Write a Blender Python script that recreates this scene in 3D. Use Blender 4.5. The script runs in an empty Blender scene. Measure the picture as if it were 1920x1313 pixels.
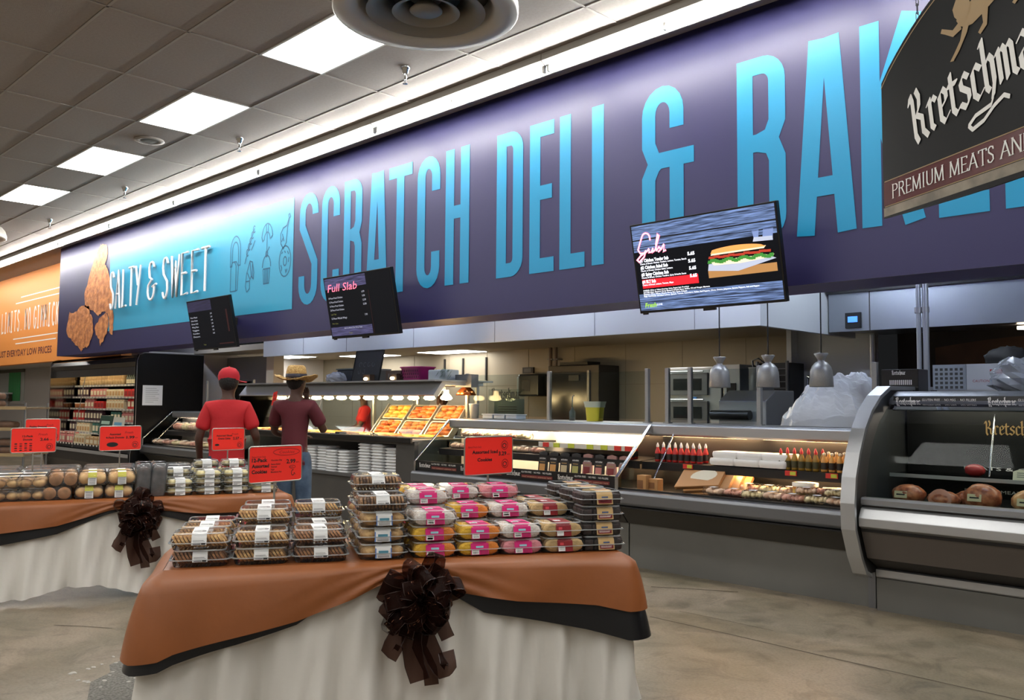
import bpy, bmesh, math, random
from mathutils import Vector as V, Matrix
random.seed(7)
SC = bpy.context.scene
COL = SC.collection
PI = math.pi
# ------------------------------------------------------------------ camera, world, exposure
cam_d = bpy.data.cameras.new('camera'); cam = bpy.data.objects.new('camera', cam_d); COL.objects.link(cam)
cam_d.sensor_width = 36; cam_d.lens = 30.75; cam_d.clip_start = .05; cam_d.clip_end = 120
cam.matrix_world = Matrix(((.7080, .0380, .7050, 0), (.7060, -.0490, -.7060, 0), (.0080, .9980, -.0610, 1.5), (0, 0, 0, 1)))
SC.camera = cam
SC.view_settings.view_transform = 'Standard'; SC.view_settings.look = 'None'
SC.view_settings.gamma = 1; SC.view_settings.use_curve_mapping = False
SC.view_settings.exposure = 0.0
SC.cycles.max_bounces = 10; SC.cycles.transparent_max_bounces = 24; SC.cycles.glossy_bounces = 3
SC.cycles.diffuse_bounces = 3; SC.cycles.transmission_bounces = 4
SC.cycles.caustics_reflective = False; SC.cycles.caustics_refractive = False; SC.cycles.sample_clamp_indirect = 3.0
W = bpy.data.worlds.new('world'); SC.world = W; W.use_nodes = True
W.node_tree.nodes['Background'].inputs[0].default_value = (.5, .52, .55, 1)
W.node_tree.nodes['Background'].inputs[1].default_value = .02
PANEL_E, TUBE_E, CASE_E, HOT_E, KIT_E = 12.0, 112.0, 50.0, 80.0, 15.0

# ------------------------------------------------------------------ materials
def lin(c):
    o = []
    for x in c[:3]:
        x = x / 255.
        o.append(x / 12.92 if x <= .04045 else ((x + .055) / 1.055) ** 2.4)
    return tuple(o) + (1,)
MATS = {}
def M(name, col=(128, 128, 128), rough=.5, metal=0., noise=None, bump=None, emit=0., spec=.5, col2=None, stretch=None, coat=0.):
    """principled material; noise=(scale, contrast) mixes col towards col2; bump=(scale, strength)"""
    if name in MATS: return MATS[name]
    m = bpy.data.materials.new(name); m.use_nodes = True; nt = m.node_tree; n = nt.nodes; l = nt.links
    b = n['Principled BSDF']; c = lin(col)
    b.inputs['Base Color'].default_value = c; b.inputs['Roughness'].default_value = rough
    b.inputs['Metallic'].default_value = metal; b.inputs['Specular IOR Level'].default_value = spec
    b.inputs['Coat Weight'].default_value = coat
    if emit: b.inputs['Emission Color'].default_value = c; b.inputs['Emission Strength'].default_value = emit
    if noise or bump:
        tc = n.new('ShaderNodeTexCoord'); mp = n.new('ShaderNodeMapping'); l.new(tc.outputs['Object'], mp.inputs[0])
        if stretch: mp.inputs['Scale'].default_value = stretch
    if noise:
        t = n.new('ShaderNodeTexNoise'); t.inputs['Scale'].default_value = noise[0]; t.inputs['Detail'].default_value = 4
        l.new(mp.outputs[0], t.inputs['Vector'])
        r = n.new('ShaderNodeValToRGB'); k = noise[1]
        r.color_ramp.elements[0].position = .35; r.color_ramp.elements[1].position = .68
        d = lin(col2) if col2 else tuple(x * (1 - k) for x in c[:3]) + (1,)
        r.color_ramp.elements[0].color = d; r.color_ramp.elements[1].color = c
        l.new(t.outputs['Fac'], r.inputs[0]); l.new(r.outputs[0], b.inputs['Base Color'])
        if emit: l.new(r.outputs[0], b.inputs['Emission Color'])
    if bump:
        t = n.new('ShaderNodeTexNoise'); t.inputs['Scale'].default_value = bump[0]; t.inputs['Detail'].default_value = 3
        l.new(mp.outputs[0], t.inputs['Vector'])
        p = n.new('ShaderNodeBump'); p.inputs['Strength'].default_value = bump[1]; p.inputs['Distance'].default_value = .02
        l.new(t.outputs['Fac'], p.inputs['Height']); l.new(p.outputs[0], b.inputs['Normal'])
    MATS[name] = m; return m
def clear(name, tint=(245, 248, 250), blend=.2, rough=.06, veil=0., veilcol=(230, 235, 240)):
    """thin clear sheet: see-through with a fresnel sheen, optionally a milky veil"""
    if name in MATS: return MATS[name]
    m = bpy.data.materials.new(name); m.use_nodes = True; nt = m.node_tree; n = nt.nodes; l = nt.links
    n.remove(n['Principled BSDF']); out = n['Material Output']
    t = n.new('ShaderNodeBsdfTransparent'); t.inputs[0].default_value = lin(tint)
    g = n.new('ShaderNodeBsdfGlossy'); g.inputs['Roughness'].default_value = rough
    lw = n.new('ShaderNodeLayerWeight'); lw.inputs[0].default_value = blend
    base = t
    if veil:
        d = n.new('ShaderNodeBsdfDiffuse'); d.inputs[0].default_value = lin(veilcol)
        mv = n.new('ShaderNodeMixShader'); mv.inputs[0].default_value = veil
        l.new(t.outputs[0], mv.inputs[1]); l.new(d.outputs[0], mv.inputs[2]); base = mv
    mx = n.new('ShaderNodeMixShader'); l.new(lw.outputs['Fresnel'], mx.inputs[0])
    l.new(base.outputs[0], mx.inputs[1]); l.new(g.outputs[0], mx.inputs[2]); l.new(mx.outputs[0], out.inputs[0])
    MATS[name] = m; return m
def glow(name, col, strength): return M(name, col, .6, emit=strength)

STEEL = M('stainless', (182, 184, 186), .33, .7, bump=(40, .05), stretch=(1, 1, 30))
STEELD = M('stainless_dark', (120, 122, 126), .36, .8, bump=(40, .05), stretch=(1, 1, 30))
CHROME = M('chrome', (205, 207, 210), .16, 1.)
ALU = M('brushed_aluminium', (172, 172, 168), .38, .45, noise=(60, .2), stretch=(1, 1, 12))
BLACK = M('black_paint', (14, 14, 16), .35)
BLACKM = M('black_matt', (12, 12, 13), .7)
CHAR = M('charcoal_panel', (70, 68, 66), .5, noise=(3, .15))
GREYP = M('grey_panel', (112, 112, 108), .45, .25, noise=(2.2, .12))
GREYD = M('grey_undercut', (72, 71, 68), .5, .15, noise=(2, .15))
WHITE = M('white_plastic', (228, 228, 226), .45)
PAPER = M('paper_white', (235, 236, 235), .6)
INK = M('black_ink', (16, 14, 14), .6)
INKW = M('white_ink', (236, 234, 230), .5)
RED = M('red_card', (250, 46, 32), .55)
REDINK = M('dark_red_ink', (150, 22, 24), .6)
MAROON = M('maroon_print', (110, 34, 36), .5)
GOLD = M('gold_print', (150, 122, 78), .45)
WIRE = M('wire_grey', (170, 168, 160), .3, .8)
PLASTIC = clear('clear_plastic', (255, 255, 255), .1, .06, .025)
PLRIM = clear('plastic_rim_highlight', (255, 255, 255), .2, .08, .38, (235, 240, 244))  # milky veil puts the packs' edge highlights into the plastic colour
GLASS = clear('clear_glass', (236, 242, 242), .12, .02)
GLASSD = clear('tinted_glass', (205, 214, 216), .2, .02)
ORANGE = M('orange_plastic_cloth', (148, 86, 43), .42, noise=(5, .12), bump=(9, .12))
BLACKC = M('black_plastic_cloth', (18, 18, 20), .3, bump=(9, .12))
WHITEC = M('white_plastic_cloth', (226, 223, 216), .42, bump=(5, .3))

# ------------------------------------------------------------------ mesh building
class Fr:
    """a plane frame: (a, b, c) -> o + a u + b v + c n"""
    def __init__(s, o, u, v):
        s.o = V(o); s.u = V(u).normalized(); s.v = V(v).normalized(); s.n = s.u.cross(s.v).normalized()
    def __call__(s, a, b, c=0): return s.o + s.u * a + s.v * b + s.n * c
FX = Fr((0, 0, 0), (0, 1, 0), (0, 0, 1))      # a=y, b=z, c=x : profiles extruded along x
FXY = Fr((0, 0, 0), (1, 0, 0), (0, 1, 0))     # a=x, b=y, c=z
def wallfr(x, y, z): return Fr((x, y, z), (1, 0, 0), (0, 0, 1))   # upright plane facing -y
_T = {}
def text_geo(s, bold=0.):
    k = (s, bold)
    if k not in _T:
        cu = bpy.data.curves.new('t', 'FONT'); cu.body = s; cu.size = 1; cu.resolution_u = 2; cu.fill_mode = 'FRONT'; cu.offset = bold
        o = bpy.data.objects.new('t', cu); COL.objects.link(o)
        dg = bpy.context.evaluated_depsgraph_get(); me = o.evaluated_get(dg).to_mesh()
        vs = [tuple(v.co) for v in me.vertices]; fs = [tuple(p.vertices) for p in me.polygons]
        o.evaluated_get(dg).to_mesh_clear(); bpy.data.objects.remove(o); bpy.data.curves.remove(cu)
        x = [v[0] for v in vs] or [0]; _T[k] = (vs, fs, min(x), max(x))
    return _T[k]
def hull(ps):
    ps = sorted(set((round(p[0], 6), round(p[1], 6)) for p in ps))
    def half(q):
        h = []
        for p in q:
            while len(h) > 1 and (h[-1][0] - h[-2][0]) * (p[1] - h[-2][1]) - (h[-1][1] - h[-2][1]) * (p[0] - h[-2][0]) <= 0: h.pop()
            h.append(p)
        return h
    a = half(ps); b = half(ps[::-1]); return a[:-1] + b[:-1]
class MB:
    def __init__(s): s.v = []; s.f = []; s.m = []; s.s = []; s.k = 0
    def add(s, vs, fs, m=0, sm=False):
        n = len(s.v); s.v += [tuple(v) for v in vs]
        for f in fs: s.f.append(tuple(i + n for i in f)); s.m.append(m); s.s.append(sm)
        return s
    def box(s, x0, y0, z0, x1, y1, z1, m=0):
        return s.add([(x0, y0, z0), (x1, y0, z0), (x1, y1, z0), (x0, y1, z0), (x0, y0, z1), (x1, y0, z1), (x1, y1, z1), (x0, y1, z1)],
                     [(3, 2, 1, 0), (4, 5, 6, 7), (0, 1, 5, 4), (1, 2, 6, 5), (2, 3, 7, 6), (3, 0, 4, 7)], m)
    def cbox(s, c, d, m=0, fr=None):
        x, y, z = c; a, b, h = d[0] / 2, d[1] / 2, d[2] / 2
        if not fr: return s.box(x - a, y - b, z - h, x + a, y + b, z + h, m)
        n = len(s.v); s.box(x - a, y - b, z - h, x + a, y + b, z + h, m)
        for i in range(n, len(s.v)): s.v[i] = tuple(fr(*s.v[i]))
        return s
    def prism(s, poly, fr, d0, d1, m=0, caps=True):
        n = len(poly); vs = [fr(a, b, d0) for a, b in poly] + [fr(a, b, d1) for a, b in poly]
        fs = [(i, (i + 1) % n, n + (i + 1) % n, n + i) for i in range(n)]
        if caps: fs += [tuple(range(n))[::-1], tuple(range(n, 2 * n))]
        return s.add(vs, fs, m)
    def shell(s, pts, fr, d0, d1, th, m=0):
        """open profile given thickness th, extruded"""
        q = offset(pts, th); return s.prism(list(pts) + q[::-1], fr, d0, d1, m)
    def face(s, pts, m=0): return s.add(pts, [tuple(range(len(pts)))], m)
    def quad(s, fr, a0, b0, a1, b1, c=0, m=0): return s.face([fr(a0, b0, c), fr(a1, b0, c), fr(a1, b1, c), fr(a0, b1, c)], m)
    def slab(s, fr, a0, b0, a1, b1, c0, c1, m=0): return s.prism([(a0, b0), (a1, b0), (a1, b1), (a0, b1)], fr, c0, c1, m)
    def poly(s, fr, pts, c=0, m=0): return s.face([fr(a, b, c) for a, b in pts], m)
    def cyl(s, p0, p1, r0, r1=None, n=12, m=0, caps=True, sm=True):
        p0 = V(p0); p1 = V(p1); r1 = r0 if r1 is None else r1
        d = (p1 - p0).normalized(); a = d.orthogonal().normalized(); b = d.cross(a)
        vs = [p + (a * math.cos(2 * PI * i / n) + b * math.sin(2 * PI * i / n)) * r for p, r in ((p0, r0), (p1, r1)) for i in range(n)]
        s.add(vs, [(i, (i + 1) % n, n + (i + 1) % n, n + i) for i in range(n)], m, sm)
        if caps: s.add(vs, [tuple(range(n))[::-1], tuple(range(n, 2 * n))], m)
        return s
    def tube(s, pts, r, n=8, m=0, caps=True, sm=True):
        pts = [V(p) for p in pts]; k = len(pts); rs = r if isinstance(r, (list, tuple)) else [r] * k
        t = [(pts[min(i + 1, k - 1)] - pts[max(i - 1, 0)]).normalized() for i in range(k)]
        a = t[0].orthogonal().normalized(); vs = []
        for i in range(k):
            a = (a - t[i] * a.dot(t[i])).normalized(); b = t[i].cross(a)
            vs += [pts[i] + (a * math.cos(2 * PI * j / n) + b * math.sin(2 * PI * j / n)) * rs[i] for j in range(n)]
        fs = [(i * n + j, i * n + (j + 1) % n, (i + 1) * n + (j + 1) % n, (i + 1) * n + j) for i in range(k - 1) for j in range(n)]
        s.add(vs, fs, m, sm)
        if caps: s.add(vs, [tuple(range(n))[::-1], tuple(range((k - 1) * n, k * n))], m)
        return s
    def lathe(s, prof, o=(0, 0, 0), n=24, m=0, sx=1., sy=1., sm=True):
        o = V(o); k = len(prof)
        vs = [o + V((r * sx * math.cos(2 * PI * j / n), r * sy * math.sin(2 * PI * j / n), z)) for r, z in prof for j in range(n)]
        return s.add(vs, [(i * n + j, i * n + (j + 1) % n, (i + 1) * n + (j + 1) % n, (i + 1) * n + j) for i in range(k - 1) for j in range(n)], m, sm)
    def rings(s, rings, m=0, sm=False, cap0=False, cap1=False):
        n = len(rings[0]); k = len(rings); vs = [p for r in rings for p in r]
        fs = [(i * n + j, i * n + (j + 1) % n, (i + 1) * n + (j + 1) % n, (i + 1) * n + j) for i in range(k - 1) for j in range(n)]
        s.add(vs, fs, m, sm)
        if cap0: s.add(rings[0], [tuple(range(n))[::-1]], m)
        if cap1: s.add(rings[-1], [tuple(range(n))], m)
        return s
    def grid(s, fn, nu, nv, m=0, sm=True):
        vs = [fn(i / nu, j / nv) for j in range(nv + 1) for i in range(nu + 1)]
        return s.add(vs, [(j * (nu + 1) + i, j * (nu + 1) + i + 1, (j + 1) * (nu + 1) + i + 1, (j + 1) * (nu + 1) + i) for j in range(nv) for i in range(nu)], m, sm)
    def blob(s, c, r, n=10, k=7, m=0, wob=0., seed=0, sm=True, zmin=None):
        rd = random.Random(seed); vs = []
        for i in range(k + 1):
            ph = PI * i / k
            for j in range(n):
                th = 2 * PI * j / n; w = 1 + (rd.random() - .5) * wob * (0 < i < k)
                z = c[2] + r[2] * math.cos(ph) * w
                vs.append((c[0] + r[0] * math.sin(ph) * math.cos(th) * w, c[1] + r[1] * math.sin(ph) * math.sin(th) * w, z if zmin is None else max(z, zmin)))
        return s.add(vs, [(i * n + j, (i + 1) * n + j, (i + 1) * n + (j + 1) % n, i * n + (j + 1) % n) for i in range(k) for j in range(n)], m, sm)
    def text(s, fr, txt, x, y, size, c=0, m=0, sx=1., w=None, align='l', bold=0., shear=0.):
        vs, fs, x0, x1 = text_geo(txt, bold); L = (x1 - x0) or 1
        if w: sx = w / (L * size)
        off = {'l': 0, 'c': -L * size * sx / 2, 'r': -L * size * sx}[align]
        return s.add([fr(x + off + ((p[0] - x0) + shear * p[1]) * size * sx, y + p[1] * size, c) for p in vs], fs, m)
    def stroke(s, fr, pts, w, c=0, m=0, closed=False, d=0.):
        """mitred ribbon in a plane; d>0 gives it depth"""
        if closed: pts = list(pts) + [pts[0], pts[1]]
        L = offset(pts, w / 2); R = offset(pts, -w / 2); s.k += 1; c += (s.k % 12) * 2e-4
        for i in range(len(pts) - 1):
            q = [L[i], R[i], R[i + 1], L[i + 1]]
            if d: s.prism(q, fr, c, c + d, m)
            else: s.poly(fr, q, c, m)
        return s
    def nib(s, fr, pts, w, ang=40, thin=.03, c=0, m=0):
        n = (math.cos(math.radians(ang)) * w / 2, math.sin(math.radians(ang)) * w / 2); k = (-n[1] * thin * 2 / w, n[0] * thin * 2 / w)
        for p, q in zip(pts, pts[1:]):
            h = hull([(e[0] + a * n[0] + b * k[0], e[1] + a * n[1] + b * k[1]) for e in (p, q) for a in (1, -1) for b in (1, -1)])
            s.k += 1; s.poly(fr, h, c + (s.k % 9) * 1e-4, m)
        return s
    def build(s, name, mats, parent=None, kind=None, label=None, bevel=0., smooth=None, local=False):
        me = bpy.data.meshes.new(name); me.from_pydata(s.v, [], s.f)
        for mt in (mats if isinstance(mats, (list, tuple)) else [mats]): me.materials.append(mt)
        me.polygons.foreach_set('material_index', s.m); me.polygons.foreach_set('use_smooth', [x if smooth is None else smooth for x in s.s])
        if parent is not None and not local:
            o = V((0, 0, 0)); p = parent
            while p: o += p.location; p = p.parent
            me.transform(Matrix.Translation(-o))
        if bevel:
            bm = bmesh.new(); bm.from_mesh(me)
            bmesh.ops.bevel(bm, geom=list(bm.edges), offset=bevel, segments=2, affect='EDGES', profile=.5, clamp_overlap=True)
            bm.to_mesh(me); bm.free()
        me.update(); ob = bpy.data.objects.new(name, me); COL.objects.link(ob)
        if parent is not None: ob.parent = parent
        if kind: ob['kind'] = kind
        if label: ob['label'] = label
        return ob
def offset(pts, d):
    out = []; n = len(pts)
    for i in range(n):
        a = pts[max(i - 1, 0)]; b = pts[i]; c = pts[min(i + 1, n - 1)]
        d1 = V((b[0] - a[0], b[1] - a[1])); d2 = V((c[0] - b[0], c[1] - b[1]))
        if d1.length < 1e-9: d1 = d2
        if d2.length < 1e-9: d2 = d1
        d1.normalize(); d2.normalize(); n1 = V((-d1.y, d1.x)); n2 = V((-d2.y, d2.x)); mm = n1 + n2
        k = mm.dot(n1)
        mm = mm / k if k > .35 else n1
        out.append((b[0] + mm.x * d, b[1] + mm.y * d))
    return out
def arc(cx, cy, r, a0, a1, n=8, ry=None):
    ry = r if ry is None else ry
    return [(cx + r * math.cos(math.radians(a0 + (a1 - a0) * i / n)), cy + ry * math.sin(math.radians(a0 + (a1 - a0) * i / n))) for i in range(n + 1)]
def rrect(w, h, r, n=4, cx=0, cy=0):
    a, b = w / 2 - r, h / 2 - r
    return arc(cx + a, cy - b, r, -90, 0, n) + arc(cx + a, cy + b, r, 0, 90, n) + arc(cx - a, cy + b, r, 90, 180, n) + arc(cx - a, cy - b, r, 180, 270, n)
def tag(o, label, cat, group=None):
    o['label'] = label; o['category'] = cat
    if group: o['group'] = group
    return o
def T(name, label, cat, loc=(0, 0, 0), rz=0., group=None):
    o = bpy.data.objects.new(name, None); COL.objects.link(o); o.location = loc; o.rotation_euler = (0, 0, rz); o.empty_display_size = .05
    return tag(o, label, cat, group)
def dup(root, loc, rz=0., label=None, group=None, skip=()):
    r = root.copy(); COL.objects.link(r); r.location = loc; r.rotation_euler = (0, 0, rz)
    if label: r['label'] = label
    if group: r['group'] = group
    for ch in list(root.children):
        c = ch.copy(); COL.objects.link(c); c.parent = r
        for g in list(ch.children):
            d = g.copy(); COL.objects.link(d); d.parent = c
    return r
def ordw(n):
    lo = ['first', 'second', 'third', 'fourth', 'fifth', 'sixth', 'seventh', 'eighth', 'ninth', 'tenth', 'eleventh', 'twelfth', 'thirteenth', 'fourteenth', 'fifteenth', 'sixteenth', 'seventeenth', 'eighteenth', 'nineteenth']
    if n <= 19: return lo[n - 1]
    return ['twentieth', 'thirtieth', 'fortieth'][n // 10 - 2] if n % 10 == 0 else ['twenty', 'thirty', 'forty'][n // 10 - 2] + '-' + lo[n % 10 - 1]
class Proto:
    """first placement moves the prototype itself, later ones copy it"""
    def __init__(s, root): s.r = root; s.used = False
    def __call__(s, loc, rz=0., label=None, group=None):
        if not s.used:
            s.used = True; s.r.location = loc; s.r.rotation_euler = (0, 0, rz)
            if label: s.r['label'] = label
            if group: s.r['group'] = group
            return s.r
        return dup(s.r, loc, rz, label, group)

# ------------------------------------------------------------------ lettering
BL = {  # broad-nib blackletter skeletons on an x-height of 1
 'K': (.92, [[(.12, 1.55), (.2, 1.3), (.2, .15), (.32, -.1)], [(.02, 1.3), (.12, 1.55)], [(.34, .8), (.52, 1.02), (.56, 1.35), (.44, 1.62)], [(.34, .8), (.62, .62), (.62, .15), (.82, -.08)]]),
 'r': (.52, [[(.02, .88), (.14, 1.), (.14, .12), (.26, 0)], [(.14, .8), (.32, 1.), (.46, .86)]]),
 'e': (.56, [[(.12, .88), (.12, .14), (.28, -.02), (.5, .16)], [(.12, .88), (.3, 1.04), (.44, .88), (.44, .66), (.14, .46)]]),
 't': (.5, [[(.16, 1.3), (.16, .14), (.3, -.02), (.46, .12)], [(.0, .96), (.42, .96)]]),
 's': (.54, [[(.46, .86), (.28, 1.02), (.1, .84), (.12, .64), (.42, .4), (.42, .18), (.24, -.02), (.02, .14)]]),
 'c': (.52, [[(.48, .84), (.28, 1.02), (.12, .86), (.12, .14), (.28, -.02), (.48, .14)]]),
 'h': (.62, [[(.04, 1.5), (.14, 1.62), (.14, .12), (.24, 0)], [(.14, .78), (.36, 1.02), (.48, .86), (.48, .2), (.34, -.22)]]),
 'm': (.86, [[(.02, .9), (.12, 1.), (.12, .04)], [(.12, .82), (.3, 1.02), (.4, .88), (.4, .04)], [(.4, .82), (.58, 1.02), (.68, .88), (.68, .12), (.8, 0)]]),
 'a': (.6, [[(.08, .86), (.26, 1.02), (.42, .88), (.42, .12), (.54, 0)], [(.42, .62), (.12, .42), (.12, .12), (.24, -.02), (.42, .16)]]),
}
def blackletter(mb, fr, word, x, y, xh, m=0, c=0, w=None, swash=True, ang=42, nibw=.19):
    tot = sum(BL[k][0] for k in word); sx = (w / (tot * xh)) if w else 1.
    px = 0; hx = 0
    for k in word:
        a, st = BL[k]
        if k == 'h': hx = px
        for p in st: mb.nib(fr, [(x + (px + q[0]) * xh * sx, y + q[1] * xh) for q in p], nibw * xh, ang, .022 * xh, c, m)
        px += a
    if swash:
        q = [(hx + .34, -.22), (hx + .2, -.42), (hx - .5, -.45), (hx - .85, -.62), (hx - .7, -.8), (hx - .2, -.74), (hx + .3, -.5), (hx + .75, -.38), (hx + .95, -.52)]
        mb.nib(fr, [(x + a * xh * sx, y + b * xh) for a, b in q], .12 * xh, 70, .02 * xh, c, m)
SER = {  # roman capitals: strokes (thick verticals and thin horizontals come from the nib)
 'P': (.62, [[(.12, 0), (.12, 1)], [(.12, .97), (.4, .97), (.54, .86), (.54, .64), (.4, .52), (.12, .52)]]),
 'R': (.7, [[(.12, 0), (.12, 1)], [(.12, .97), (.4, .97), (.52, .86), (.52, .64), (.4, .53), (.12, .53)], [(.36, .52), (.62, 0)]]),
 'E': (.6, [[(.12, 0), (.12, 1)], [(.12, .98), (.5, .98), (.5, .86)], [(.12, .5), (.42, .5)], [(.12, .02), (.52, .02), (.54, .16)]]),
 'M': (.92, [[(.12, 0), (.14, 1)], [(.14, .98), (.44, .05)], [(.44, .05), (.74, .98)], [(.74, 1), (.78, 0)]]),
 'I': (.32, [[(.16, 0), (.16, 1)]]),
 'U': (.74, [[(.14, 1), (.14, .25), (.24, .05), (.42, .02), (.56, .1), (.62, .3), (.62, 1)]]),
 'A': (.76, [[(.06, 0), (.38, 1)], [(.38, 1), (.68, 0)], [(.2, .36), (.56, .36)]]),
 'T': (.66, [[(.33, 0), (.33, 1)], [(.04, .84), (.05, .98), (.61, .98), (.62, .84)]]),
 'S': (.54, [[(.44, .8), (.4, .95), (.22, 1.), (.1, .86), (.12, .66), (.42, .4), (.44, .16), (.28, 0), (.1, .06), (.06, .22)]]),
 'N': (.8, [[(.12, 0), (.12, 1)], [(.12, 1), (.66, 0)], [(.66, 0), (.66, 1)]]),
 'D': (.76, [[(.12, 0), (.12, 1)], [(.12, .98), (.4, .97), (.62, .75), (.62, .27), (.4, .03), (.12, .02)]]),
 'C': (.7, [[(.62, .8), (.54, .94), (.36, 1.), (.14, .8), (.1, .5), (.16, .18), (.38, 0), (.56, .06), (.64, .2)]]),
 'H': (.8, [[(.12, 0), (.12, 1)], [(.66, 0), (.66, 1)], [(.12, .52), (.66, .52)]]), ' ': (.36, []),
}
def roman(mb, fr, txt, x, y, h, m=0, c=0, w=None):
    tot = sum(SER[k][0] for k in txt); sx = (w / (tot * h)) if w else 1.; px = 0
    for k in txt:
        a, st = SER[k]
        for p in st:
            mb.nib(fr, [(x + (px + q[0]) * h * sx, y + q[1] * h) for q in p], .11 * h, 8, .018 * h, c, m)
            for q in (p[0], p[-1]):
                if q[1] in (0, 1) and k not in 'SCU': mb.nib(fr, [(x + (px + q[0] - .09) * h * sx, y + q[1] * h), (x + (px + q[0] + .09) * h * sx, y + q[1] * h)], .03 * h, 90, .01 * h, c, m)
        px += a
def condensed(ch, Wd, H, t):
    """centre lines of a tall rounded condensed capital"""
    L, R = t / 2, Wd - t / 2; B, U = t / 2, H - t / 2; r = (R - L) / 2; c = Wd / 2; ry = r * 1.25
    top = arc(c, H - t / 2 - ry, r, 0, 180, 10, ry); bot = arc(c, B + ry, r, 180, 360, 10, ry)
    if ch == 'S': return [[(R, .8 * H)] + top + [(L, .70 * H), (R, .37 * H)] + bot[::-1] + [(L, .26 * H)]]
    if ch == 'C': return [[(R, .73 * H)] + top + bot + [(R, .27 * H)]]
    if ch == 'H': return [[(L, 0), (L, H)], [(R, 0), (R, H)], [(L, .53 * H), (R, .53 * H)]]
    if ch == 'I': return [[(c, 0), (c, H)]]
    if ch == 'L': return [[(L, H), (L, 0)], [(0, B), (Wd, B)]]
    if ch == 'T': return [[(c, 0), (c, H)], [(0, U), (Wd, U)]]
    if ch == 'E': return [[(L, 0), (L, H)], [(0, U), (Wd, U)], [(0, B), (Wd, B)], [(L, .53 * H), (Wd * .92, .53 * H)]]
    q = arc(R - r * .9, U - r, r * .9, 90, 0, 6, r)
    if ch == 'D': return [[(L, 0), (L, H)], [(0, U)] + q + arc(R - r * .9, B + r, r * .9, 0, -90, 6, r) + [(0, B)]]
    if ch in 'RB':
        up = [[(L, 0), (L, H)], [(0, U)] + q + [(R, .64 * H), (R - .12 * Wd, .56 * H), (R - .4 * Wd, .535 * H), (L, .535 * H)]]
        if ch == 'R': return up + [[(R - .4 * Wd, .535 * H), (R - .1 * Wd, .51 * H), (R, .44 * H), (R, 0)]]
        return up + [[(R - .4 * Wd, .535 * H), (R - .1 * Wd, .51 * H), (R, .44 * H)] + arc(R - r * .9, B + r, r * .9, 0, -90, 6, r) + [(0, B)]]
    if ch == 'A': return [[(L, 0), (c - t * .34, H)], [(R, 0), (c + t * .34, H)], [(L + .08 * Wd, .24 * H), (R - .08 * Wd, .24 * H)]]
    if ch == 'K': return [[(L, 0), (L, H)], [(R, H), (L + .1 * Wd, .5 * H)], [(L + .18 * Wd, .6 * H), (R, 0)]]
    if ch == 'Y': return [[(L, H), (c, .45 * H)], [(R, H), (c, .45 * H)], [(c, .5 * H), (c, 0)]]
    if ch == '&':
        R2 = R * .78; r2 = (R2 - L) / 2; c2 = (L + R2) / 2; y2 = r2 * 1.2
        return [[(R2, .74 * H)] + arc(c2, U - y2, r2, 0, 180, 10, y2) + [(L, .66 * H), (L + .1 * Wd, .575 * H), (Wd * .3, .56 * H)],
                [(Wd * .2, .56 * H), (Wd, .56 * H)], [(Wd * .3, .55 * H), (L + .1 * Wd, .53 * H), (L, .46 * H)] + arc(c2, B + y2, r2, 180, 360, 10, y2) + [(R2, .56 * H)]]
    return []
# ================================================================== the room
def floor_mat():
    m = bpy.data.materials.new('polished_concrete'); m.use_nodes = True; nt = m.node_tree; n = nt.nodes; l = nt.links; b = n['Principled BSDF']
    tc = n.new('ShaderNodeTexCoord')
    def tex(sc, det=6, rough=.6, dist=0.):
        t = n.new('ShaderNodeTexNoise'); t.inputs['Scale'].default_value = sc; t.inputs['Detail'].default_value = det
        t.inputs['Roughness'].default_value = rough; t.inputs['Distortion'].default_value = dist; l.new(tc.outputs['Object'], t.inputs['Vector']); return t
    def ramp(src, stops):
        r = n.new('ShaderNodeValToRGB'); e = r.color_ramp.elements
        e[0].position, e[0].color = stops[0][0], lin(stops[0][1]); e[1].position, e[1].color = stops[-1][0], lin(stops[-1][1])
        for p, c in stops[1:-1]:
            q = e.new(p); q.color = lin(c)
        l.new(src, r.inputs[0]); return r
    a = ramp(tex(.8, 5, .62, .6).outputs['Fac'], [(.3, (103, 96, 79)), (.47, (124, 113, 95)), (.6, (144, 130, 113)), (.75, (128, 121, 106))])
    s = ramp(tex(3.4, 8, .7, 1.2).outputs['Fac'], [(.36, (112, 106, 94)), (.5, (255, 255, 255))])
    mx = n.new('ShaderNodeMixRGB'); mx.blend_type = 'MULTIPLY'; mx.inputs[0].default_value = .45; l.new(a.outputs[0], mx.inputs[1]); l.new(s.outputs[0], mx.inputs[2])
    sp = ramp(tex(60, 2).outputs['Fac'], [(.35, (190, 186, 178)), (.6, (255, 255, 255))])
    m2 = n.new('ShaderNodeMixRGB'); m2.blend_type = 'MULTIPLY'; m2.inputs[0].default_value = .5; l.new(mx.outputs[0], m2.inputs[1]); l.new(sp.outputs[0], m2.inputs[2])
    l.new(m2.outputs[0], b.inputs['Base Color'])
    rr = n.new('ShaderNodeMapRange'); rr.inputs['To Min'].default_value = .24; rr.inputs['To Max'].default_value = .5
    l.new(tex(2.2, 4).outputs['Fac'], rr.inputs['Value']); l.new(rr.outputs[0], b.inputs['Roughness'])
    return m
fl = MB().box(-30, -9, -.1, 6, 13, 0).build('floor', floor_mat(), kind='structure')
JOINT = M('joint_filler', (78, 68, 56), .7); PATCHM = M('patch_concrete', (120, 118, 110), .7, noise=(70, .5), col2=(70, 66, 58), bump=(60, .3))
mb = MB()
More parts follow.
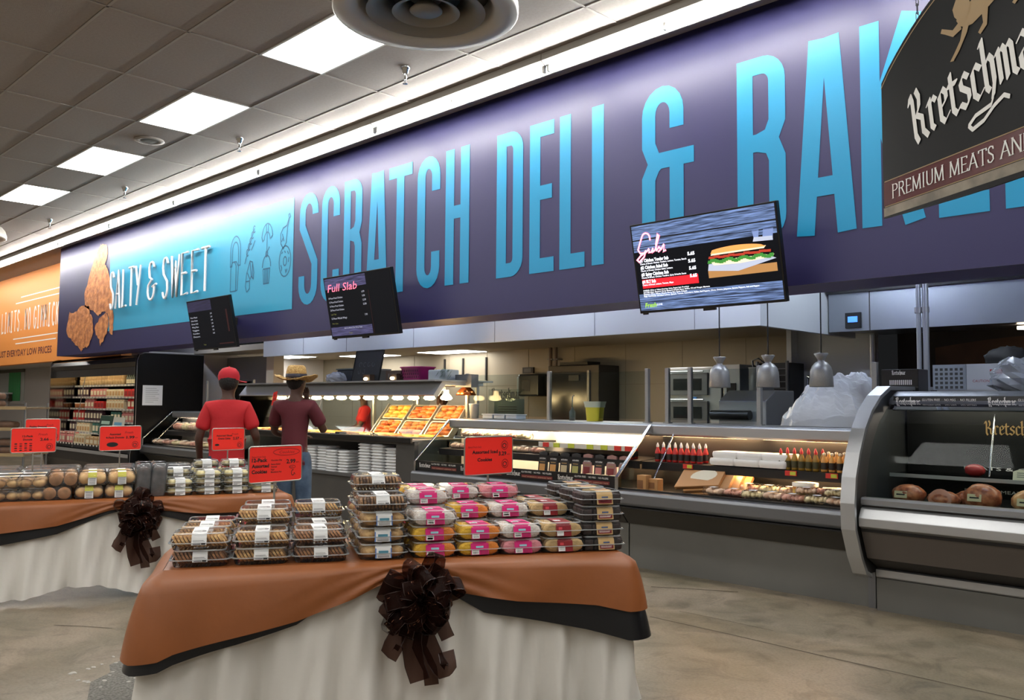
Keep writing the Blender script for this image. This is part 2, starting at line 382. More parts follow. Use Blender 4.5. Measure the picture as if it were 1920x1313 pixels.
for (x0, y0, x1, y1, w) in [(-3.75, 5.16, -2.45, 5.12, .014), (-2.45, 5.12, .5, 5.05, .01), (-4.35, 6.0, -3.75, 6.35, .018), (-6.35, 2.05, -6.0, 2.3, .008), (-3.7, 5.45, -2.95, 5.44, .006)]:
    mb.stroke(FXY, [(x0, y0), ((x0 + x1) / 2, (y0 + y1) / 2 + .012), (x1, y1)], w, .0015)
mb.build('floor_joints', JOINT, fl)
mb = MB(); rd = random.Random(3)
pts = [(-4.45, 1.5), (-4.67, 1.68), (-4.94, 1.79), (-5.04, 1.93), (-5.19, 1.98), (-5.24, 2.09), (-5.2, 2.2), (-4.93, 2.2), (-4.6, 2.1), (-4.3, 1.9), (-4.2, 1.6)]
mb.poly(FXY, pts, .002).build('repaired_patch', PATCHM, fl, label='rough grey patch of chipped concrete')
mb = MB()
for k in range(34):
    x, y = rd.uniform(-5.35, -4.75), rd.uniform(1.75, 2.25)
    mb.blob((x, y, 0), (rd.uniform(.008, .025), rd.uniform(.008, .02), .004), 6, 3)
mb.build('concrete_chips', M('chip_white', (176, 172, 164), .8), fl, kind='stuff')

XG = [-6.79 - 1.305 * k for k in range(-8, 16)]; YG = [1.14, 1.77, 2.405, 3.04, 3.675, 4.31, 4.94, 5.57]
CEILM = M('ceiling_tile_board', (162, 155, 150), .85, noise=(40, .08), bump=(120, .12)); GRIDM = M('grid_bar', (168, 162, 156), .6)
ce = MB().box(-30, -9, 4.53, 6, 6.5, 4.7).build('ceiling', CEILM, kind='structure')
PANELS = {(1, 4), (-1, 4), (3, 4), (5, 4), (-3, 4), (-5, 4)}   # filled after the grid index below
tile_me = None; light_cells = [-5.49, -8.09, -10.70, -13.31, -2.88, -18.53]
def is_light(x1, y0): return abs(y0 - 3.675) < .01 and any(abs(x1 - q) < .2 for q in light_cells)
for i in range(len(XG) - 1):
    for j in range(len(YG) - 1):
        x1, x0, y0, y1 = XG[i], XG[i + 1], YG[j], YG[j + 1]
        if x1 > -2.8 or is_light(x1, y0): continue
        if tile_me is None:
            o = MB().box(-.64, -.305, 0, .64, .305, .015).build('ceiling_tile', CEILM, ce, bevel=.004); tile_me = o.data
        else:
            o = bpy.data.objects.new('ceiling_tile', tile_me); COL.objects.link(o); o.parent = ce
        o.location = ((x0 + x1) / 2, (y0 + y1) / 2, 4.503 + rd.uniform(0, .002))
mb = MB()
for y in YG: mb.box(XG[-1], y - .011, 4.499, XG[0], y + .011, 4.512)
for x in XG: mb.box(x - .011, YG[0], 4.499, x + .011, YG[-1], 4.511)
mb.build('ceiling_grid', GRIDM, ce)
# LED troffers: the row in view and the rows that light the rest of the shop
LED = glow('led_diffuser', (255, 253, 248), PANEL_E)
def led(name, x1, y0, lab, group='ceiling light panels'):
    t = T(name, lab, 'ceiling light', (x1 - .6525, y0 + .3175, 4.5), 0, group)
    MB().box(x1 - 1.285, y0 + .02, 4.498, x1 - .02, y0 + .615, 4.502).build('diffuser', LED, t)
    f = MB()
    for a in ((x1 - 1.305, y0, x1 - 1.285, y0 + .635), (x1 - .02, y0, x1, y0 + .635), (x1 - 1.285, y0, x1 - .02, y0 + .02), (x1 - 1.285, y0 + .615, x1 - .02, y0 + .635)):
        f.box(a[0], a[1], 4.4975, a[2], a[3], 4.512)
    f.build('frame', WHITE, t); return t
led('ceiling_light', -5.49, 3.675, 'bright white ceiling panel half hidden behind the big round air diffuser')
led('ceiling_light', -8.09, 3.675, 'bright white ceiling panel next to the small round ceiling vent, towards the big diffuser')
led('ceiling_light', -10.70, 3.675, 'bright white ceiling panel above the raised white SALTY lettering, second from far end')
led('ceiling_light', -13.31, 3.675, 'smallest and farthest bright white ceiling panel, near the far air diffuser')
far = [(-2.88, 3.675)] + [(x, y) for y in (1.1, -1.5, -4.1, -6.7) for x in (3.65, -.27, -2.88, -5.49, -8.09, -10.7, -13.31, -15.9, -18.5, -21.1) if y < 1 or x > -6] + [(.0, 3.675), (2.3, 3.675), (-21.1, 3.675)] + [(x, .4) for x in (-8.09, -10.7, -13.31, -15.9, -18.5, -21.1)]
for i, (x1, y0) in enumerate(far): led('ceiling_light', x1, y0, 'white light panel in the shop ceiling outside the view, %s of the count' % ordw(i + 1), 'ceiling light panels beyond the view')
# round air diffusers
DIFF = M('diffuser_paint', (206, 204, 198), .4); DIFFD = M('diffuser_throat', (52, 50, 48), .6)
def diffuser(x, y, lab):
    t = T('air_diffuser', lab, 'air diffuser', (x, y, 4.5), 0, 'round air diffusers')
    MB().lathe([(.6, 4.498), (.645, 4.44), (.67, 4.36), (.668, 4.31), (.655, 4.3), (.55, 4.305), (.5, 4.33), (.48, 4.36), (.46, 4.46)], (x, y, 0), 48).build('outer_bowl', DIFF, t)
    MB().lathe([(.47, 4.47), (.0, 4.47)], (x, y, 0), 32).build('throat', DIFFD, t)
    for r0, r1, z0, z1 in ((.43, .26, 4.31, 4.43), (.245, .13, 4.31, 4.42), (.12, .0, 4.315, 4.4)):
        if r1: MB().lathe([(r0, z0), (r0 - .01, z0 + .008), (r1, z1), (r1 - .012, z1 - .004), (r0 - .03, z0 + .004), (r0, z0)], (x, y, 0), 40).build('cone', M('diffuser_cone', (132, 128, 120), .45), t)
        else: MB().lathe([(0, z0), (r0 * .9, z0), (r0, z0 + .01), (.05, z1), (0, z1)], (x, y, 0), 32).build('centre_cap', M('diffuser_cone', (132, 128, 120), .45), t)
diffuser(-4.8, 3.9, 'large round white air diffuser with concentric cones at the top of the picture')
diffuser(-17.25, 3.85, 'far round white air diffuser beyond the smallest ceiling panel')
t = T('ceiling_vent', 'small flat round vent in the ceiling between two light panels', 'vent', (-9.98, 4.05, 4.5))
MB().lathe([(.16, 4.503), (.165, 4.49), (.12, 4.484), (.1, 4.49)], (-9.98, 4.05, 0), 28).build('rim', GRIDM, t)
MB().lathe([(.1, 4.49), (.06, 4.484), (0, 4.487)], (-9.98, 4.05, 0), 24).build('grille', M('vent_grey', (120, 114, 106), .6), t)
spr = T('sprinkler', 'x', 'sprinkler', (0, 0, 0))
MB().lathe([(.045, 0), (.042, -.02), (.03, -.03), (.026, -.055), (.02, -.06)], n=16).build('escutcheon', CHROME, spr)
q = MB().lathe([(.014, -.05), (.014, -.1), (.008, -.105), (.008, -.125)], n=10); q.build('head', CHROME, spr)
q = MB()
for s in (-1, 1): q.tube([(s * .012, 0, -.1), (s * .02, 0, -.115), (s * .012, 0, -.14), (0, 0, -.15)], .003, 6)
q.build('yoke', STEEL, spr); MB().lathe([(0, -.148), (.024, -.15), (.024, -.154), (0, -.154)], n=14).build('deflector', CHROME, spr)
P = Proto(spr)
for x, s in ((-6.1, 'chrome sprinkler head just below the big round air diffuser'), (-9.14, 'chrome sprinkler head near the ceiling panel beside the small vent'),
             (-12.45, 'chrome sprinkler head above the raised white lettering'), (-15.6, 'dark sprinkler head by the far round air diffuser')):
    P((x, 4.73, 4.5), 0, s, 'ceiling sprinklers')
# strip lights along the mural
TUBE = glow('fluorescent_tube', (255, 252, 244), TUBE_E); STRIPW = M('strip_housing', (206, 205, 200), .4)
def strip(x0, x1, y=5.42, ez=0, lab='', group='strip lights above the mural'):
    z = 4.5 + ez; t = T('strip_light', lab, 'strip light', ((x0 + x1) / 2, y, z), 0, group)
    MB().prism([(y - .07, z), (y - .07, z - .06), (y - .03, z - .085), (y + .03, z - .085), (y + .1, z - .114), (y + .112, z - .114), (y + .112, z)], FX, x0 + .004, x1 - .004).build('housing', STRIPW, t)
    m = (x0 + x1) / 2; zz = z - .125
    for a, b in ((x0 + .05, m - .015), (m + .015, x1 - .05)):
        MB().cyl((a, y, zz), (b, y, zz), .019, n=10).build('tube', TUBE, t)
    for a in (x0 + .03, m, x1 - .03):
        MB().box(a - .012, y - .014, zz - .02, a + .012, y + .014, z - .08).build('lamp_holder', WHITE, t)
xs = -2.56
for k in range(10):
    a, b = xs - 2.46 * (k + 1), xs - 2.46 * k
    where = ['over the hanging black sign end of the mural', 'over the letters DELI', 'over the end of the word SCRATCH', 'over the start of the word SCRATCH', 'over the line icons on the cyan panel',
             'over the raised word SWEET', 'over the raised word SALTY', 'over the fried chicken picture', 'over the orange wall by the mural', 'at the far end over the orange wall'][k]
    strip(a, b, lab='white twin tube strip light fixed ' + where)
for a, b in ((xs, xs + 2.46), (xs + 2.46, xs + 4.92)): strip(a, b, lab='white strip light outside the view, %s' % ('nearer' if a < -2 else 'farther along'), group='strip lights beyond the view')
# walls
MURALP = M('mural_purple', (34, 32, 78), .42); CYAN = M('mural_cyan', (0, 132, 180), .42); CYAN2 = M('panel_cyan', (46, 152, 192), .42)
WALLW = M('wall_white', (214, 218, 222), .5); BEIGE = M('kitchen_wall_beige', (142, 134, 118), .6, noise=(1.5, .08)); TAUPE = M('wall_taupe', (184, 180, 176), .6)
ORW = M('wall_orange', (224, 142, 66), .55); DARKB = M('wall_dark_brown', (72, 58, 48), .6, noise=(1.2, .3))
MB().box(-18.7, 5.93, 2.37, 6, 6.4, 4.53).build('wall_back', M('bulkhead_paint', (52, 48, 112), .5), kind='structure')
ow = MB().box(-30, 6.5, 2.36, -17, 6.7, 4.53).build('wall_back_orange', ORW, kind='structure')
fr = wallfr(0, 6.5, 0)
def st_text(word, x, y, h, w, t, fr, mb, m=0, c=.003, slant=.0):
    """thin hand-drawn capitals"""
    G = {'A': [[(0, 0), (.45, 1), (.8, 0)], [(.15, .38), (.68, .38)]], 'L': [[(.1, 1), (.1, 0), (.75, .04)]], 'T': [[(0, 1), (.85, 1)], [(.42, 1), (.42, 0)]], 'Y': [[(0, 1), (.42, .5)], [(.85, 1), (.3, 0)]],
         'W': [[(0, 1), (.22, 0), (.45, .85), (.68, 0), (.95, 1)]], 'E': [[(.8, 1), (.1, 1), (.1, 0), (.8, .03)], [(.1, .52), (.62, .52)]], 'N': [[(.1, 0), (.1, 1), (.7, 0), (.7, 1)]],
         'O': [arc(.42, .5, .34, 0, 360, 14, .5)], 'I': [[(.3, 0), (.3, 1)], [(.05, 1), (.55, 1)], [(.05, 0), (.55, 0)]], 'M': [[(0, 0), (.12, 1), (.42, .3), (.72, 1), (.85, 0)]], 'G': [arc(.42, .5, .36, 40, 330, 14, .5) + [(.76, .45), (.5, .45)]],
         'K': [[(.1, 0), (.1, 1)], [(.7, 1), (.12, .45)], [(.3, .6), (.75, 0)]], 'C': [arc(.45, .5, .36, 45, 315, 12, .5)], 'S': [[(.72, .85)] + arc(.42, .76, .3, 30, 180, 6, .24) + [(.2, .6), (.66, .42)] + arc(.42, .24, .3, 0, -160, 6, .24)],
         '&': [[(.85, .1), (.85, .1)], [(.7, .85)] + arc(.45, .8, .26, 30, 190, 6, .2) + [(.25, .6), (.5, .54)], [(.5, .54), (.15, .4)] + arc(.42, .24, .33, 160, 350, 8, .24) + [(.78, .36)], [(.55, .34), (.95, .4)]], '.': [[(.3, 0), (.3, .06)]], ' ': []}
    tot = sum(.62 if q in ' .' else 1. for q in word); px = 0; k = w / tot
    for q in word:
        for p in G[q]:
            pp = [(x + (px + a * .84) * k + slant * b * h, y + b * h) for a, b in p]
            if t > 0 and isinstance(mb, MB): mb.stroke(fr, pp, t, c, m)
            else: mb(pp)
        px += .62 if q in ' .' else 1.
for wd_, x_, w_ in (('NO', -25.47, .51), ('LIMITS.', -24.8, 1.69), ('NO', -22.95, .51), ('GIMMICKS', -22.28, 2.04)):
    mb = MB(); st_text(wd_, x_, 3.17, .5, w_, .045, fr, mb); mb.build('lettering', INKW, ow)
for a, b, z in ((-23.3, -20.4, 3.98), (-23.7, -20.2, 3.85), (-23.8, -20.3, 2.98), (-23.6, -20.7, 2.86)): MB().quad(fr, a, z - .012, b, z + .012, .003).build('stripe', INKW, ow)
mb = MB(); mb.text(fr, 'JUST EVERYDAY LOW PRICES', -25.0, 2.56, .22, .003, 0, w=4.05, bold=.02); mb.build('small_lettering', M('sign_maroon', (96, 40, 40), .6), ow)
MB().box(-30, 7.6, 0, -16.2, 7.75, 2.6).build('wall_left_grey', TAUPE, kind='structure')
MB().box(-30, 6.7, 2.36, -16.2, 7.75, 2.42).build('trim_1', TAUPE, kind='structure')
MB().box(-30.2, -9, 0, -30, 13, 4.7).build('wall_left', TAUPE, kind='structure')
MB().box(6, -9, 0, 6.2, 13, 4.7).build('wall_right', TAUPE, kind='structure')
MB().box(-30, -9.2, 0, 6, -9, 4.7).build('wall_front', TAUPE, kind='structure')
# kitchen shell
MB().box(-16.2, 7.6, 0, -16.1, 10.5, 2.6).build('wall_kitchen_left', TAUPE, kind='structure')
kb = MB().box(-16.2, 10.4, 0, -5.0, 10.55, 3.4).build('wall_kitchen_back', BEIGE, kind='structure')
mb = MB()
for x in range(-15, -5): mb.box(x * 1.0, 10.396, 0, x * 1.0 + .006, 10.4, 2.4)
for z in (1.2, 1.8): mb.box(-16.1, 10.396, z, -5.0, 10.4, z + .005)
mb.build('tile_joints', M('grout_grey', (122, 112, 96), .8), kb)
MB().box(-16.2, 7.56, 2.40, -4.2, 10.5, 2.5).build('ceiling_kitchen', M('kitchen_ceiling', (176, 166, 148), .8), kind='structure')
sf = MB().box(-13.45, 7.5, 2.26, -4.17, 7.56, 3.3); sf.box(-4.23, 7.56, 2.26, -4.17, 9.6, 3.3); sf = sf.build('wall_soffit', WALLW, kind='structure')
mb = MB()
for x in (-12.2, -11, -9.4, -7.8, -6.2, -4.9): mb.box(x, 7.495, 2.262, x + .006, 7.5, 3.3)
mb.build('panel_joints', M('joint_grey', (150, 154, 158), .6), sf)
MB().box(-16.2, 6.4, 3.3, 6, 10.6, 3.4).build('ceiling_service', M('service_ceiling', (150, 148, 144), .8), kind='structure')
MB().box(-5.0, 9.75, 0, -4.02, 9.85, 2.4).build('wall_white_panel', WALLW, kind='structure')
rb = MB().box(-4.02, 10.4, 0, 6, 10.55, 3.4).build('wall_kitchen_right', DARKB, kind='structure')
mb = MB(); mb.grid(lambda u, v: V((-3.6 + 5 * u, 10.395, 1.75 + v * (.42 + .1 * math.sin(u * 7)))), 20, 1)  # brown-orange band with a wavy top edge
mb.build('wall_band', M('brown_orange_band', (134, 92, 58), .6, noise=(1.4, .4), col2=(96, 66, 48)), rb)
MB().box(-5.0, 9.6, 0, -4.94, 10.4, 2.4).build('trim_2', WALLW, kind='structure')
MB().box(-14.05, 7.9, 0, -13.8, 8.1, 2.6).build('trim_3', M('column_cream', (214, 206, 188), .5), kind='structure')
MB().box(-16.1, 8.2, 0, -14.3, 8.25, 2.35).build('wall_steel_panel', M('panel_steel_pale', (150, 152, 154), .4, .3), kind='structure')
MB().cyl((-4.03, 9.72, 1.0), (-4.03, 9.72, 2.3), .035, n=12).build('trim_4', STEEL, kind='structure')
# kitchen lamps and the lamps behind the bulkhead
KITL = glow('kitchen_diffuser', (255, 250, 240), KIT_E)
for x0, x1, y0, s in ((-12.1, -10.9, 9.75, 'flat kitchen ceiling light past the chalkboard'), (-14.3, -13.1, 9.6, 'flat kitchen ceiling light beside the chalkboard'), (-15.9, -14.9, 8.9, 'flat kitchen ceiling light above the straw hat'), (-7.4, -6.2, 8.2, 'kitchen ceiling light hidden behind the white soffit')):
    t = T('kitchen_light', s, 'ceiling light', ((x0 + x1) / 2, y0 + .25, 2.4))
    MB().box(x0, y0, 2.385, x1, y0 + .55, 2.395).build('diffuser', KITL, t); MB().box(x0 - .03, y0 - .03, 2.39, x1 + .03, y0 + .58, 2.4).build('frame', WHITE, t)
BACKT = glow('service_tube', (226, 238, 255), 105.)
for x0, x1 in ((-15.6, -14.4), (-12.6, -11.4), (-9.8, -8.6), (-7.2, -6.0), (-5.0, -3.7), (-2.2, -1.0), (.4, 1.6)):  # first tube is added to brighten the steel panel and cream column
    t = T('service_light', 'tube light behind the mural bulkhead, %s' % {-15.6: 'added to light the steel panel', -12.6: 'over the far soffit end', -9.8: 'over the chalkboard', -7.2: 'over the branded case', -5.0: 'over the sauce case', -2.2: 'over the curved glass case', .4: 'outside the view'}[x0], 'strip light', ((x0 + x1) / 2, 6.75, 3.3), 0, 'lights behind the bulkhead')
    MB().box(x0, 6.69, 3.24, x1, 6.81, 3.3).build('housing', WHITE, t)
    MB().cyl((x0 + .03, 6.75, 3.22), (x1 - .03, 6.75, 3.22), .019, n=10).build('tube', BACKT, t)

t = T('service_light', 'added tube light for the soffit return and exhaust hood, hidden behind the mural', 'strip light', (-3.3, 8.1, 3.3), 0, 'lights behind the bulkhead')  # tube added to brighten the soffit return and the hood
MB().box(-3.9, 8.04, 3.24, -2.7, 8.16, 3.3).build('housing', WHITE, t); MB().cyl((-3.87, 8.1, 3.22), (-2.73, 8.1, 3.22), .019, n=10).build('tube', BACKT, t)
# ================================================================== the mural
mu = T('mural_sign', 'long purple wall mural lettered SCRATCH DELI & BAKERY in cyan, with fried chicken', 'sign', (-8, 5.9, 2.37))
MB().box(-18.7, 5.9, 2.37, 4, 5.93, 4.53).build('backing_panel', MURALP, mu)
fr = wallfr(0, 5.9, 0)
MB().poly(fr, [(-16.07, 2.73), (-9.885, 2.69), (-9.885, 4.14), (-16.07, 4.16)], .003).build('cyan_panel', CYAN2, mu)
LET = [('S', -9.74, -9.31), ('C', -9.23, -8.84), ('R', -8.75, -8.38), ('A', -8.29, -7.88), ('T', -7.87, -7.45), ('C', -7.36, -6.98), ('H', -6.89, -6.52), ('D', -6.12, -5.76), ('E', -5.67, -5.36), ('L', -5.29, -4.99),
       ('I', -4.92, -4.76), ('&', -4.36, -3.85), ('B', -3.46, -3.06), ('A', -2.98, -2.54), ('K', -2.5, -2.08), ('E', -2.0, -1.7), ('R', -1.61, -1.22), ('Y', -1.17, -.74)]
for ch, x0, x1 in LET:
    w = x1 - x0; mb = MB(); f2 = Fr((x0, 5.9, 2.72), (1, 0, 0), (0, 0, 1))
    for p in condensed(ch, w, 1.42, .135): mb.stroke(f2, p, .135, .003)
    mb.build('letter', CYAN, mu)
# raised white hand-drawn words
f2 = wallfr(0, 5.9, 0); LW = M('letter_white', (240, 240, 244), .4)
for word, x, z, h, w in (('SALTY', -15.92, 3.1, .66, 1.4), ('&', -14.32, 3.14, .62, .44), ('SWEET', -13.75, 3.12, .65, 1.72)):
    for i, ch in enumerate(word):
        cur = []; k = w / len(word); st_text(ch, x + i * k, z, h, k, 0, f2, cur.append); sh = MB()
        for p in cur: sh.tube([f2(q, r, .045) for q, r in p], .02, 6)
        sh.build('raised_letter', LW, mu)
# food line icons
LI = M('icon_ink', (24, 92, 128), .5)
def icon(cx, cz, s, paths, w=.018):
    ic = MB()
    for p in paths: ic.stroke(f2, [(cx + a * s * .85, cz + b * s * 1.25) for a, b in p], w, .005)
    ic.build('line_icon', LI, mu)
icon(-11.42, 3.62, .17, [arc(0, 0, 1, 0, 180, 10) + [(-1, -1), (-.65, -1), (-.6, 0)] + arc(0, 0, .6, 180, 0, 8) + [(.65, -1), (1, -1), (1, 0)]])
icon(-11.0, 3.64, .17, [[(-.9, -.9), (.7, 1.1)]] + [arc(-.5 + .3 * i, -.4 + .36 * i, .22, 40, 320, 8) for i in range(5)] + [[(.2, -.3), (.9, .3)], [(-1, -1.1), (-.7, -.7)]])
icon(-10.55, 3.68, .17, [arc(0, 0, 1, 10, 170, 10) + [(-.8, -.1)] + arc(0, -.1, .55, 170, 10, 8) + [(.98, .17)], [(0, .4), (0, -1.1)], [(-.2, .95), (-.15, .45)], [(.2, .95), (.15, .45)]])
icon(-10.1, 3.7, .17, [[(.35, .45), (.7, .9), (.6, 1.1), (.8, 1.15), (.95, .95), (.75, .85), (.45, .3), (.3, -.6), (-.2, -.95), (-.65, -.6), (-.7, 0), (-.3, .35), (.35, .45)], [(-.5, -.5), (-.2, -.2)], [(-.4, 0), (-.1, -.5)]])
icon(-11.44, 3.25, .16, [[(-.8, -1), (-.8, .3)] + arc(-.2, .5, .6, 180, 30, 6) + [(.35, .3), (.35, -1), (-.8, -1)], [(-.2, 1.1), (.4, 1.08), (.85, .7), (.8, .3), (.7, -.95), (.35, -1)]])
icon(-11.0, 3.24, .17, [[(-.5, -1.1), (-.8, -.7), (-.6, .1), (.0, .9), (.5, .8), (.8, .1), (.7, -.3), (.3, -.1), (0, -.4), (0, -.9), (-.5, -1.1)], [(-.7, -.4), (0, -.4)], [(-.5, .2), (.1, -.3)], [(0, .9), (.3, -.1)], [(.5, .8), (.5, -.2)]])
icon(-10.55, 3.3, .16, [[(-.65, -.1), (-.5, -1.1), (.5, -1.1), (.65, -.1), (-.65, -.1)], arc(0, 0, .8, 0, 180, 10), arc(0, .9, .2, 0, 360, 8), [(.1, 1.05), (.5, 1.35)], [(-.3, -.1), (-.25, -1.1)], [(0, -.1), (0, -1.1)], [(.3, -.1), (.25, -1.1)]])
icon(-10.08, 3.33, .17, [arc(0, 0, 1, 0, 360, 18, .95), arc(0, 0, .28, 0, 360, 10), [(-.6, .5), (-.4, .6)], [(.4, .6), (.6, .4)], [(-.7, -.2), (-.5, -.4), (-.6, -.6)], [(.1, -.5), (.2, -.7), (.4, -.5)], [(.6, -.1), (.7, .2)], [(-.1, .65), (.1, .5)]])
# printed fried chicken: drumstick, leg piece and small piece, as the print shows them
CHK = M('fried_chicken_print', (228, 154, 94), .5, noise=(9, .5), col2=(160, 92, 52), bump=(14, .5))
for name, pts in (('drumstick_print', [(-16.62, 4.3), (-16.45, 4.36), (-16.22, 4.3), (-16.2, 4.1), (-16.33, 3.95), (-16.2, 3.9), (-15.98, 3.6), (-15.86, 3.2), (-15.8, 2.9), (-15.83, 2.65), (-15.98, 2.72), (-16.05, 3.02), (-16.3, 3.1), (-16.55, 3.05), (-16.9, 3.16), (-17.24, 3.25), (-17.28, 3.5), (-17.05, 3.85), (-16.85, 4.08)]),
                  ('thigh_print', [(-18.2, 2.92), (-18.06, 3.2), (-17.75, 3.18), (-17.4, 3.3), (-17.05, 3.24), (-16.82, 3.0), (-16.75, 2.75), (-16.9, 2.6), (-17.0, 2.5), (-17.2, 2.48), (-17.35, 2.43), (-17.6, 2.55), (-17.8, 2.62), (-18.0, 2.7), (-18.15, 2.78)]),
                  ('wing_print', [(-16.7, 2.82), (-16.5, 2.98), (-16.2, 3.08), (-16.05, 2.98), (-16.02, 2.8), (-16.2, 2.62), (-16.38, 2.5), (-16.45, 2.62), (-16.6, 2.68)])):
    r2 = random.Random(len(pts)); q = []
    for a, b in zip(pts, pts[1:] + pts[:1]):
        for k in range(4): q.append((a[0] + (b[0] - a[0]) * k / 4 + r2.uniform(-.022, .022), a[1] + (b[1] - a[1]) * k / 4 + r2.uniform(-.022, .022)))
    MB().poly(fr, q, .007 if name != 'wing_print' else .009).build(name, CHK, mu)
# ================================================================== refrigerated cases
INK2 = M('case_interior', (20, 20, 22), .45); CREAM = M('case_back_cream', (226, 214, 190), .5)
WARMT = glow('case_tube_warm', (255, 206, 150), CASE_E); COOLT = glow('case_tube_white', (255, 232, 200), CASE_E)
TAGY = M('tag_yellow_green', (198, 206, 70), .5); TAGR = M('tag_red', (214, 52, 44), .5); RAILW = M('price_rail', (214, 210, 200), .4)
def deli_strip(mb, fr, x0, x1, z, h, n, mi_w=1, mi_m=2, bigw=.2, big=.3):
    """black strip print: maker's name, slogan and maroon bar, repeated"""
    st = (x1 - x0) / n
    for k in range(n):
        a = x0 + k * st
        blackletter(mb, fr, 'Kretschmar', a + .02, z + h * .3, h * big, mi_w, .003, w=min(bigw, st * .28), swash=False)
        mb.text(fr, 'GLUTEN FREE  \u00b7  NO MSG  \u00b7  NO FILLERS', a + st * .33, z + h * .66, h * .26, .003, mi_w, w=st * .58)
        mb.quad(fr, a + st * .33, z + h * .14, a + st * .93, z + h * .46, .002, mi_m)
        mb.text(fr, 'FINEST INGREDIENTS  LEGENDARY TASTE', a + st * .35, z + h * .2, h * .2, .004, 3, w=st * .56)
def open_case(x0, x1, lab, back, tube, shelf=True, strip=False, left_end=True, rail=False):
    t = T('deli_case', lab, 'deli case', ((x0 + x1) / 2, 6.9, 0))
    MB().prism([(6.62, 0), (6.62, .4), (7.75, .4), (7.75, 0)], FX, x0, x1 if x1 < -3 else x1 + .165).build('kick_panel', GREYP, t)
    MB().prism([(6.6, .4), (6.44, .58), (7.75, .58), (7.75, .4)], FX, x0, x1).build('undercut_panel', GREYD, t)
    b = MB().prism([(6.44, .575), (6.4, .585), (6.385, .61), (6.385, .69), (6.4, .715), (6.46, .72), (6.46, .575)], FX, x0 - .02, x1 + .02)
    b.build('bumper', STEELD, t, bevel=.004)
    MB().box(x0, 6.384, .565, x1, 6.44, .578).build('bumper_gasket', BLACK, t)
    MB().prism([(6.46, .58), (6.46, .735), (6.5, .735), (6.52, .68), (7.15, .74), (7.2, .6)], FX, x0, x1).build('deck', INK2, t)
    MB().prism([(7.15, .7), (7.15, 1.25), (7.75, 1.25), (7.75, .58), (7.2, .58)], FX, x0, x1).build('back_wall', back, t)
    MB().prism([(6.97, 1.2), (6.95, 1.22), (6.95, 1.3), (6.97, 1.315), (7.78, 1.315), (7.78, 1.245), (7.0, 1.245)], FX, x0, x1).build('canopy', STEEL, t, bevel=.004)
    for k in range(2):
        a = x0 + (x1 - x0) * k / 2
        MB().cyl((a + .08, 7.03, 1.215), (a + (x1 - x0) / 2 - .08, 7.03, 1.215), .016, n=8).build('lamp_tube', tube, t)
    if shelf:
        MB().prism([(6.78, .893), (6.775, .965), (7.15, .985), (7.15, .955), (6.79, .935), (6.79, .893)], FX, x0 + .02, x1 - .02).build('shelf', INK2, t)
    if shelf: MB().cyl((x0 + .08, 6.83, .918), (x1 - .08, 6.83, .918), .012, n=8).build('added_shelf_lamp', tube, t)  # under-shelf tube added to brighten the packs on the deck
    for x in ((x0,) if left_end else ()) + (x1,):
        poly = [(6.43, .72), (6.43, .83), (6.95, 1.29), (7.2, 1.29), (7.2, .72)]
        MB().prism(poly, FX, x - .005, x + .005).build('end_glass', GLASSD, t)
        m = MB()
        m.cyl((x, 6.43, .83), (x, 6.95, 1.3), .013, n=8); m.cyl((x, 6.43, .7), (x, 6.43, .835), .013, n=8); m.build('end_rail', CHROME, t)
    if strip:
        f = wallfr(0, 6.45, 0); m = MB().box(x0 + .02, 6.452, .735, x1 - .02, 6.47, .835, 0)
        deli_strip(m, f, x0 + .04, x1 - .04, .737, .096, 4)
        m.build('front_strip', [BLACK, INKW, MAROON, M('strip_tan', (196, 160, 130), .5)], t)
    return t
caseB = open_case(-8.0, -5.055, 'self-serve deli case with black branded front strip and hanging black meat packs', CREAM, COOLT, strip=True)
caseC = open_case(-5.04, -2.9, 'self-serve deli case holding sauce bottles, white packages and brown boxes', INK2, WARMT)
caseA = open_case(-15.7, -13.1, 'self-serve deli case beside the tall black cooler, partly behind man in red', INK2, COOLT)
# case B: split upper shelf, price rail with green tags
m = MB().box(-6.35, 6.8, 1.06, -5.13, 7.15, 1.075); m.build('upper_shelf', RAILW, caseB)
m = MB().box(-6.37, 6.785, 1.05, -5.13, 6.8, 1.1); m.build('price_rail', RAILW, caseB)
for k, (x, mt) in enumerate(((-6.3, TAGR), (-6.15, TAGY), (-5.95, TAGY), (-5.7, TAGY), (-5.52, TAGY), (-5.35, TAGR), (-5.22, TAGR))):
    MB().box(x, 6.775, 1.052, x + .08, 6.785, 1.098).build('price_tag', mt, caseB)
for z in (1.09,): MB().box(-7.9, 6.95, z, -6.45, 7.15, z + .015).build('upper_shelf', INK2, caseB)
for x in (-4.55, -3.55, -3.2):
    q = MB().box(x, 6.765, .925, x + .1, 6.778, .965, 0).box(x + .045, 6.763, .93, x + .095, 6.766, .96, 1)
    q.build('price_tag', [TAGR, TAGY], caseC)
MB().tube([(-4.78, 6.62, .8), (-4.78, 6.97, 1.24)], .008, 6).build('prop_rod', CHROME, caseC)
MB().tube([(-15.35, 6.5, .78), (-15.35, 6.92, 1.2)], .008, 6).build('prop_rod', CHROME, caseA)
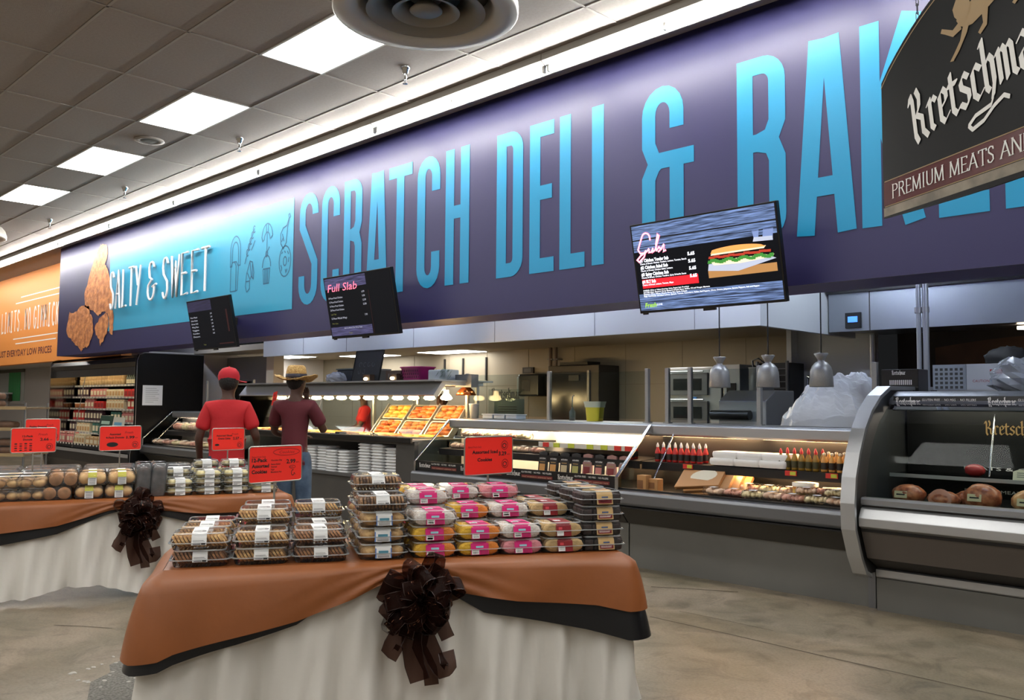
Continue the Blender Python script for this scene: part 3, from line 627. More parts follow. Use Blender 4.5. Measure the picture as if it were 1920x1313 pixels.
# sneeze posts and glass along the counter tops
def post(x, y, z0, h, lab, w=.035):
    t = T('sneeze_post', lab, 'post', (x, y, z0), 0, 'counter glass posts')
    MB().box(x - w / 2, y - w / 2, z0, x + w / 2, y + w / 2, z0 + h).build('upright', ALU, t, bevel=.004)
    MB().box(x - .035, y - .035, z0, x + .035, y + .035, z0 + .012).build('foot_plate', ALU, t)
for x, s in ((-8.2, 'beside the orange heat lamp of the hot case'), (-6.8, 'at the left edge of the pane before the dark warming cabinet'), (-5.42, 'at the right edge of the pane beyond the yellow tub'),
             (-5.17, 'just left of the deck oven'), (-4.9, 'in front of the deck oven'), (-4.14, 'between the left and middle pendant heat lamps'), (-3.06, 'behind the end of the curved glass case')):
    post(x, 7.42, 1.315, .56, 'brushed metal glass post ' + s, .042)
for x in (-15.3, -14.35, -13.6): post(x, 7.42, 1.315, .56, {-15.3: 'bare metal post in front of the tall black cooler end', -14.35: 'metal post with glass left of the man in red', -13.6: 'metal post right behind the shoulder of the man in red'}[x])
for a, b, s in ((-8.18, -6.82, 'clear counter glass in front of the plant and paper towel dispenser'), (-6.78, -5.44, 'clear counter glass in front of the dark warming cabinet'), (-5.15, -4.92, 'narrow clear counter glass in front of the deck oven'),
                (-4.88, -4.16, 'clear counter glass in front of the tall oven rack'), (-14.33, -13.62, 'clear counter glass behind the man in red')):
    tag(MB().box(a, 7.415, 1.35, b, 7.425, 1.85).build('counter_glass', GLASS), s, 'glass pane')
# ------------------------------------------------------------------ curved glass service case
XD0, XD1 = -2.72, 1.2
t = T('service_case', 'curved glass service deli case with black branded header and hams inside', 'deli case', (-1, 6.9, 0))
MB().prism([(6.56, 0), (6.56, .235), (7.8, .235), (7.8, 0)], FX, XD0, XD1).build('kick_panel', GREYP, t)
MB().prism([(6.56, .24), (6.55, .25), (6.55, .3), (6.58, .305), (7.8, .3), (7.8, .24)], FX, XD0, XD1).build('kick_rail', STEEL, t)
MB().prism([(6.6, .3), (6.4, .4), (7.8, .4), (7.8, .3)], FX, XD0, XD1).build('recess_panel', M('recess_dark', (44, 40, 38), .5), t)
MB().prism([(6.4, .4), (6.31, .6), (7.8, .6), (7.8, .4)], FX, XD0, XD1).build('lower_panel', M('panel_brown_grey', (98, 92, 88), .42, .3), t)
MB().prism([(6.33, .595), (6.3, .6), (6.3, .625), (6.6, .625), (6.6, .595)], FX, XD0, XD1).build('bumper_gasket', BLACK, t)
MB().prism([(6.3, .622), (6.265, .64), (6.262, .7), (6.3, .765), (6.33, .775), (6.4, .775), (6.4, .622)], FX, XD0, XD1).build('bumper', STEEL, t, bevel=.004)
MB().prism([(6.33, .775), (6.33, .8), (6.36, .8), (6.36, .775)], FX, XD0, XD1).build('sill_gasket', BLACK, t)
MB().prism([(6.315, .79), (6.305, .8), (6.305, .83), (6.32, .845), (6.38, .845), (6.38, .79)], FX, XD0, XD1).build('glass_sill', M('sill_grey', (150, 152, 154), .35, .6), t)
GC = [(6.33, .84), (6.345, .95), (6.39, 1.1), (6.47, 1.25), (6.58, 1.38), (6.72, 1.48), (6.86, 1.535)]
for a, b in ((XD0 + .03, -.9), (-.89, XD1)):
    MB().shell(GC, FX, a, b, -.006).build('curved_glass', GLASS, t)
MB().prism([(6.86, 1.5), (6.84, 1.52), (6.86, 1.56), (6.95, 1.605), (7.0, 1.62), (7.8, 1.62), (7.8, 1.5)], FX, XD0, XD1).build('top_deck', STEELD, t, bevel=.004)
hd = MB(); fh = Fr((0, 6.835, 1.475), (1, 0, 0), (0, .25, .97))
hd.slab(fh, XD0 + .03, 0, XD1, .11, -.02, 0, 0)
deli_strip(hd, fh, XD0 + .03, XD1, .005, .1, 6, bigw=.24, big=.4); hd.build('header_strip', [BLACK, INKW, MAROON, M('strip_tan', (196, 160, 130), .5)], t)
MB().prism([(6.4, .6), (6.4, .77), (7.2, .82), (7.2, .6)], FX, XD0, XD1).build('deck', INK2, t)
bw = MB().prism([(7.2, .6), (7.2, 1.5), (7.8, 1.5), (7.8, .6)], FX, XD0, XD1, 0); fb = wallfr(0, 7.198, 0)
for k in range(3):
    x = -2.15 + k * .92; blackletter(bw, fb, 'Kretschmar', x, 1.3, .062, 1, .003, w=.42, swash=False)
    bw.quad(fb, x + .42, 1.17, x + .8, 1.2, .003, 2); bw.text(fb, 'SINCE 1883', x + .5, 1.178, .018, .004, 3)
for z, s in ((1.03, 'MEATS & CHEESES'), (.86, 'PREMIUM MEATS & CHEESES')):
    for k in range(3): bw.text(fb, s, -2.3 + k * 1.1, z, .035, .003, 3, w=.7)
bw.build('back_panel', [M('case_back_black', (13, 13, 14), .5, spec=.25), GOLD, MAROON, INKW], t)
for z, y0 in ((1.0, 6.72),): 
    MB().box(XD0 + .05, y0, z - .012, XD1, 7.2, z).build('glass_shelf', GLASSD, t)
    MB().box(XD0 + .05, y0 - .012, z - .022, XD1, y0, z + .004).build('shelf_rail', STEEL, t)
MB().cyl((XD0 + .1, 6.93, 1.49), (XD1, 6.93, 1.49), .014, n=8).build('lamp_tube', glow('case_tube_dim', (255, 240, 214), 34.), t)
MB().tube([(-1.98, 6.7, 1.02), (-2.02, 7.0, 1.45)], .006, 6).build('prop_rod', CHROME, t)
# curved stainless end panel between the two cases
OUT = [(6.5, .27), (6.42, .3), (6.34, .42), (6.25, .62), (6.24, .8), (6.27, .98), (6.34, 1.15), (6.44, 1.32), (6.56, 1.45), (6.72, 1.56), (6.9, 1.63), (7.8, 1.64), (7.8, .0), (6.6, .0), (6.6, .27)]
e = T('end_panel', 'curved stainless end panel dividing the open case from the curved glass case', 'end panel', (-2.78, 6.9, 0))
MB().prism(OUT, FX, -2.8, -2.745).build('panel_body', STEELD, e)
rim = OUT[:12]; MB().shell(rim, FX, -2.83, -2.725, .03).build('rim_trim', STEEL, e, smooth=False)
# ------------------------------------------------------------------ hot food case
t = T('hot_case', 'long hot food case with glowing heat bulbs and foam boxes in its front recess', 'hot food case', (-10.4, 6.9, 0))
X0, X1 = -12.9, -8.1
h = MB().box(X0, 6.5, 0, X1, 6.56, .56); h.box(X0, 6.5, 1.0, X1, 6.56, 1.05); h.box(X1 - .35, 6.5, .56, X1, 6.56, 1.0); h.box(X0, 6.5, .56, X0 + .3, 6.56, 1.0); h.build('front_panel', CHAR, t)
h = MB().box(X0, 6.56, .56, X1, 7.0, .58); h.box(X0, 7.0, .56, X1, 7.04, 1.05); h.box(X1 - .35, 6.56, .56, X1 - .33, 7.0, 1.05); h.build('recess', M('recess_black', (26, 26, 27), .5), t)
MB().box(X0 + .3, 6.46, .56, X1 - .3, 6.56, .6).build('recess_ledge', STEELD, t)
MB().box(X0, 6.46, 1.045, X1, 7.8, 1.065).build('counter', STEEL, t); MB().box(X0, 6.44, 1.03, X1, 6.47, 1.085).build('counter_edge', BLACK, t)
MB().box(X1 - .02, 6.56, 0, X1, 7.8, 1.05).build('side_panel', GREYP, t); MB().box(X0, 7.7, 0, X1, 7.8, 1.05).build('back_panel', STEELD, t)
MB().prism([(6.8, 1.585), (6.78, 1.6), (6.92, 1.77), (7.6, 1.77), (7.6, 1.72), (6.97, 1.72), (6.86, 1.585)], FX, X0, X1).build('canopy', M('canopy_grey', (176, 178, 180), .35, .35), t, bevel=.003)
MB().box(X0 - .02, 6.78, 1.765, X1 + .02, 7.75, 1.785).build('top_shelf', STEEL, t)
for x in (X0 + .02, -10.3, -9.3, X1 - .03): MB().box(x - .018, 7.5, 1.065, x + .018, 7.54, 1.77).build('canopy_post', STEEL, t)
for k in range(4):
    a, b = X0 + .03 + k * 1.19, X0 + .03 + (k + 1) * 1.19 - .03
    MB().prism([(6.78, 1.59), (6.64, 1.12), (6.646, 1.12), (6.786, 1.59)], FX, a, b).build('front_glass', GLASS, t)
BULB = glow('heat_bulb', (255, 214, 150), HOT_E)
for k in range(15):
    x = X0 + .3 + k * .32
    b = MB().lathe([(0, 1.535), (.05, 1.54), (.075, 1.56), (.06, 1.585), (.03, 1.62), (.03, 1.66)], (x, 7.0, 0), 12); b.build('heat_bulb', BULB, t)
MB().box(X0 + .1, 6.94, 1.655, X1 - .1, 7.06, 1.7).build('bulb_rail', STEEL, t)
# food pans sunk in the counter, and raised pans imitating their reflection at the warm end
FOODS = [M('food_fried', (196, 120, 52), .55, noise=(14, .6), col2=(120, 60, 24), bump=(20, .6)), M('food_orange', (214, 112, 36), .5, noise=(12, .5), col2=(150, 62, 18), bump=(18, .6)),
         M('food_yellow', (226, 172, 66), .5, noise=(15, .4), col2=(168, 104, 30), bump=(24, .5)), M('food_pale', (226, 206, 160), .55, noise=(10, .35), col2=(170, 130, 70), bump=(16, .5)), M('food_brown', (132, 78, 42), .5, noise=(12, .6), col2=(70, 36, 20), bump=(18, .6))]
def pan(x, y, z, w, d, lab, food, fr=None, seed=0):
    p = T('food_pan', lab, 'food pan', (x, y, z), 0, 'hot food pans'); f = fr or Fr((x, y, z), (1, 0, 0), (0, 1, 0))
    b = MB()
    o = rrect(w, d, .03); i = rrect(w - .04, d - .04, .025)
    b.rings([[f(a, c, 0) for a, c in o], [f(a, c, .012) for a, c in o], [f(a, c, .012) for a, c in i], [f(a * .95, c * .95, -.05) for a, c in i]], 0, cap1=True); b.build('pan_rim', STEEL, p)
    r = random.Random(seed); g = MB()
    for k in range(9):
        c = f((k % 3 - 1) * w * .28 + r.uniform(-.02, .02), (k // 3 - 1) * d * .27 + r.uniform(-.02, .02), -.012)
        g.blob(tuple(c), (w * .2, d * .19, .045), 8, 5, 0, .35, k + seed)
    g.build('food', FOODS[food], p, kind='stuff')
ZP = 1.09
names = ['pale creamy food', 'golden fried food', 'orange sauced food', 'yellow baked food', 'dark brown food']
pos = [(-12.5, 3), (-12.0, 1), (-11.5, 0), (-11.0, 3), (-10.5, 2), (-10.0, 0), (-9.5, 3), (-9.0, 1), (-8.5, 2)]
for k, (x, fd) in enumerate(pos):
    pan(x, 6.98, 1.072, .46, .52, 'flush pan of %s, %s' % (names[{3: 0, 0: 1, 1: 2, 2: 3, 4: 4}[fd]], ['at the far end', 'second from the far end', 'third from the far end', 'behind the straw hat man', 'right of the straw hat man', 'left of the sloped rack', 'below the sloped rack middle', 'below the sloped rack', 'nearest the heat lamp end'][k]), fd, seed=k * 11)
sl = Fr((-9.05, 7.3, 1.27), (1, 0, 0), (0, .62, .78))
rk = MB().slab(sl, -.82, -.25, .82, .27, -.06, -.045)
for a in (-.82, -.28, .27, .81): rk.slab(sl, a, -.25, a + .012, .27, -.045, .02)
tag(rk.build('reflected_food_rack', STEEL), 'sloped steel rack of raised pans imitating reflected orange food under the bulbs', 'rack')
for r_ in range(2):
    for k in range(3):
        f = Fr(sl(-.54 + k * .545, -.12 + r_ * .26, -.01), sl.u, sl.v); c = f(0, 0, 0)
        pan(c.x, c.y, c.z, .5, .24, '%s tilted pan imitating reflected %s, %s of the sloped rack' % (['left', 'middle', 'right'][k], ['roasted orange food', 'golden fried food'][r_], ['bottom row', 'top row'][r_]), [[1, 0, 1], [2, 1, 0]][r_][k], f, seed=50 + r_ * 7 + k)
# tongs lying on the counter edge
for k, x in enumerate((-9.6, -9.05)):
    q = T('serving_tongs', ['black handled tongs lying left on the hot counter edge', 'black handled tongs lying right on the hot counter edge'][k], 'tongs', (x, 6.62, 1.09), .5 - .9 * k)
    MB().tube([(-.14, .01, .01), (.02, .012, .015), (.14, .0, .008)], .007, 6).build('arm', STEEL, q, local=True); MB().tube([(-.14, -.01, .01), (.02, -.012, .015), (.14, 0, .008)], .007, 6).build('arm', STEEL, q, local=True)
    MB().cyl((-.2, 0, .012), (-.05, 0, .014), .016, n=8).build('handle', BLACK, q, local=True)
# copper heat lamp and steel flank at the warm end
q = T('heat_lamp', 'small copper glowing heat lamp at the end of the hot case', 'heat lamp', (-8.15, 7.35, 1.6))
MB().box(-8.3, 7.3, 1.7, -8.0, 7.42, 1.86).build('bracket', STEELD, q)
MB().lathe([(.03, 1.72), (.1, 1.66), (.13, 1.6), (.125, 1.6), (.09, 1.655), (.02, 1.7)], (-8.15, 7.35, 0), 20).build('shade', M('copper', (210, 120, 66), .25, 1.), q)
MB().blob((-8.15, 7.35, 1.63), (.05, .05, .03), 10, 6).build('bulb', glow('copper_bulb', (255, 170, 90), 20.), q)
# foam boxes stacked in the recess
FOAM = M('foam_white', (226, 228, 230), .6)
def foam_proto():
    q = T('foam_box', 'x', 'foam box', (0, 0, 0), 0, 'white foam boxes in the hot case recess')
    a = rrect(.235, .24, .03, 3); b = rrect(.2, .205, .03, 3)
    MB().rings([[(x, y, 0) for x, y in b], [(x, y, .014) for x, y in a], [(x * 1.02, y * 1.02, .016) for x, y in a], [(x * 1.02, y * 1.02, .02) for x, y in a]], 0, cap0=True).build('base', FOAM, q)
    MB().rings([[(x * 1.02, y * 1.02, .02) for x, y in a], [(x, y, .022) for x, y in a], [(x, y, .034) for x, y in b]], 0, cap1=True).build('lid', FOAM, q)
    return Proto(q)
fp = foam_proto()
stacks = [(-10.42, 6.66, 9, 1), (-10.16, 6.68, 9, 1), (-9.86, 6.62, 8, 0), (-9.6, 6.63, 8, 0), (-9.13, 6.62, 11, 0), (-8.87, 6.63, 11, 0), (-8.62, 6.66, 10, 1)]
sn = ['the stack nearest the straw hat man', 'the second stack from the straw hat man', 'the third stack from the straw hat man', 'the middle stack of seven', 'the tallest stack on the near side', 'the tallest stack next to the end stack', 'the end stack nearest the chrome ledge end']
for k, (x, y, n, edge) in enumerate(stacks):
    for j in range(n):
        if edge:
            o = fp((x + .016 * 0, y, .581 + j * .037), 0, 'white foam box, %s from the bottom in %s' % (ordw(j + 1), sn[k]))
        else: o = fp((x, y, .581 + j * .037), random.uniform(-.04, .04), 'white foam box, %s from the bottom in %s' % (ordw(j + 1), sn[k]))
# ================================================================== the tall black multideck cooler
t = T('multideck_cooler', 'tall black open cooler with six bright shelves of packaged food', 'cooler', (-18, 6.9, 0))
X0, X1 = -20.3, -15.8
pf = [(6.42, 0), (6.38, .1), (6.3, .3), (6.3, .46), (6.36, .52), (6.36, .46), (7.5, .46), (7.5, 0)]
MB().prism(pf, FX, X0, X1).build('base', BLACK, t, bevel=.003)
MB().box(X0, 6.29, .47, X1, 6.31, .53).build('price_rail', STEEL, t)
MB().box(X0, 7.42, .46, X1, 7.5, 2.2).build('back_wall', M('cooler_back', (60, 56, 52), .5), t)
MB().prism([(6.45, 2.08), (6.34, 2.12), (6.3, 2.2), (6.34, 2.28), (6.5, 2.32), (7.5, 2.32), (7.5, 2.1)], FX, X0, X1).build('canopy', M('canopy_black', (24, 24, 26), .22), t, bevel=.004)
MB().box(X0, 6.36, 2.26, X1, 6.37, 2.275).build('canopy_trim', CHROME, t)
MB().box(X0, 6.36, 1.97, X1, 6.372, 2.13).build('valance', M('canopy_black', (24, 24, 26), .22), t)
for k in range(3):
    a = X0 + .1 + k * 1.48; MB().cyl((a, 6.47, 2.065), (a + 1.38, 6.47, 2.065), .016, n=8).build('lamp_tube', glow('cooler_tube', (255, 232, 190), 26.), t)
EP = [(6.28, 0), (6.22, .3), (6.22, .55), (6.3, 1.0), (6.3, 2.22), (6.34, 2.33), (6.44, 2.37), (7.55, 2.37), (7.55, 0)]
MB().prism(EP, FX, X1, X1 + .05).build('end_panel', M('end_black', (7, 7, 8), .5, spec=.15), t); MB().prism(EP, FX, X0 - .05, X0).build('end_panel', M('end_mirror', (150, 146, 140), .08, 1.), t, label='mirror lined end panel')
MB().shell(EP[1:8], FX, X1 - .01, X1 + .06, -.012).build('end_trim', STEELD, t)
MB().tube([(-18.9, 6.32, .55), (-18.55, 6.42, 2.08)], .008, 6).build('reflection_edge', CHROME, t)  # rod stands in for the boundary of the mirror reflection
p_ = MB().box(X1 + .051, 6.42, 1.42, X1 + .056, 6.78, 1.78, 0)
p_.build('notice_sheet', PAPER, t); nt_ = MB()
for k in range(8): nt_.box(X1 + .056, 6.47, 1.72 - k * .035, X1 + .057, 6.47 + [.2, .24, .22, .25, .18, .24, .23, .15][k], 1.727 - k * .035)
nt_.build('notice_lines', M('faint_ink', (150, 150, 150), .6), t)
SHZ = [.62, .84, 1.08, 1.33, 1.57, 1.81]; SHY = [6.42, 6.62, 6.68, 6.72, 6.76, 6.8]
for z, y in zip(SHZ, SHY):
    if z > .7: MB().box(X0 + .02, y, z - .02, X1 - .02, 7.42, z).build('shelf', INK2, t); MB().box(X0 + .02, y - .015, z - .028, X1 - .02, y, z + .012).build('shelf_edge', STEEL, t)
    else: MB().box(X0 + .02, y, .53, X1 - .02, 7.42, z).build('shelf', INK2, t)
    tg = MB()
    for k in range(26): tg.box(X0 + .08 + k * .17, y - .018, z - .024, X0 + .15 + k * .17, y - .015, z + .008)
    tg.build('shelf_tickets', RAILW, t, kind='stuff')
def tub(c1, c2, r=.05, h=.1):
    m = MB().lathe([(0, 0), (r * .85, 0), (r, h * .85)], n=12, m=0).lathe([(r * 1.05, h * .85), (r * 1.05, h), (0, h)], n=12, m=1); return m, [c1, c2]
def pouch(c1, c2, w=.12, h=.17):
    m = MB()
    m.rings([[(a * w, b, z * h) for a, b in ((-.5, -.004), (.5, -.004), (.5, .004), (-.5, .004))] if e else [(a * w, b * .028, z * h) for a, b in ((-.5, -1), (.5, -1), (.5, 1), (-.5, 1))] for z, e in ((0, 0), (.25, 0), (.8, 0), (1, 1))], 0, cap0=True, cap1=True)
    m.quad(wallfr(0, -.03, 0), -w * .38, h * .25, w * .38, h * .7, .001, 1); return m, [c1, c2]
def carton(c1, c2, w=.11, d=.12, h=.12):
    m = MB().box(-w / 2, -d / 2, 0, w / 2, d / 2, h, 0); m.quad(wallfr(0, -d / 2, 0), -w * .4, h * .2, w * .4, h * .75, .001, 1); return m, [c1, c2]
def bottle(c1, c2, c3, r=.026, h=.19):
    m = MB().lathe([(0, 0), (r, 0), (r, h * .55), (r * .45, h * .75), (r * .4, h * .86)], n=10, m=0).lathe([(r * 1.01, h * .12), (r * 1.01, h * .45)], n=10, m=1).lathe([(r * .5, h * .84), (r * .45, h), (0, h)], n=10, m=2); return m, [c1, c2, c3]
c = lambda n, *rgb: M('pk_' + n, rgb, .45)
KINDS = [  # name, builder, spacing
 ('dip_tub', 'beige lidded tub', tub(c('beige', 216, 186, 140), c('tan', 190, 150, 100)), .115), ('juice_bottle', 'dark green bottle', bottle(c('dgreen', 46, 60, 44), c('cream', 220, 210, 180), c('green', 60, 120, 60)), .075),
 ('snack_pouch', 'red and white pouch', pouch(c('red', 196, 44, 40), c('cream', 220, 210, 180)), .135), ('meat_pack', 'pink meat pack', pouch(c('pink', 206, 128, 120), c('cream', 220, 210, 180), .13, .14), .14),
 ('cheese_pack', 'cream cheese pack', carton(c('cream', 220, 210, 180), c('tan', 190, 150, 100)), .12), ('red_carton', 'bright red carton', carton(c('red', 196, 44, 40), c('dred', 140, 26, 26), .13), .14),
 ('salad_tub', 'orange salad tub', tub(c('orange', 206, 132, 84), c('clearlid', 214, 208, 200), .058, .09), .13), ('dark_pouch', 'dark purple pouch', pouch(c('purple', 74, 48, 56), c('cream', 220, 210, 180)), .135),
 ('bread_pack', 'tan bread pack', carton(c('tan', 190, 150, 100), c('cream', 220, 210, 180), .16, .12, .1), .17), ('teal_carton', 'dark teal carton', carton(c('teal', 34, 92, 84), c('cream', 220, 210, 180), .12, .1, .15), .13)]
PR = []
for nm, ds, (m, ml), sp in KINDS:
    PR.append([None, ds, sp * 1.25, nm, m, ml])
SN = ['the bottom deck', 'the second shelf up', 'the third shelf up', 'the fourth shelf up', 'the fifth shelf up', 'the top shelf']
rs = random.Random(31); ROWS = []
for si in range(6):
    x = -20.2; row = []; last = None
    pool = [[3, 3, 4, 8, 3], [7, 4, 9, 3, 5], [2, 7, 6, 9, 3], [6, 3, 5, 4, 2], [7, 3, 4, 5, 8], [0, 1, 2, 2]][si]; qi = 0
    while x < -16.0:
        e = min(-15.9, x + (2.5 if si == 5 and qi == 0 else rs.uniform(.45, 1.0))); row.append((pool[qi % len(pool)], x, e)); x = e + .01; qi += 1
    ROWS.append(row)
for si, row in enumerate(ROWS):
    cnt = {}
    for kd, a, b in row:
        pr = PR[kd]; x = a + pr[2] / 2
        while x < b - .05:
            for lv in range(2 if kd in (0, 3, 4, 8) and si != 4 else 1):
                if pr[0] is None: o = pr[0] = pr[4].build(pr[3], pr[5]); o['category'] = pr[3].split('_')[-1]; o.scale = (1.25, 1.2, 1.3)
                else: o = pr[0].copy(); COL.objects.link(o)
                hh = {0: .131, 3: .183, 4: .157, 8: .131}.get(kd, 0)
                if lv and hh * 2 > .21 and si != 5: o.scale = (1.2, 1.1, .28); hh = hh + .001
                o.location = (x, SHY[si] + .1, SHZ[si] + .001 + lv * hh)
                cnt[kd] = cnt.get(kd, 0) + (lv == 0)
                o['label'] = '%s, %s along, %son %s of the tall cooler' % (pr[1], ordw(cnt[kd]), 'upper, ' if lv else '', SN[si]); o['group'] = 'packages on %s of the cooler' % SN[si]
            x += pr[2]
# second deep row at the top-right: red bags
# poster cards on the cooler front
def poster(x, z, w, h, cols, lab, txt):
    q = T('poster_card', lab, 'poster', (x, 6.2, z)); f = Fr((x, 6.24, z), (1, 0, 0), (0, .15, 1))
    MB().slab(f, -w / 2, 0, w / 2, h, -.006, 0).build('card', cols[0], q)
    m = MB(); m.quad(f, -w * .36, h * .55, w * .3, h * .72, .002); m.text(f, txt, -w * .36, h * .3, h * .13, .002, 0, w=w * .62); m.build('print', cols[1], q)
poster(-17.02, .86, .62, .36, (M('poster_green', (26, 66, 52), .5), M('poster_mint', (176, 208, 190), .5)), 'dark green poster card standing at the front of the cooler', 'FRESH')
poster(-16.42, .86, .54, .34, (M('poster_pale', (206, 204, 190), .5), M('poster_blue', (104, 170, 206), .5)), 'pale blue and cream poster card at the front of the cooler', 'SALE')
# ================================================================== bakery rack and window beyond the left table
t = T('bread_rack', 'brown wire bakery rack with packaged loaves at the far left', 'rack', (-13.3, 3.6, 0), .78)
for z in (.78, 1.12, 1.4):
    MB().box(-1.6, -.3, z - .025, .42, .3, z).build('shelf', M('rack_brown', (108, 92, 70), .5), t, local=True); MB().box(-1.6, -.33, z - .03, .42, -.3, z + .012).build('shelf_lip', M('rack_tan', (150, 128, 92), .5), t, local=True)
for x in (-1.58, .4):
    for y in (-.28, .28): MB().cyl((x, y, 0), (x, y, 1.46), .015, n=8).build('upright', STEELD, t, local=True)
loaf = T('loaf_pack', 'x', 'bread pack', (0, 0, 0)); BRN = M('loaf_brown', (110, 74, 48), .6, noise=(14, .4)); BRT = M('loaf_tan', (176, 140, 96), .6, noise=(12, .3))
MB().rings([[(a * s, b * s, z) for a, b in rrect(.3, .2, .05, 3)] for s, z in ((.9, .005), (1, .03), (1, .06), (.85, .085), (.3, .095))], 0, True, True, True).build('loaf', BRN, loaf)
MB().rings([[(a * s, b * s, z) for a, b in rrect(.33, .23, .03, 3)] for s, z in ((.95, 0), (1, .03), (1.03, .032), (1, .036), (.93, .1))], 0, False, True, True).build('clear_box', PLASTIC, loaf)
lp = Proto(loaf); rm = Matrix.Rotation(.78, 3, 'Z')
for z, n, nm in ((1.4, 3, 'top'), (1.12, 4, 'middle'), (.78, 4, 'low')):
    for k in range(n):
        for j in range(2 if nm != 'middle' else 1):
            v = rm @ V((-1.2 + k * .42 + (.22 if n == 3 else 0), -.12, 0)); lp((v.x - 13.3, v.y + 3.6, z + .001 + j * .103), .78, 'packed brown loaf on the %s rack shelf, %s, %s' % (nm, ['at the far end', 'second along', 'third along', 'at the cooler end'][k if n == 4 else k + 1], ['underneath', 'stacked on another'][j] if nm != 'middle' else 'single'))
w_ = T('pass_window', 'dark framed opening in the grey wall with a green curtain', 'window', (-28, 7.6, 1.38)); 
MB().box(-29.9, 7.56, 2.27, -26.6, 7.62, 2.36).build('head_trim', M('trim_olive', (86, 82, 62), .6), w_); MB().box(-29.9, 7.54, 1.38, -26.55, 7.64, 1.46).build('sill', TAUPE, w_)
MB().box(-29.9, 7.585, 1.46, -26.6, 7.6, 2.27).build('pane', M('window_pale', (176, 182, 176), .4), w_)
g = MB(); g.grid(lambda u, v: V((-27.95 + 1.05 * u, 7.565 + .015 * math.sin(u * 40), 1.47 + .8 * v)), 30, 1); g.build('curtain', M('curtain_green', (70, 158, 96), .6), w_)
b_ = T('window_box', 'small dark box with white lid on the window sill', 'box', (-28, 7.5, 1.461)); MB().box(-28.2, 7.35, 1.461, -27.5, 7.54, 1.66).build('body', M('box_dark', (66, 56, 40), .6), b_); MB().box(-28.3, 7.34, 1.66, -27.45, 7.545, 1.7).build('lid', WHITE, b_)
# ================================================================== draped display tables
def tframe(o, u): return Fr((o[0], o[1], 0), (u[0], u[1], 0), (-u[1], u[0], 0))
def interp(tab, s):
    for (a, x), (b, y) in zip(tab, tab[1:]):
        if s <= b: k = max(0, min(1, (s - a) / (b - a))); return x + (y - x) * k
    return tab[-1][1]
def rim(L, D, n=110):
    """(s, x, y, nx, ny) round left side, front, right side; corners fan out"""
    out = []
    for i in range(14): out.append((-D + D * i / 14, 0, D - D * i / 14, -1, 0))
    for i in range(9): a = math.radians(180 + 90 * i / 8); out.append((-.04 + .08 * i / 8, 0, 0, math.cos(a), math.sin(a)))
    for i in range(1, n): out.append((.04 + (L - .08) * i / n, L * i / n, 0, 0, -1))
    for i in range(9): a = math.radians(270 + 90 * i / 8); out.append((L - .04 + .08 * i / 8, L, 0, math.cos(a), math.sin(a)))
    for i in range(1, 15): out.append((L + D * i / 14, L, D * i / 14, 1, 0))
    return out
def drape(mb, tf, L, D, z0, drop, off, folds, nt=12, m=0):
    R = rim(L, D); n = len(R); vs = []
    for j in range(nt + 1):
        t = j / nt
        for s, x, y, nx, ny in R:
            d = drop(s); o = off(s, t, d) + folds(s, t)
            vs.append(tf(x + nx * o, y + ny * o, z0 - d * t))
    mb.add(vs, [(j * n + i, (j + 1) * n + i, (j + 1) * n + i + 1, j * n + i + 1) for j in range(nt) for i in range(n - 1)], m, True)
def fsum(s, seed):
    return math.sin(s * 21 + seed) * .5 + math.sin(s * 33.7 + seed * 2.3) * .35 + math.sin(s * 9.1 + seed * .7) * .45
MESHB = clear('brown_organza', (130, 106, 98), .1, .3, .34, (50, 28, 22)); MESHE = M('bow_wire_edge', (44, 26, 22), .35, .3)
GLINT = M('bow_glint', (150, 104, 84), .25, .7)
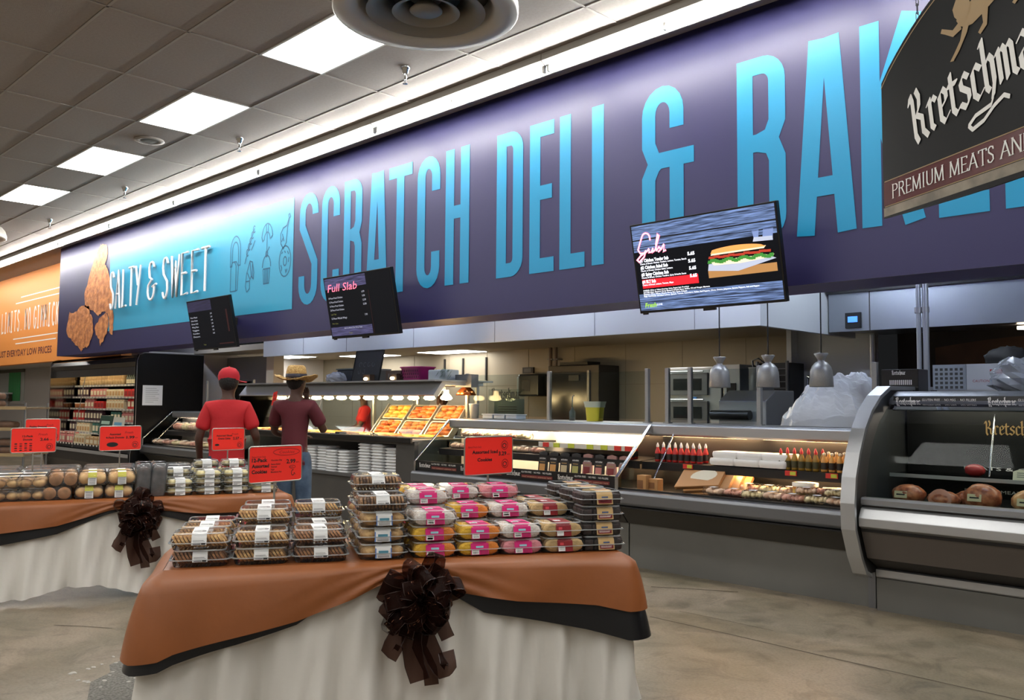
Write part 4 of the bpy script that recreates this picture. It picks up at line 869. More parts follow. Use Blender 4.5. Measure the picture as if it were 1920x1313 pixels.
def bow(tf, x, zc, lab, sc=1., seed=1):
    r = random.Random(seed); c = tf(x, -.07, zc); t = T('ribbon_bow', lab, 'bow', c); fr = Fr(c, tf.u, (0, 0, 1))   # n points to the viewer
    def strip(path, w, name):
        m = MB(); k = len(path); W8 = [-1, -.93, -.5, 0, .5, .93, 1]; vs = []
        for i, (p, q) in enumerate(path):
            for a in W8: vs.append(fr(*(V(p) + V(q) * a * w / 2)))
        n = len(W8)
        for i in range(k - 1):
            for j in range(n - 1):
                m.add([vs[i * n + j], vs[i * n + j + 1], vs[(i + 1) * n + j + 1], vs[(i + 1) * n + j]], [(0, 1, 2, 3)], 1 if j in (0, n - 2) else 0, True)
        return m
    for k in range(34):
        a = k * 2.39996 + r.uniform(-.2, .2); el = r.uniform(-.05, 1.15); ln = sc * r.uniform(.15, .2) * (1 - .22 * el); w = sc * r.uniform(.06, .085)
        d = V((math.cos(a) * math.cos(el), math.sin(a) * math.cos(el), math.sin(el) * .8)); up = V((-math.sin(a), math.cos(a), 0)); q = d.cross(up).normalized(); tw = r.uniform(-1.3, 1.3)
        e1 = (up * math.cos(tw) + q * math.sin(tw)).normalized(); side = d.cross(e1).normalized(); path = []
        for i in range(15):
            u = 2 * PI * i / 14; rr = ln * (.5 - .5 * math.cos(u)); hh = sc * .05 * math.sin(u) * (.35 + .65 * rr / ln)
            path.append((d * rr + e1 * hh + V((0, 0, .03)), side))
        m = strip(path, w, 'loop')
        for _ in range(10):
            i = r.randrange(2, 13); p, q = path[i]; g = r.uniform(-.4, .4); p2, _q = path[i - 1]
            a0 = V(p) + V(q) * g * w; a1 = V(p2) + V(q) * g * w; nn = (a1 - a0) * .5; a1 = a0 + nn
            m.add([fr(*(a0 + V((0, 0, .002)))), fr(*(a1 + V((0, 0, .002)))), fr(*(a1 + V(q) * .0025 + V((0, 0, .002)))), fr(*(a0 + V(q) * .0025 + V((0, 0, .002))))], [(0, 1, 2, 3)], 2)
        m.build('loop', [MESHB, MESHE, GLINT], t)
    for pts, w in (([(-.03, -.08, .05), (-.035, -.18, .055), (-.02, -.27, .05), (.0, -.33, .07)], .085), ([(0, -.1, .05), (.035, -.18, .06), (.065, -.25, .07), (.09, -.29, .1), (.115, -.27, .1), (.11, -.22, .06)], .075), ([(.02, -.1, .04), (0, -.2, .04), (.045, -.29, .05), (.055, -.36, .04)], .06),
                   ([(-.06, -.06, .05), (-.1, -.15, .06), (-.13, -.19, .08), (-.09, -.21, .1)], .07), ([(.07, -.05, .05), (.1, -.13, .06), (.12, -.17, .05)], .06)):
        P = []
        for i in range(len(pts) - 1):
            for k in range(4): P.append(V(pts[i]).lerp(V(pts[i + 1]), k / 4))
        P.append(V(pts[-1])); path = []
        for i, p in enumerate(P):
            d = (P[min(i + 1, len(P) - 1)] - P[max(i - 1, 0)]).normalized(); side = V((-d.y, d.x, .25)).normalized(); path.append(((p.x * sc, p.y * sc, p.z * sc), side))
        strip(path, w * sc, 'tail').build('tail', [MESHB, MESHE], t)
    MB().blob(tuple(fr(0, 0, .05)), (.035 * sc,) * 3, 8, 6).build('knot', MESHE, t)
def table(o, u, L, D, nm, orange, black, lift, seed, skirt_lab, or_lab, bl_lab, tab_lab, hem):
    tf = tframe(o, u); c = tf(L / 2, D / 2, 0); t = T('display_table', tab_lab, 'table', c)
    MB().prism([(0, 0), (L, 0), (L, D), (0, D)], tf, .705, .735).build('table_top', M('table_grey', (190, 188, 182), .5), t)
    for a in (.15, L - .15):
        for b in (.1, D - .1): MB().cyl(tf(a, b, 0), tf(a, b, .705), .016, n=8).build('leg', STEELD, t)
    m = MB(); m.prism([(0, 0), (L, 0), (L, D), (0, D)], tf, .7355, .738)
    drape(m, tf, L, D, .738, lambda s: .738 - hem(s), lambda s, t, d: .001 + .011 * min(1, t * 9) + .07 * t ** 1.2, lambda s, t: (.06 * t + .006) * fsum(s, seed) * min(1, t * 2.2) + .02 * t * math.sin(s * 57 + t * 6), 16)
    tag(m.build('white_tablecloth', WHITEC), skirt_lab, 'tablecloth')
    m = MB(); m.prism([(0, 0), (L, 0), (L, D), (0, D)], tf, .7385, .7405)
    corner = lambda s: math.exp(-(s / .16) ** 2) + math.exp(-((s - L) / .16) ** 2)
    drape(m, tf, L, D, .7405, lambda s: interp(black, s), lambda s, t, d: .02 * min(1, t * 7) + .002 + (.07 + .06 * corner(s)) * (d / .35) * t ** .9 * (1.15 - .25 * t), lambda s, t: .006 * t * math.sin(s * 13 + seed) * (1 - corner(s)))
    tag(m.build('black_tablecloth', BLACKC), bl_lab, 'tablecloth')
    m = MB(); m.prism([(0, 0), (L, 0), (L, D), (0, D)], tf, .741, .743)
    def pl(s, t):   # pleats that run into the gathered spot under the bow
        q = abs(s - lift); return .014 * t * math.exp(-(q / .33) ** 2) * math.sin((1 - t) * 16 + q * 22) + .007 * t * math.sin(s * 11 + seed + t * 2.)
    drape(m, tf, L, D, .743, lambda s: interp(orange, s), lambda s, t, d: .05 * min(1, t * 7) + .003 + (.075 + .03 * corner(s)) * (d / .3) * t ** .8 * (1.2 - .3 * t), lambda s, t: pl(s, t) * (1 - corner(s)))
    tag(m.build('orange_tablecloth', ORANGE), or_lab, 'tablecloth'); return tf
O1, U1, L1, D1 = (-3.9, 1.71), (.487, .873), 2.2, .78
tf1 = table(O1, U1, L1, D1, 'a', [(-.8, .31), (-.1, .35), (0, .375), (.1, .335), (.35, .285), (.6, .235), (.85, .15), (1.02, .07), (1.2, .07), (1.33, .15), (1.6, .2), (2.0, .24), (2.15, .275), (2.25, .28), (3, .25)],
            [(-.8, .36), (-.1, .4), (0, .42), (.1, .38), (.35, .325), (.6, .255), (.8, .13), (1., .05), (1.2, .05), (1.3, .16), (1.45, .25), (1.65, .29), (1.95, .355), (2.15, .41), (2.25, .41), (3, .32)],
            1.12, 1.3, 'white plastic tablecloth hanging in folds from the near table', 'orange plastic cloth swagged over the front of the near table', 'black plastic cloth showing under the orange swag of the near table',
            'draped near table carrying cookie packs', lambda s: .012)
O2, U2, L2, D2 = (-7.43, 1.47), (.34, .94), 2.56, 1.2
tf2 = table(O2, U2, L2, D2, 'b', [(-1.5, .2), (0, .26), (.5, .22), (.9, .18), (1.25, .08), (1.45, .06), (1.6, .1), (1.9, .135), (2.5, .14), (2.56, .15), (4, .14)],
            [(-1.5, .3), (0, .36), (.5, .31), (.9, .24), (1.2, .12), (1.45, .05), (1.6, .14), (1.85, .21), (2.5, .25), (2.56, .27), (4, .2)],
            1.42, 4.1, 'white plastic tablecloth with a wavy hem on the bread table', 'orange plastic cloth draped along the bread table front', 'black plastic cloth under the orange one on the bread table',
            'draped bread table behind the near table', lambda s: .03 + .05 * max(0, math.sin(s * 2.6 - .9)) + .03 * math.sin(s * 7))
bow(tf1, 1.14, .585, 'big dark brown mesh ribbon bow on the near table front', 1.12, 5)
bow(tf2, 1.44, .62, 'dark brown mesh ribbon bow on the bread table front', 1.12, 9)

# ------------------------------------------------------------------ clear packs of cookies
PK = lambda n, *c: M('pack_' + n, c, .5)
PINKL = PK('pink_label', 222, 32, 124); PINKD = PK('pink_dark', 176, 22, 92); RLAB = PK('red_label', 138, 24, 34); TANL = PK('tan_label', 206, 172, 118); LOGR = PK('logo_red', 120, 24, 34); BLUE = PK('blue_edge', 70, 120, 190); BARC = PK('bar_grey', 120, 118, 120)
LOGOB = PK('logo_pale', 160, 206, 222)
OAT = M('cookie_oat', (222, 180, 116), .7, noise=(40, .35), col2=(150, 102, 54), bump=(60, .3)); GINGER = M('cookie_ginger', (172, 120, 74), .7, noise=(40, .35), col2=(120, 76, 44), bump=(60, .3)); CHIP = M('cookie_chip', (186, 140, 90), .7, noise=(34, .7), col2=(60, 36, 22), bump=(60, .3))
ICE = {'yellow': M('icing_yellow', (240, 190, 40), .5, bump=(60, .4)), 'orange': M('icing_orange', (240, 140, 36), .5, bump=(60, .4)), 'white': M('icing_white', (250, 247, 240), .5, noise=(90, .3), col2=(226, 214, 206), bump=(60, .4)), 'pink': M('icing_pink', (236, 150, 160), .5, bump=(60, .4)),
       'sugar': M('cookie_sugar', (220, 186, 128), .65, noise=(30, .25), bump=(60, .3)), 'roll': M('muffin_pale', (204, 168, 112), .65, noise=(24, .4), col2=(150, 108, 60), bump=(40, .4))}
COOKB = M('cookie_base', (206, 164, 104), .7)
BROWNIE = M('brownie', (44, 26, 20), .5, noise=(20, .5), bump=(30, .5))
def clam_shell(t, w, d, h):
    R = lambda s, z, e=0.: [(a, b, z) for a, b in rrect(w * s + e, d * s + e, .035 * s, 3)]
    MB().rings([R(.9, .002), R(.92, .004), R(.97, .034)], 0, False, True).build('tray', PLASTIC, t)
    MB().rings([R(.985, .036), R(1., .0355, .014), R(1., .039, .014), R(.985, .04)], 0, False).build('flange', PLRIM, t)
    b = MB().rings([R(.985, .041), R(.96, h - .022), R(.9, h - .006), R(.84, h), R(.6, h)], 0, False, False, True); b.build('lid', PLASTIC, t)
    MB().rings([R(.9, h - .007), R(.905, h - .004), R(.86, h + .001), R(.835, h)], 0, False).build('lid_edge_highlight', PLRIM, t)  # milky ring imitates the bright line along the lid edge
def band(t, d, h, w, mats, deco, top=.5, low=.03, name='label', x=0.):
    """paper label folded from the front of the lid over its top"""
    y0 = -d / 2 - .004; hh = h + .003
    m = MB(); p = [(y0 - .002, low), (y0 + .008, h - .02), (y0 + .028, hh - .001), (d * top, hh)]
    for (a, b), (c_, e) in zip(p, p[1:]): m.face([(x - w / 2, a, b), (x + w / 2, a, b), (x + w / 2, c_, e), (x - w / 2, c_, e)], 0)
    f = Fr((x, y0 - .004, low), (1, 0, 0), (0, .18, .98)); H = h - .02 - low
    for (a0, b0, a1, b1, mi) in deco: m.quad(f, a0 * w, b0 * H, a1 * w, b1 * H, .001, mi)
    f2 = Fr((x, y0 + .03, hh + .001), (1, 0, 0), (0, 1, 0))
    for k, (a0, b0, a1, b1, mi) in enumerate(deco): m.quad(f2, a0 * w, .01 + b0 * d * .4, a1 * w, .01 + b1 * d * .4, .0005, mi)
    m.build(name, mats, t)
CW, CD, CH = .225, .19, .086
def pack_proto(kind):
    t = T('cookie_pack', 'x', 'cookie pack', (0, 0, 0), 0, 'clear packs on the near table'); r = random.Random(hash(kind) % 97 if False else len(kind) * 7)
    w, d, h = CW, CD, CH; clam_shell(t, w, d, h)
    if kind in ('oat', 'ginger', 'chip'):
        m = MB(); k = 0
        for row in (-.046, .046):
            for i in range(13):
                x = -.088 + i * .0147; tl = .5 if kind != 'chip' else .08
                a = V((x, row, .041)); dr = V((math.cos(tl), 0, math.sin(tl))); m.cyl(a - dr * .0045, a + dr * .0045, .0345 + r.uniform(-.002, .002), n=12, sm=False)
        m.build('cookies', {'oat': OAT, 'ginger': GINGER, 'chip': CHIP}[kind], t, kind='stuff')
        band(t, d, h, .058, [PAPER, BARC, INK], [(-.4, .6, .3, .66, 1), (-.4, .45, .38, .5, 1), (-.4, .1, .1, .24, 1), (.15, .08, .42, .28, 2)], .46, .028 if kind != 'chip' else .04)
    elif kind == 'roll':
        for s in (-1, 1):
            for j in (-.045, .045): MB().blob((s * .052, j, .041), (.05, .043, .034), 14, 9, 0, .06, j > 0).build('cookie', ICE['roll'], t)
        band(t, d, h, .075, [PAPER, BLUE, M('label_teal', (70, 130, 150), .5), BARC], [(-.5, 0, -.44, 1, 1), (.44, 0, .5, 1, 1), (-.3, .45, .3, .75, 2), (-.35, .1, .35, .18, 3), (-.35, .25, .35, .3, 3)], .3, .012)
    elif kind == 'brownie':
        for i in range(4):
            MB().box(-.1 + i * .051, -.085, .006, -.054 + i * .051, .085, .066).build('brownie', BROWNIE, t, bevel=.006)
        band(t, d, h, .085, [TANL, LOGR, INKW, M('label_blue', (70, 90, 130), .5)], [(-.42, .12, .42, .5, 1), (-.36, .24, .3, .3, 2), (-.36, .36, .34, .4, 2), (-.2, .66, .2, .8, 3)], .1, .008, x=.01)
    else:
        a, b = kind.split('_')
        for s, c_ in ((-1, a), (1, b)):
            for i in range(5):
                y = -.074 + i * .036
                m = MB(); n = 20; f = lambda rad, yy: [(s * .052 + rad * (1 + .035 * math.cos(10 * PI * j / n * 2)) * math.cos(2 * PI * j / n), yy, .042 + rad * .82 * math.sin(2 * PI * j / n)) for j in range(n)]
                m.rings([f(.03, y - .013), f(.043, y - .011), f(.047, y - .004), f(.047, y + .004)], 0, True, True); m.rings([f(.047, y + .004), f(.046, y + .012), f(.03, y + .014)], 1, True, False, True)
                m.build('iced_cookie' if a != 'sugar' else 'cookie', [ICE[c_], COOKB], t)
        if a == 'sugar': band(t, d, h, .078, [RLAB, PAPER, M('pack_dot', (214, 70, 80), .5), INK], [(-.46, .05, -.02, .55, 1), (-.34, .64, -.1, .9, 2), (-.42, .35, -.06, .4, 3), (-.42, .22, -.06, .26, 3)], .3, .008)
        else: band(t, d, h, .088, [PINKL, PAPER, LOGOB, INK, PINKD], [(-.46, .05, -.05, .5, 1), (-.22, .66, .2, .86, 2), (-.4, .38, -.1, .44, 3), (-.4, .12, -.1, .3, 3), (.02, .05, .46, .5, 4)], .3, .008)
    t.scale = (1.13, 1.05, .9) if kind in ('oat', 'ginger', 'chip') else (1.04, 1, .87)
    return Proto(t)
PP = {k: pack_proto(k) for k in ('oat', 'ginger', 'chip', 'roll', 'yellow_orange', 'white_white', 'pink_pink', 'sugar_sugar', 'brownie')}
DS = {'oat': 'pale oat cookies', 'ginger': 'brown ginger cookies', 'chip': 'chocolate chip cookies', 'roll': 'large pale cookies', 'yellow_orange': 'yellow and orange iced cookies', 'white_white': 'white iced cookies', 'pink_pink': 'pink iced cookies', 'sugar_sugar': 'sugar cookies with red label', 'brownie': 'dark brownies with tan label'}
CN = ['leftmost column', 'second column', 'third column', 'column left of the bow', 'column behind the bow', 'sixth column', 'seventh column', 'eighth column', 'right end column']
RN = ['front', 'middle', 'back']; ANG1 = math.atan2(U1[1], U1[0])
YO, WW, PKK, SU, BR = 'yellow_orange', 'white_white', 'pink_pink', 'sugar_sugar', 'brownie'
LAY = [(.15, [['ginger', 'oat'], ['ginger', 'oat'], ['oat', 'oat']]), (.425, [['oat', 'oat'], ['oat', 'ginger', 'oat'], ['ginger', 'oat', 'ginger']]), (.69, [['ginger', 'ginger', ], ['ginger', 'ginger'], ['oat', 'ginger', 'oat']]),
       (.985, [['roll', 'roll', 'roll', 'chip'], ['roll', 'roll', 'roll', 'chip', 'chip'], ['roll', 'roll', 'roll']]), (1.235, [[YO, YO, WW], [YO, YO, WW, WW], [YO, WW, WW, YO]]), (1.46, [[YO, YO], [YO, YO, YO], [YO, WW, YO, WW]]),
       (1.685, [[PKK, WW], [PKK, WW, WW], [PKK, PKK, WW, PKK]]), (1.905, [[SU, SU], [SU, SU, SU], [SU, SU, SU]]), (2.12, [[BR] * 4, [BR] * 4, [BR] * 4])]
ORD = ['bottom', 'second', 'third', 'fourth', 'top']
rd = random.Random(12)
for ci, (x, rows) in enumerate(LAY):
    for ri, st in enumerate(rows):
        for k, kd in enumerate(st):
            p = tf1(x + rd.uniform(-.006, .006) + (.01 * ri if ci < 3 else 0), .125 + ri * .22 + rd.uniform(-.005, .005), .744 + k * .0775)
            lev = 'top' if k == len(st) - 1 else ORD[k]
            PP[kd](p, ANG1 + rd.uniform(-.03, .03), 'pack of %s, %s, %s stack, %s' % (DS[kd], lev, RN[ri], CN[ci]))

# ------------------------------------------------------------------ bread table goods
ANG2 = math.atan2(U2[1], U2[0])
BUN = M('bun_tan', (232, 194, 136), .6, noise=(10, .25), col2=(206, 156, 98)); BAGEL = M('bun_light', (226, 188, 132), .6, noise=(10, .3), col2=(184, 134, 84)); CRUST = M('roll_crust', (214, 168, 116), .6, noise=(12, .3), col2=(170, 120, 76)); CUT = M('roll_end', (202, 146, 98), .7, noise=(18, .4))
YLAB = PK('yellow_label', 214, 208, 60); FILM = clear('film_bag', (255, 255, 253), .18, .1, .05); DARKL = M('dark_loaf', (120, 98, 88), .6, noise=(14, .6), col2=(64, 50, 46)); PALEC = M('pale_cake', (232, 222, 172), .6, noise=(16, .3), col2=(206, 190, 130)); SPECK = M('filling_speckled', (196, 184, 140), .6, noise=(30, .6), col2=(116, 104, 76)); YBR = PK('bright_yellow', 226, 190, 40)
def bag_film(t, w, d, h):
    n = 3
    MB().rings([[(a * s, b * s, z) for a, b in rrect(w, d, .03, 3)] for s, z in ((.94, .001), (1, .02), (1., h * .7), (.9, h), (.5, h + .004))], 0, True, True, True).build('film', FILM, t)
def bun_pack():
    t = T('bun_pack', 'x', 'bun pack', (0, 0, 0), 0, 'bagged buns on the bread table')
    for i in range(2):
        for j in range(3): MB().blob((-.048 + i * .096, -.075 + j * .075, .048), (.05, .042, .042), 12, 8, 0, .05, i + j).build('bun', BUN, t)
    bag_film(t, .205, .25, .095)
    m = MB(); y = -.128
    m.face([(-.03, y, .005), (.03, y, .005), (.03, y + .004, .06), (-.03, y + .004, .06)], 0); m.face([(-.03, y + .004, .06), (.03, y + .004, .06), (.03, y + .03, .098), (-.03, y + .03, .098)], 1); m.face([(-.03, y + .03, .098), (.03, y + .03, .098), (.03, 0, .101), (-.03, 0, .101)], 0)
    for k in range(4): m.quad(Fr((0, y - .001, 0), (1, 0, 0), (0, .07, 1)), -.022, .012 + k * .012, .022, .016 + k * .012, .001, 2)
    m.build('label', [PAPER, YLAB, BARC], t); return Proto(t)
def roll_pack():
    t = T('roll_pack', 'x', 'roll pack', (0, 0, 0), 0, 'twin roll packs on the bread table')
    for s in (-1, 1):
        r_ = MB().cyl((s * .05, -.12, .05), (s * .05, .12, .05), .046, n=16, caps=False); r_.lathe([(0, 0)], n=3) if False else None
        r_.build('roll', CRUST, t); q = MB()
        q.add([(s * .05 + .046 * k_ * math.cos(2 * PI * i / 16), -.12 - (.008 if k_ < 1 else 0), .05 + .046 * k_ * math.sin(2 * PI * i / 16)) for k_ in (1, .6, .0) for i in range(16)], [(a * 16 + i, a * 16 + (i + 1) % 16, (a + 1) * 16 + (i + 1) % 16, (a + 1) * 16 + i) for a in range(2) for i in range(16)], 0, True)
        q.build('cut_end', CUT, t)
    bag_film(t, .205, .26, .1); return Proto(t)
def yellow_pack():
    t = T('bagel_pack', 'x', 'bagel pack', (0, 0, 0), 0, 'yellow printed packs on the bread table')
    for i in range(2):
        for j in range(2): MB().blob((-.05 + i * .1, -.055 + j * .11, .036), (.05, .052, .032), 12, 8, 0, .08, i + j).build('bagel', BAGEL, t)
    bag_film(t, .21, .24, .085); m = MB(); f = Fr((0, 0, .0905), (1, 0, 0), (0, 1, 0)); m.quad(f, -.08, -.1, .085, .03, 0, 0); m.quad(f, -.01, -.07, .08, -.03, .001, 1); m.quad(f, -.06, -.02, .05, .01, .001, 2); m.build('label', [PAPER, YBR, BARC], t); return Proto(t)
def dark_bag():
    t = T('dark_loaf_bag', 'x', 'loaf bag', (0, 0, 0), 0, 'tall dark loaf bags on the bread table')
    MB().rings([[(a * s + dx, b * s, z) for a, b in rrect(.1, .17, .03, 3)] for s, z, dx in ((.85, .002, 0), (1, .04, 0), (1.02, .13, .004), (.96, .2, .008), (.6, .225, .01))], 0, True, True, True).build('loaf', DARKL, t)
    MB().rings([[(a * s + dx, b * s, z) for a, b in rrect(.115, .19, .03, 3)] for s, z, dx in ((.9, .001, 0), (1.02, .05, 0), (1.04, .14, .004), (1, .215, .01), (1.05, .25, .014), (.7, .262, .02))], 0, True).build('film', clear('film_bag_grey', (214, 214, 216), .4, .12, .14), t); return Proto(t)
def cake_pack(k):
    t = T('cake_pack', 'x', 'cake pack', (0, 0, 0), 0, 'clear cake packs on the bread table')
    for i in range(2): MB().blob((-.05 + i * .1, 0, .036), (.046, .07, .03), 12, 8, 0, .12, i + k).build('cake', [PALEC, SPECK][k], t)
    clam_shell(t, .205, .18, .074); band(t, .18, .074, .075, [PAPER, BARC, INK], [(-.4, .5, .4, .56, 1), (-.4, .3, .3, .36, 1), (-.4, .1, .0, .2, 1)], .3, .006); t.scale = (1, 1, .88); return Proto(t)
def long_box():
    t = T('pastry_tray', 'x', 'pastry tray', (0, 0, 0), 0, 'long flat pastry trays at the back of the bread table')
    MB().rings([[(a * s, b * s, z) for a, b in rrect(.4, .26, .03, 3)] for s, z in ((.9, .002), (1, .02), (1, .035), (.8, .045))], 0, True, True, True).build('pastry', M('pastry_grey', (150, 138, 120), .6, noise=(9, .3)), t)
    MB().rings([[(a * s, b * s, z) for a, b in rrect(.43, .29, .03, 3)] for s, z in ((.93, 0), (1, .03), (1.03, .032), (.97, .055), (.9, .062), (.5, .063))], 0, False, False, True).build('lid', clear('film_lid', (232, 232, 236), .45, .12, .2), t); return Proto(t)
bp, rp, yp, db, c0, c1, lb = bun_pack(), roll_pack(), yellow_pack(), dark_bag(), cake_pack(0), cake_pack(1), long_box()
Z2 = .744
for i, (s, nm) in enumerate(((.3, 'beyond the picture edge'), (.53, 'at the picture edge'), (.7, 'next to the twin rolls'))):
    for k in range(2): yp(tf2(s, .14, Z2 + k * .093), ANG2, 'clear bag of round tan bagels with yellow print, %s, %s' % (['lower', 'upper'][k], nm))
    for k in range(2): yp(tf2(s, .42, Z2 + k * .093), ANG2, 'clear bag of tan bagels behind the front row, %s, %s' % (['lower', 'upper'][k], nm))
for k in range(2): rp(tf2(.87 + .04 * k, .15, Z2 + k * .102), ANG2, 'bag of two round rolls with cut ends showing, %s of two' % ['lower', 'upper'][k]); rp(tf2(.9, .44, Z2 + k * .102), ANG2, 'bag of two round rolls behind the front twin rolls, %s' % ['lower', 'upper'][k])
for i, s in enumerate((1.09, 1.3)):
    for k in range(2):
        for j in range(2): bp(tf2(s + .02 * k, .15 + j * .28, Z2 + k * .102), ANG2, 'bag of tan buns, yellow topped label, %s, %s, %s' % (['lower', 'upper'][k], ['next to the rolls', 'next to the dark bags'][i], ['front row', 'second row'][j]))
for i, s in enumerate((1.47, 1.585)):
    for j in range(2): db(tf2(s, .14 + j * .24, Z2), ANG2, 'tall grey bag of dark loaf, %s, %s' % (['nearer the buns', 'nearer the clear cakes'][i], ['front', 'behind'][j]))
for i, (s, n, kd, nm) in enumerate(((1.75, 2, 0, 'by the dark bags'), (1.97, 3, 1, 'second along'), (2.19, 3, 1, 'third along'), (2.42, 2, 0, 'at the table end'))):
    for j in range(3):
        for k in range(n if j == 0 else n + (j == 1)):
            (c0 if (kd == 0) != (k == 2) else c1)(tf2(s, .12 + j * .22, Z2 + k * .0665), ANG2 + rd.uniform(-.03, .03), 'clear cake pack, %s of the %s stack %s' % (ORD[k], ['front', 'middle', 'rear'][j], nm))
for i in range(5):
    for j in range(2):
        for k in range(3 - j if j == 0 else 3): lb(tf2(.35 + i * .45, .74 + j * .31, Z2 + k * .066), ANG2, 'long flat pastry tray, %s, %s row, %s' % (ORD[k], ['nearer', 'farther'][j], ['beyond the picture edge', 'below the twelve-pack card', 'between the two cards', 'below the donut card', 'by the dark bags'][i]))
# ------------------------------------------------------------------ red price placards on stands
def oval(mb, f, cx, cy, rx, ry, w, m=0, c=.003): mb.stroke(f, arc(cx, cy, rx, 0, 360, 18, ry), w, c, m)
def placard(p, rz, w, h, zc, zb, lab, draw):
    t = T('price_placard', lab, 'price sign', (p[0], p[1], zb), rz); u = V((math.cos(rz), math.sin(rz), 0)); f = Fr((p[0], p[1], zc), u, (0, 0, 1))
    m = MB(); m.prism(rrect(w, h, .014, 4), f, -.002, .002); m.build('card', RED, t)
    m = MB(); pr = [f(a, b, 0) for a, b in rrect(w + .006, h + .006, .016, 4)]; m.tube(pr + [pr[0], pr[1]], .0042, 6); m.build('wire_frame', WIRE, t)
    m = MB(); m.cyl(f(0, -h / 2, -.008), (p[0] + f.n.x * -.008, p[1] + f.n.y * -.008, zb + .006), .006, n=8); m.build('pole', WIRE, t)
    MB().lathe([(0, 0), (.06, 0), (.06, .005), (0, .008)], (p[0], p[1], zb), 20).build('base', WIRE, t)
    m = MB(); draw(m, f, w, h); m.build('print', [INK, REDINK], t); return t
def small_cookie(m, f, x, y, r):
    oval(m, f, x, y, r, r, r * .16, 1); oval(m, f, x - r * .1, y - r * .1, r * .55, r * .5, r * .18, 0)
    for a in (-.5, .1, .5): m.quad(f, x + a * r - r * .12, y + (.3 - a * a) * r, x + a * r + r * .12, y + (.3 - a * a) * r + r * .2, .003, 0)
def d12(m, f, w, h):
    m.text(f, 'Baked Fresh Daily', -w * .46, h * .2, h * .075, .003, 1, w=w * .26, shear=.2)
    for k, s in enumerate(('12-Pack', 'Assorted', 'Cookies')): m.text(f, s, -w * .46, h * (.08 - .165 * k), h * .145, .003, 0, w=w * (.29, .325, .29)[k], bold=.035)
    oval(m, f, w * .2, h * .34, w * .26, h * .1, .003, 1); m.text(f, 'Cookies', w * .2, h * .3, h * .11, .003, 1, align='c', w=w * .3, shear=.25)
    for k, s in enumerate(('Chocolate Chip', 'Peanut Butter', 'Oatmeal', 'Sugar', 'Macadamia Nut')): m.text(f, s, -w * .1, h * (.09 - .075 * k - (.04 if k else 0)), h * .06, .003, 0, bold=.02)
    m.text(f, '2.99', w * .2, h * .0, h * .17, .003, 0, w=w * .18, bold=.03); m.text(f, 'each', w * .39, h * .01, h * .06, .003, 0)
    oval(m, f, w * .32, -h * .11, w * .06, h * .045, .003, 1); m.text(f, 'Fresh', w * .27, -h * .13, h * .06, .003, 0); m.stroke(f, arc(w * .33, -h * .28, h * .05, 60, 360, 10, h * .08) + [(w * .38, -h * .34)], .004, .003, 0)
def diced(m, f, w, h):
    m.text(f, 'Baked Fresh Daily', -w * .44, h * .22, h * .07, .003, 1, w=w * .27, shear=.2); m.text(f, 'Assorted Iced', -w * .36, h * .06, h * .13, .003, 0, w=w * .54, bold=.03); m.text(f, 'Cookies', -w * .25, -h * .15, h * .13, .003, 0, w=w * .31, bold=.03)
    m.text(f, '3.29', w * .2, -h * .01, h * .15, .003, 0, w=w * .17, bold=.03); m.text(f, 'each', w * .385, 0, h * .06, .003, 0)
    small_cookie(m, f, w * .33, h * .27, h * .12); small_cookie(m, f, w * .34, -h * .24, h * .12)
def dsm(l1, l2, price, pic):
    def d(m, f, w, h):
        m.text(f, l1, -w * .14, h * .14, h * .11, .003, 0, align='c', w=min(w * .5, len(l1) * h * .06), bold=.03); m.text(f, l2, -w * .14, 0, h * .11, .003, 0, align='c', w=min(w * .5, len(l2) * h * .06), bold=.03)
        m.text(f, 'Fresh', w * .1, h * .2, h * .13, .003, 1, w=w * .2, shear=.2); m.text(f, price, w * .14, -h * .02, h * .16, .003, 0, w=w * .2, bold=.03); m.text(f, 'each', w * .36, -h * .01, h * .06, .003, 0)
        small_cookie(m, f, w * .36, -h * .28, h * .13)
        if pic == 'grid':
            for i in range(4):
                for j in range(4): m.poly(f, arc(-w * .4 + i * w * .11, -h * .14 - j * h * .09, w * .036, 0, 330, 10, h * .028), .003, (i + j) % 2)
        else: m.poly(f, arc(-w * .2 if pic == 'big' else -w * .36, -h * .26, w * (.14 if pic == 'big' else .07), 0, 345, 16, h * (.1 if pic == 'big' else .05)), .003, 0)
    return d
placard(tf1(.485, .69), .84, .335, .185, 1.165, .744, 'red price card for 12-pack assorted cookies at 2.99', d12)
placard(tf1(1.675, .69), .78, .37, .21, 1.2, .744, 'red price card for assorted iced cookies at 3.29', diced)
placard(tf2(2.13, .3), ANG2 - .35, .31, .185, 1.2, .744, 'red price card priced 2.57 in front of the man in red', dsm('Assorted Sweet', 'Turnovers', '2.57', 'small')) if False else placard(tf2(2.19, .67), .82, .31, .185, 1.165, .744, 'red price card priced 2.57 in front of the man in red', dsm('Assorted Sliced', 'Creme Cakes', '2.57', 'small'))
placard(tf2(1.31, .575), .82, .345, .195, 1.185, .744, 'red price card priced 1.99 above the bun bags', dsm('Assorted', '4-Pack Donuts', '1.99', 'big'))
placard(tf2(.67, .575), .82, .335, .19, 1.175, .744, 'red price card priced 2.66 above the bagel bags', dsm('12-Pack', 'Donuts', '2.66', 'grid'))
placard(tf2(.7, 1.185), .82, .28, .19, 1.235, .744, 'red price card half hidden behind the 2.66 card', dsm('Petite Donuts', ' 8-Pack ', '2.50', 'small'))
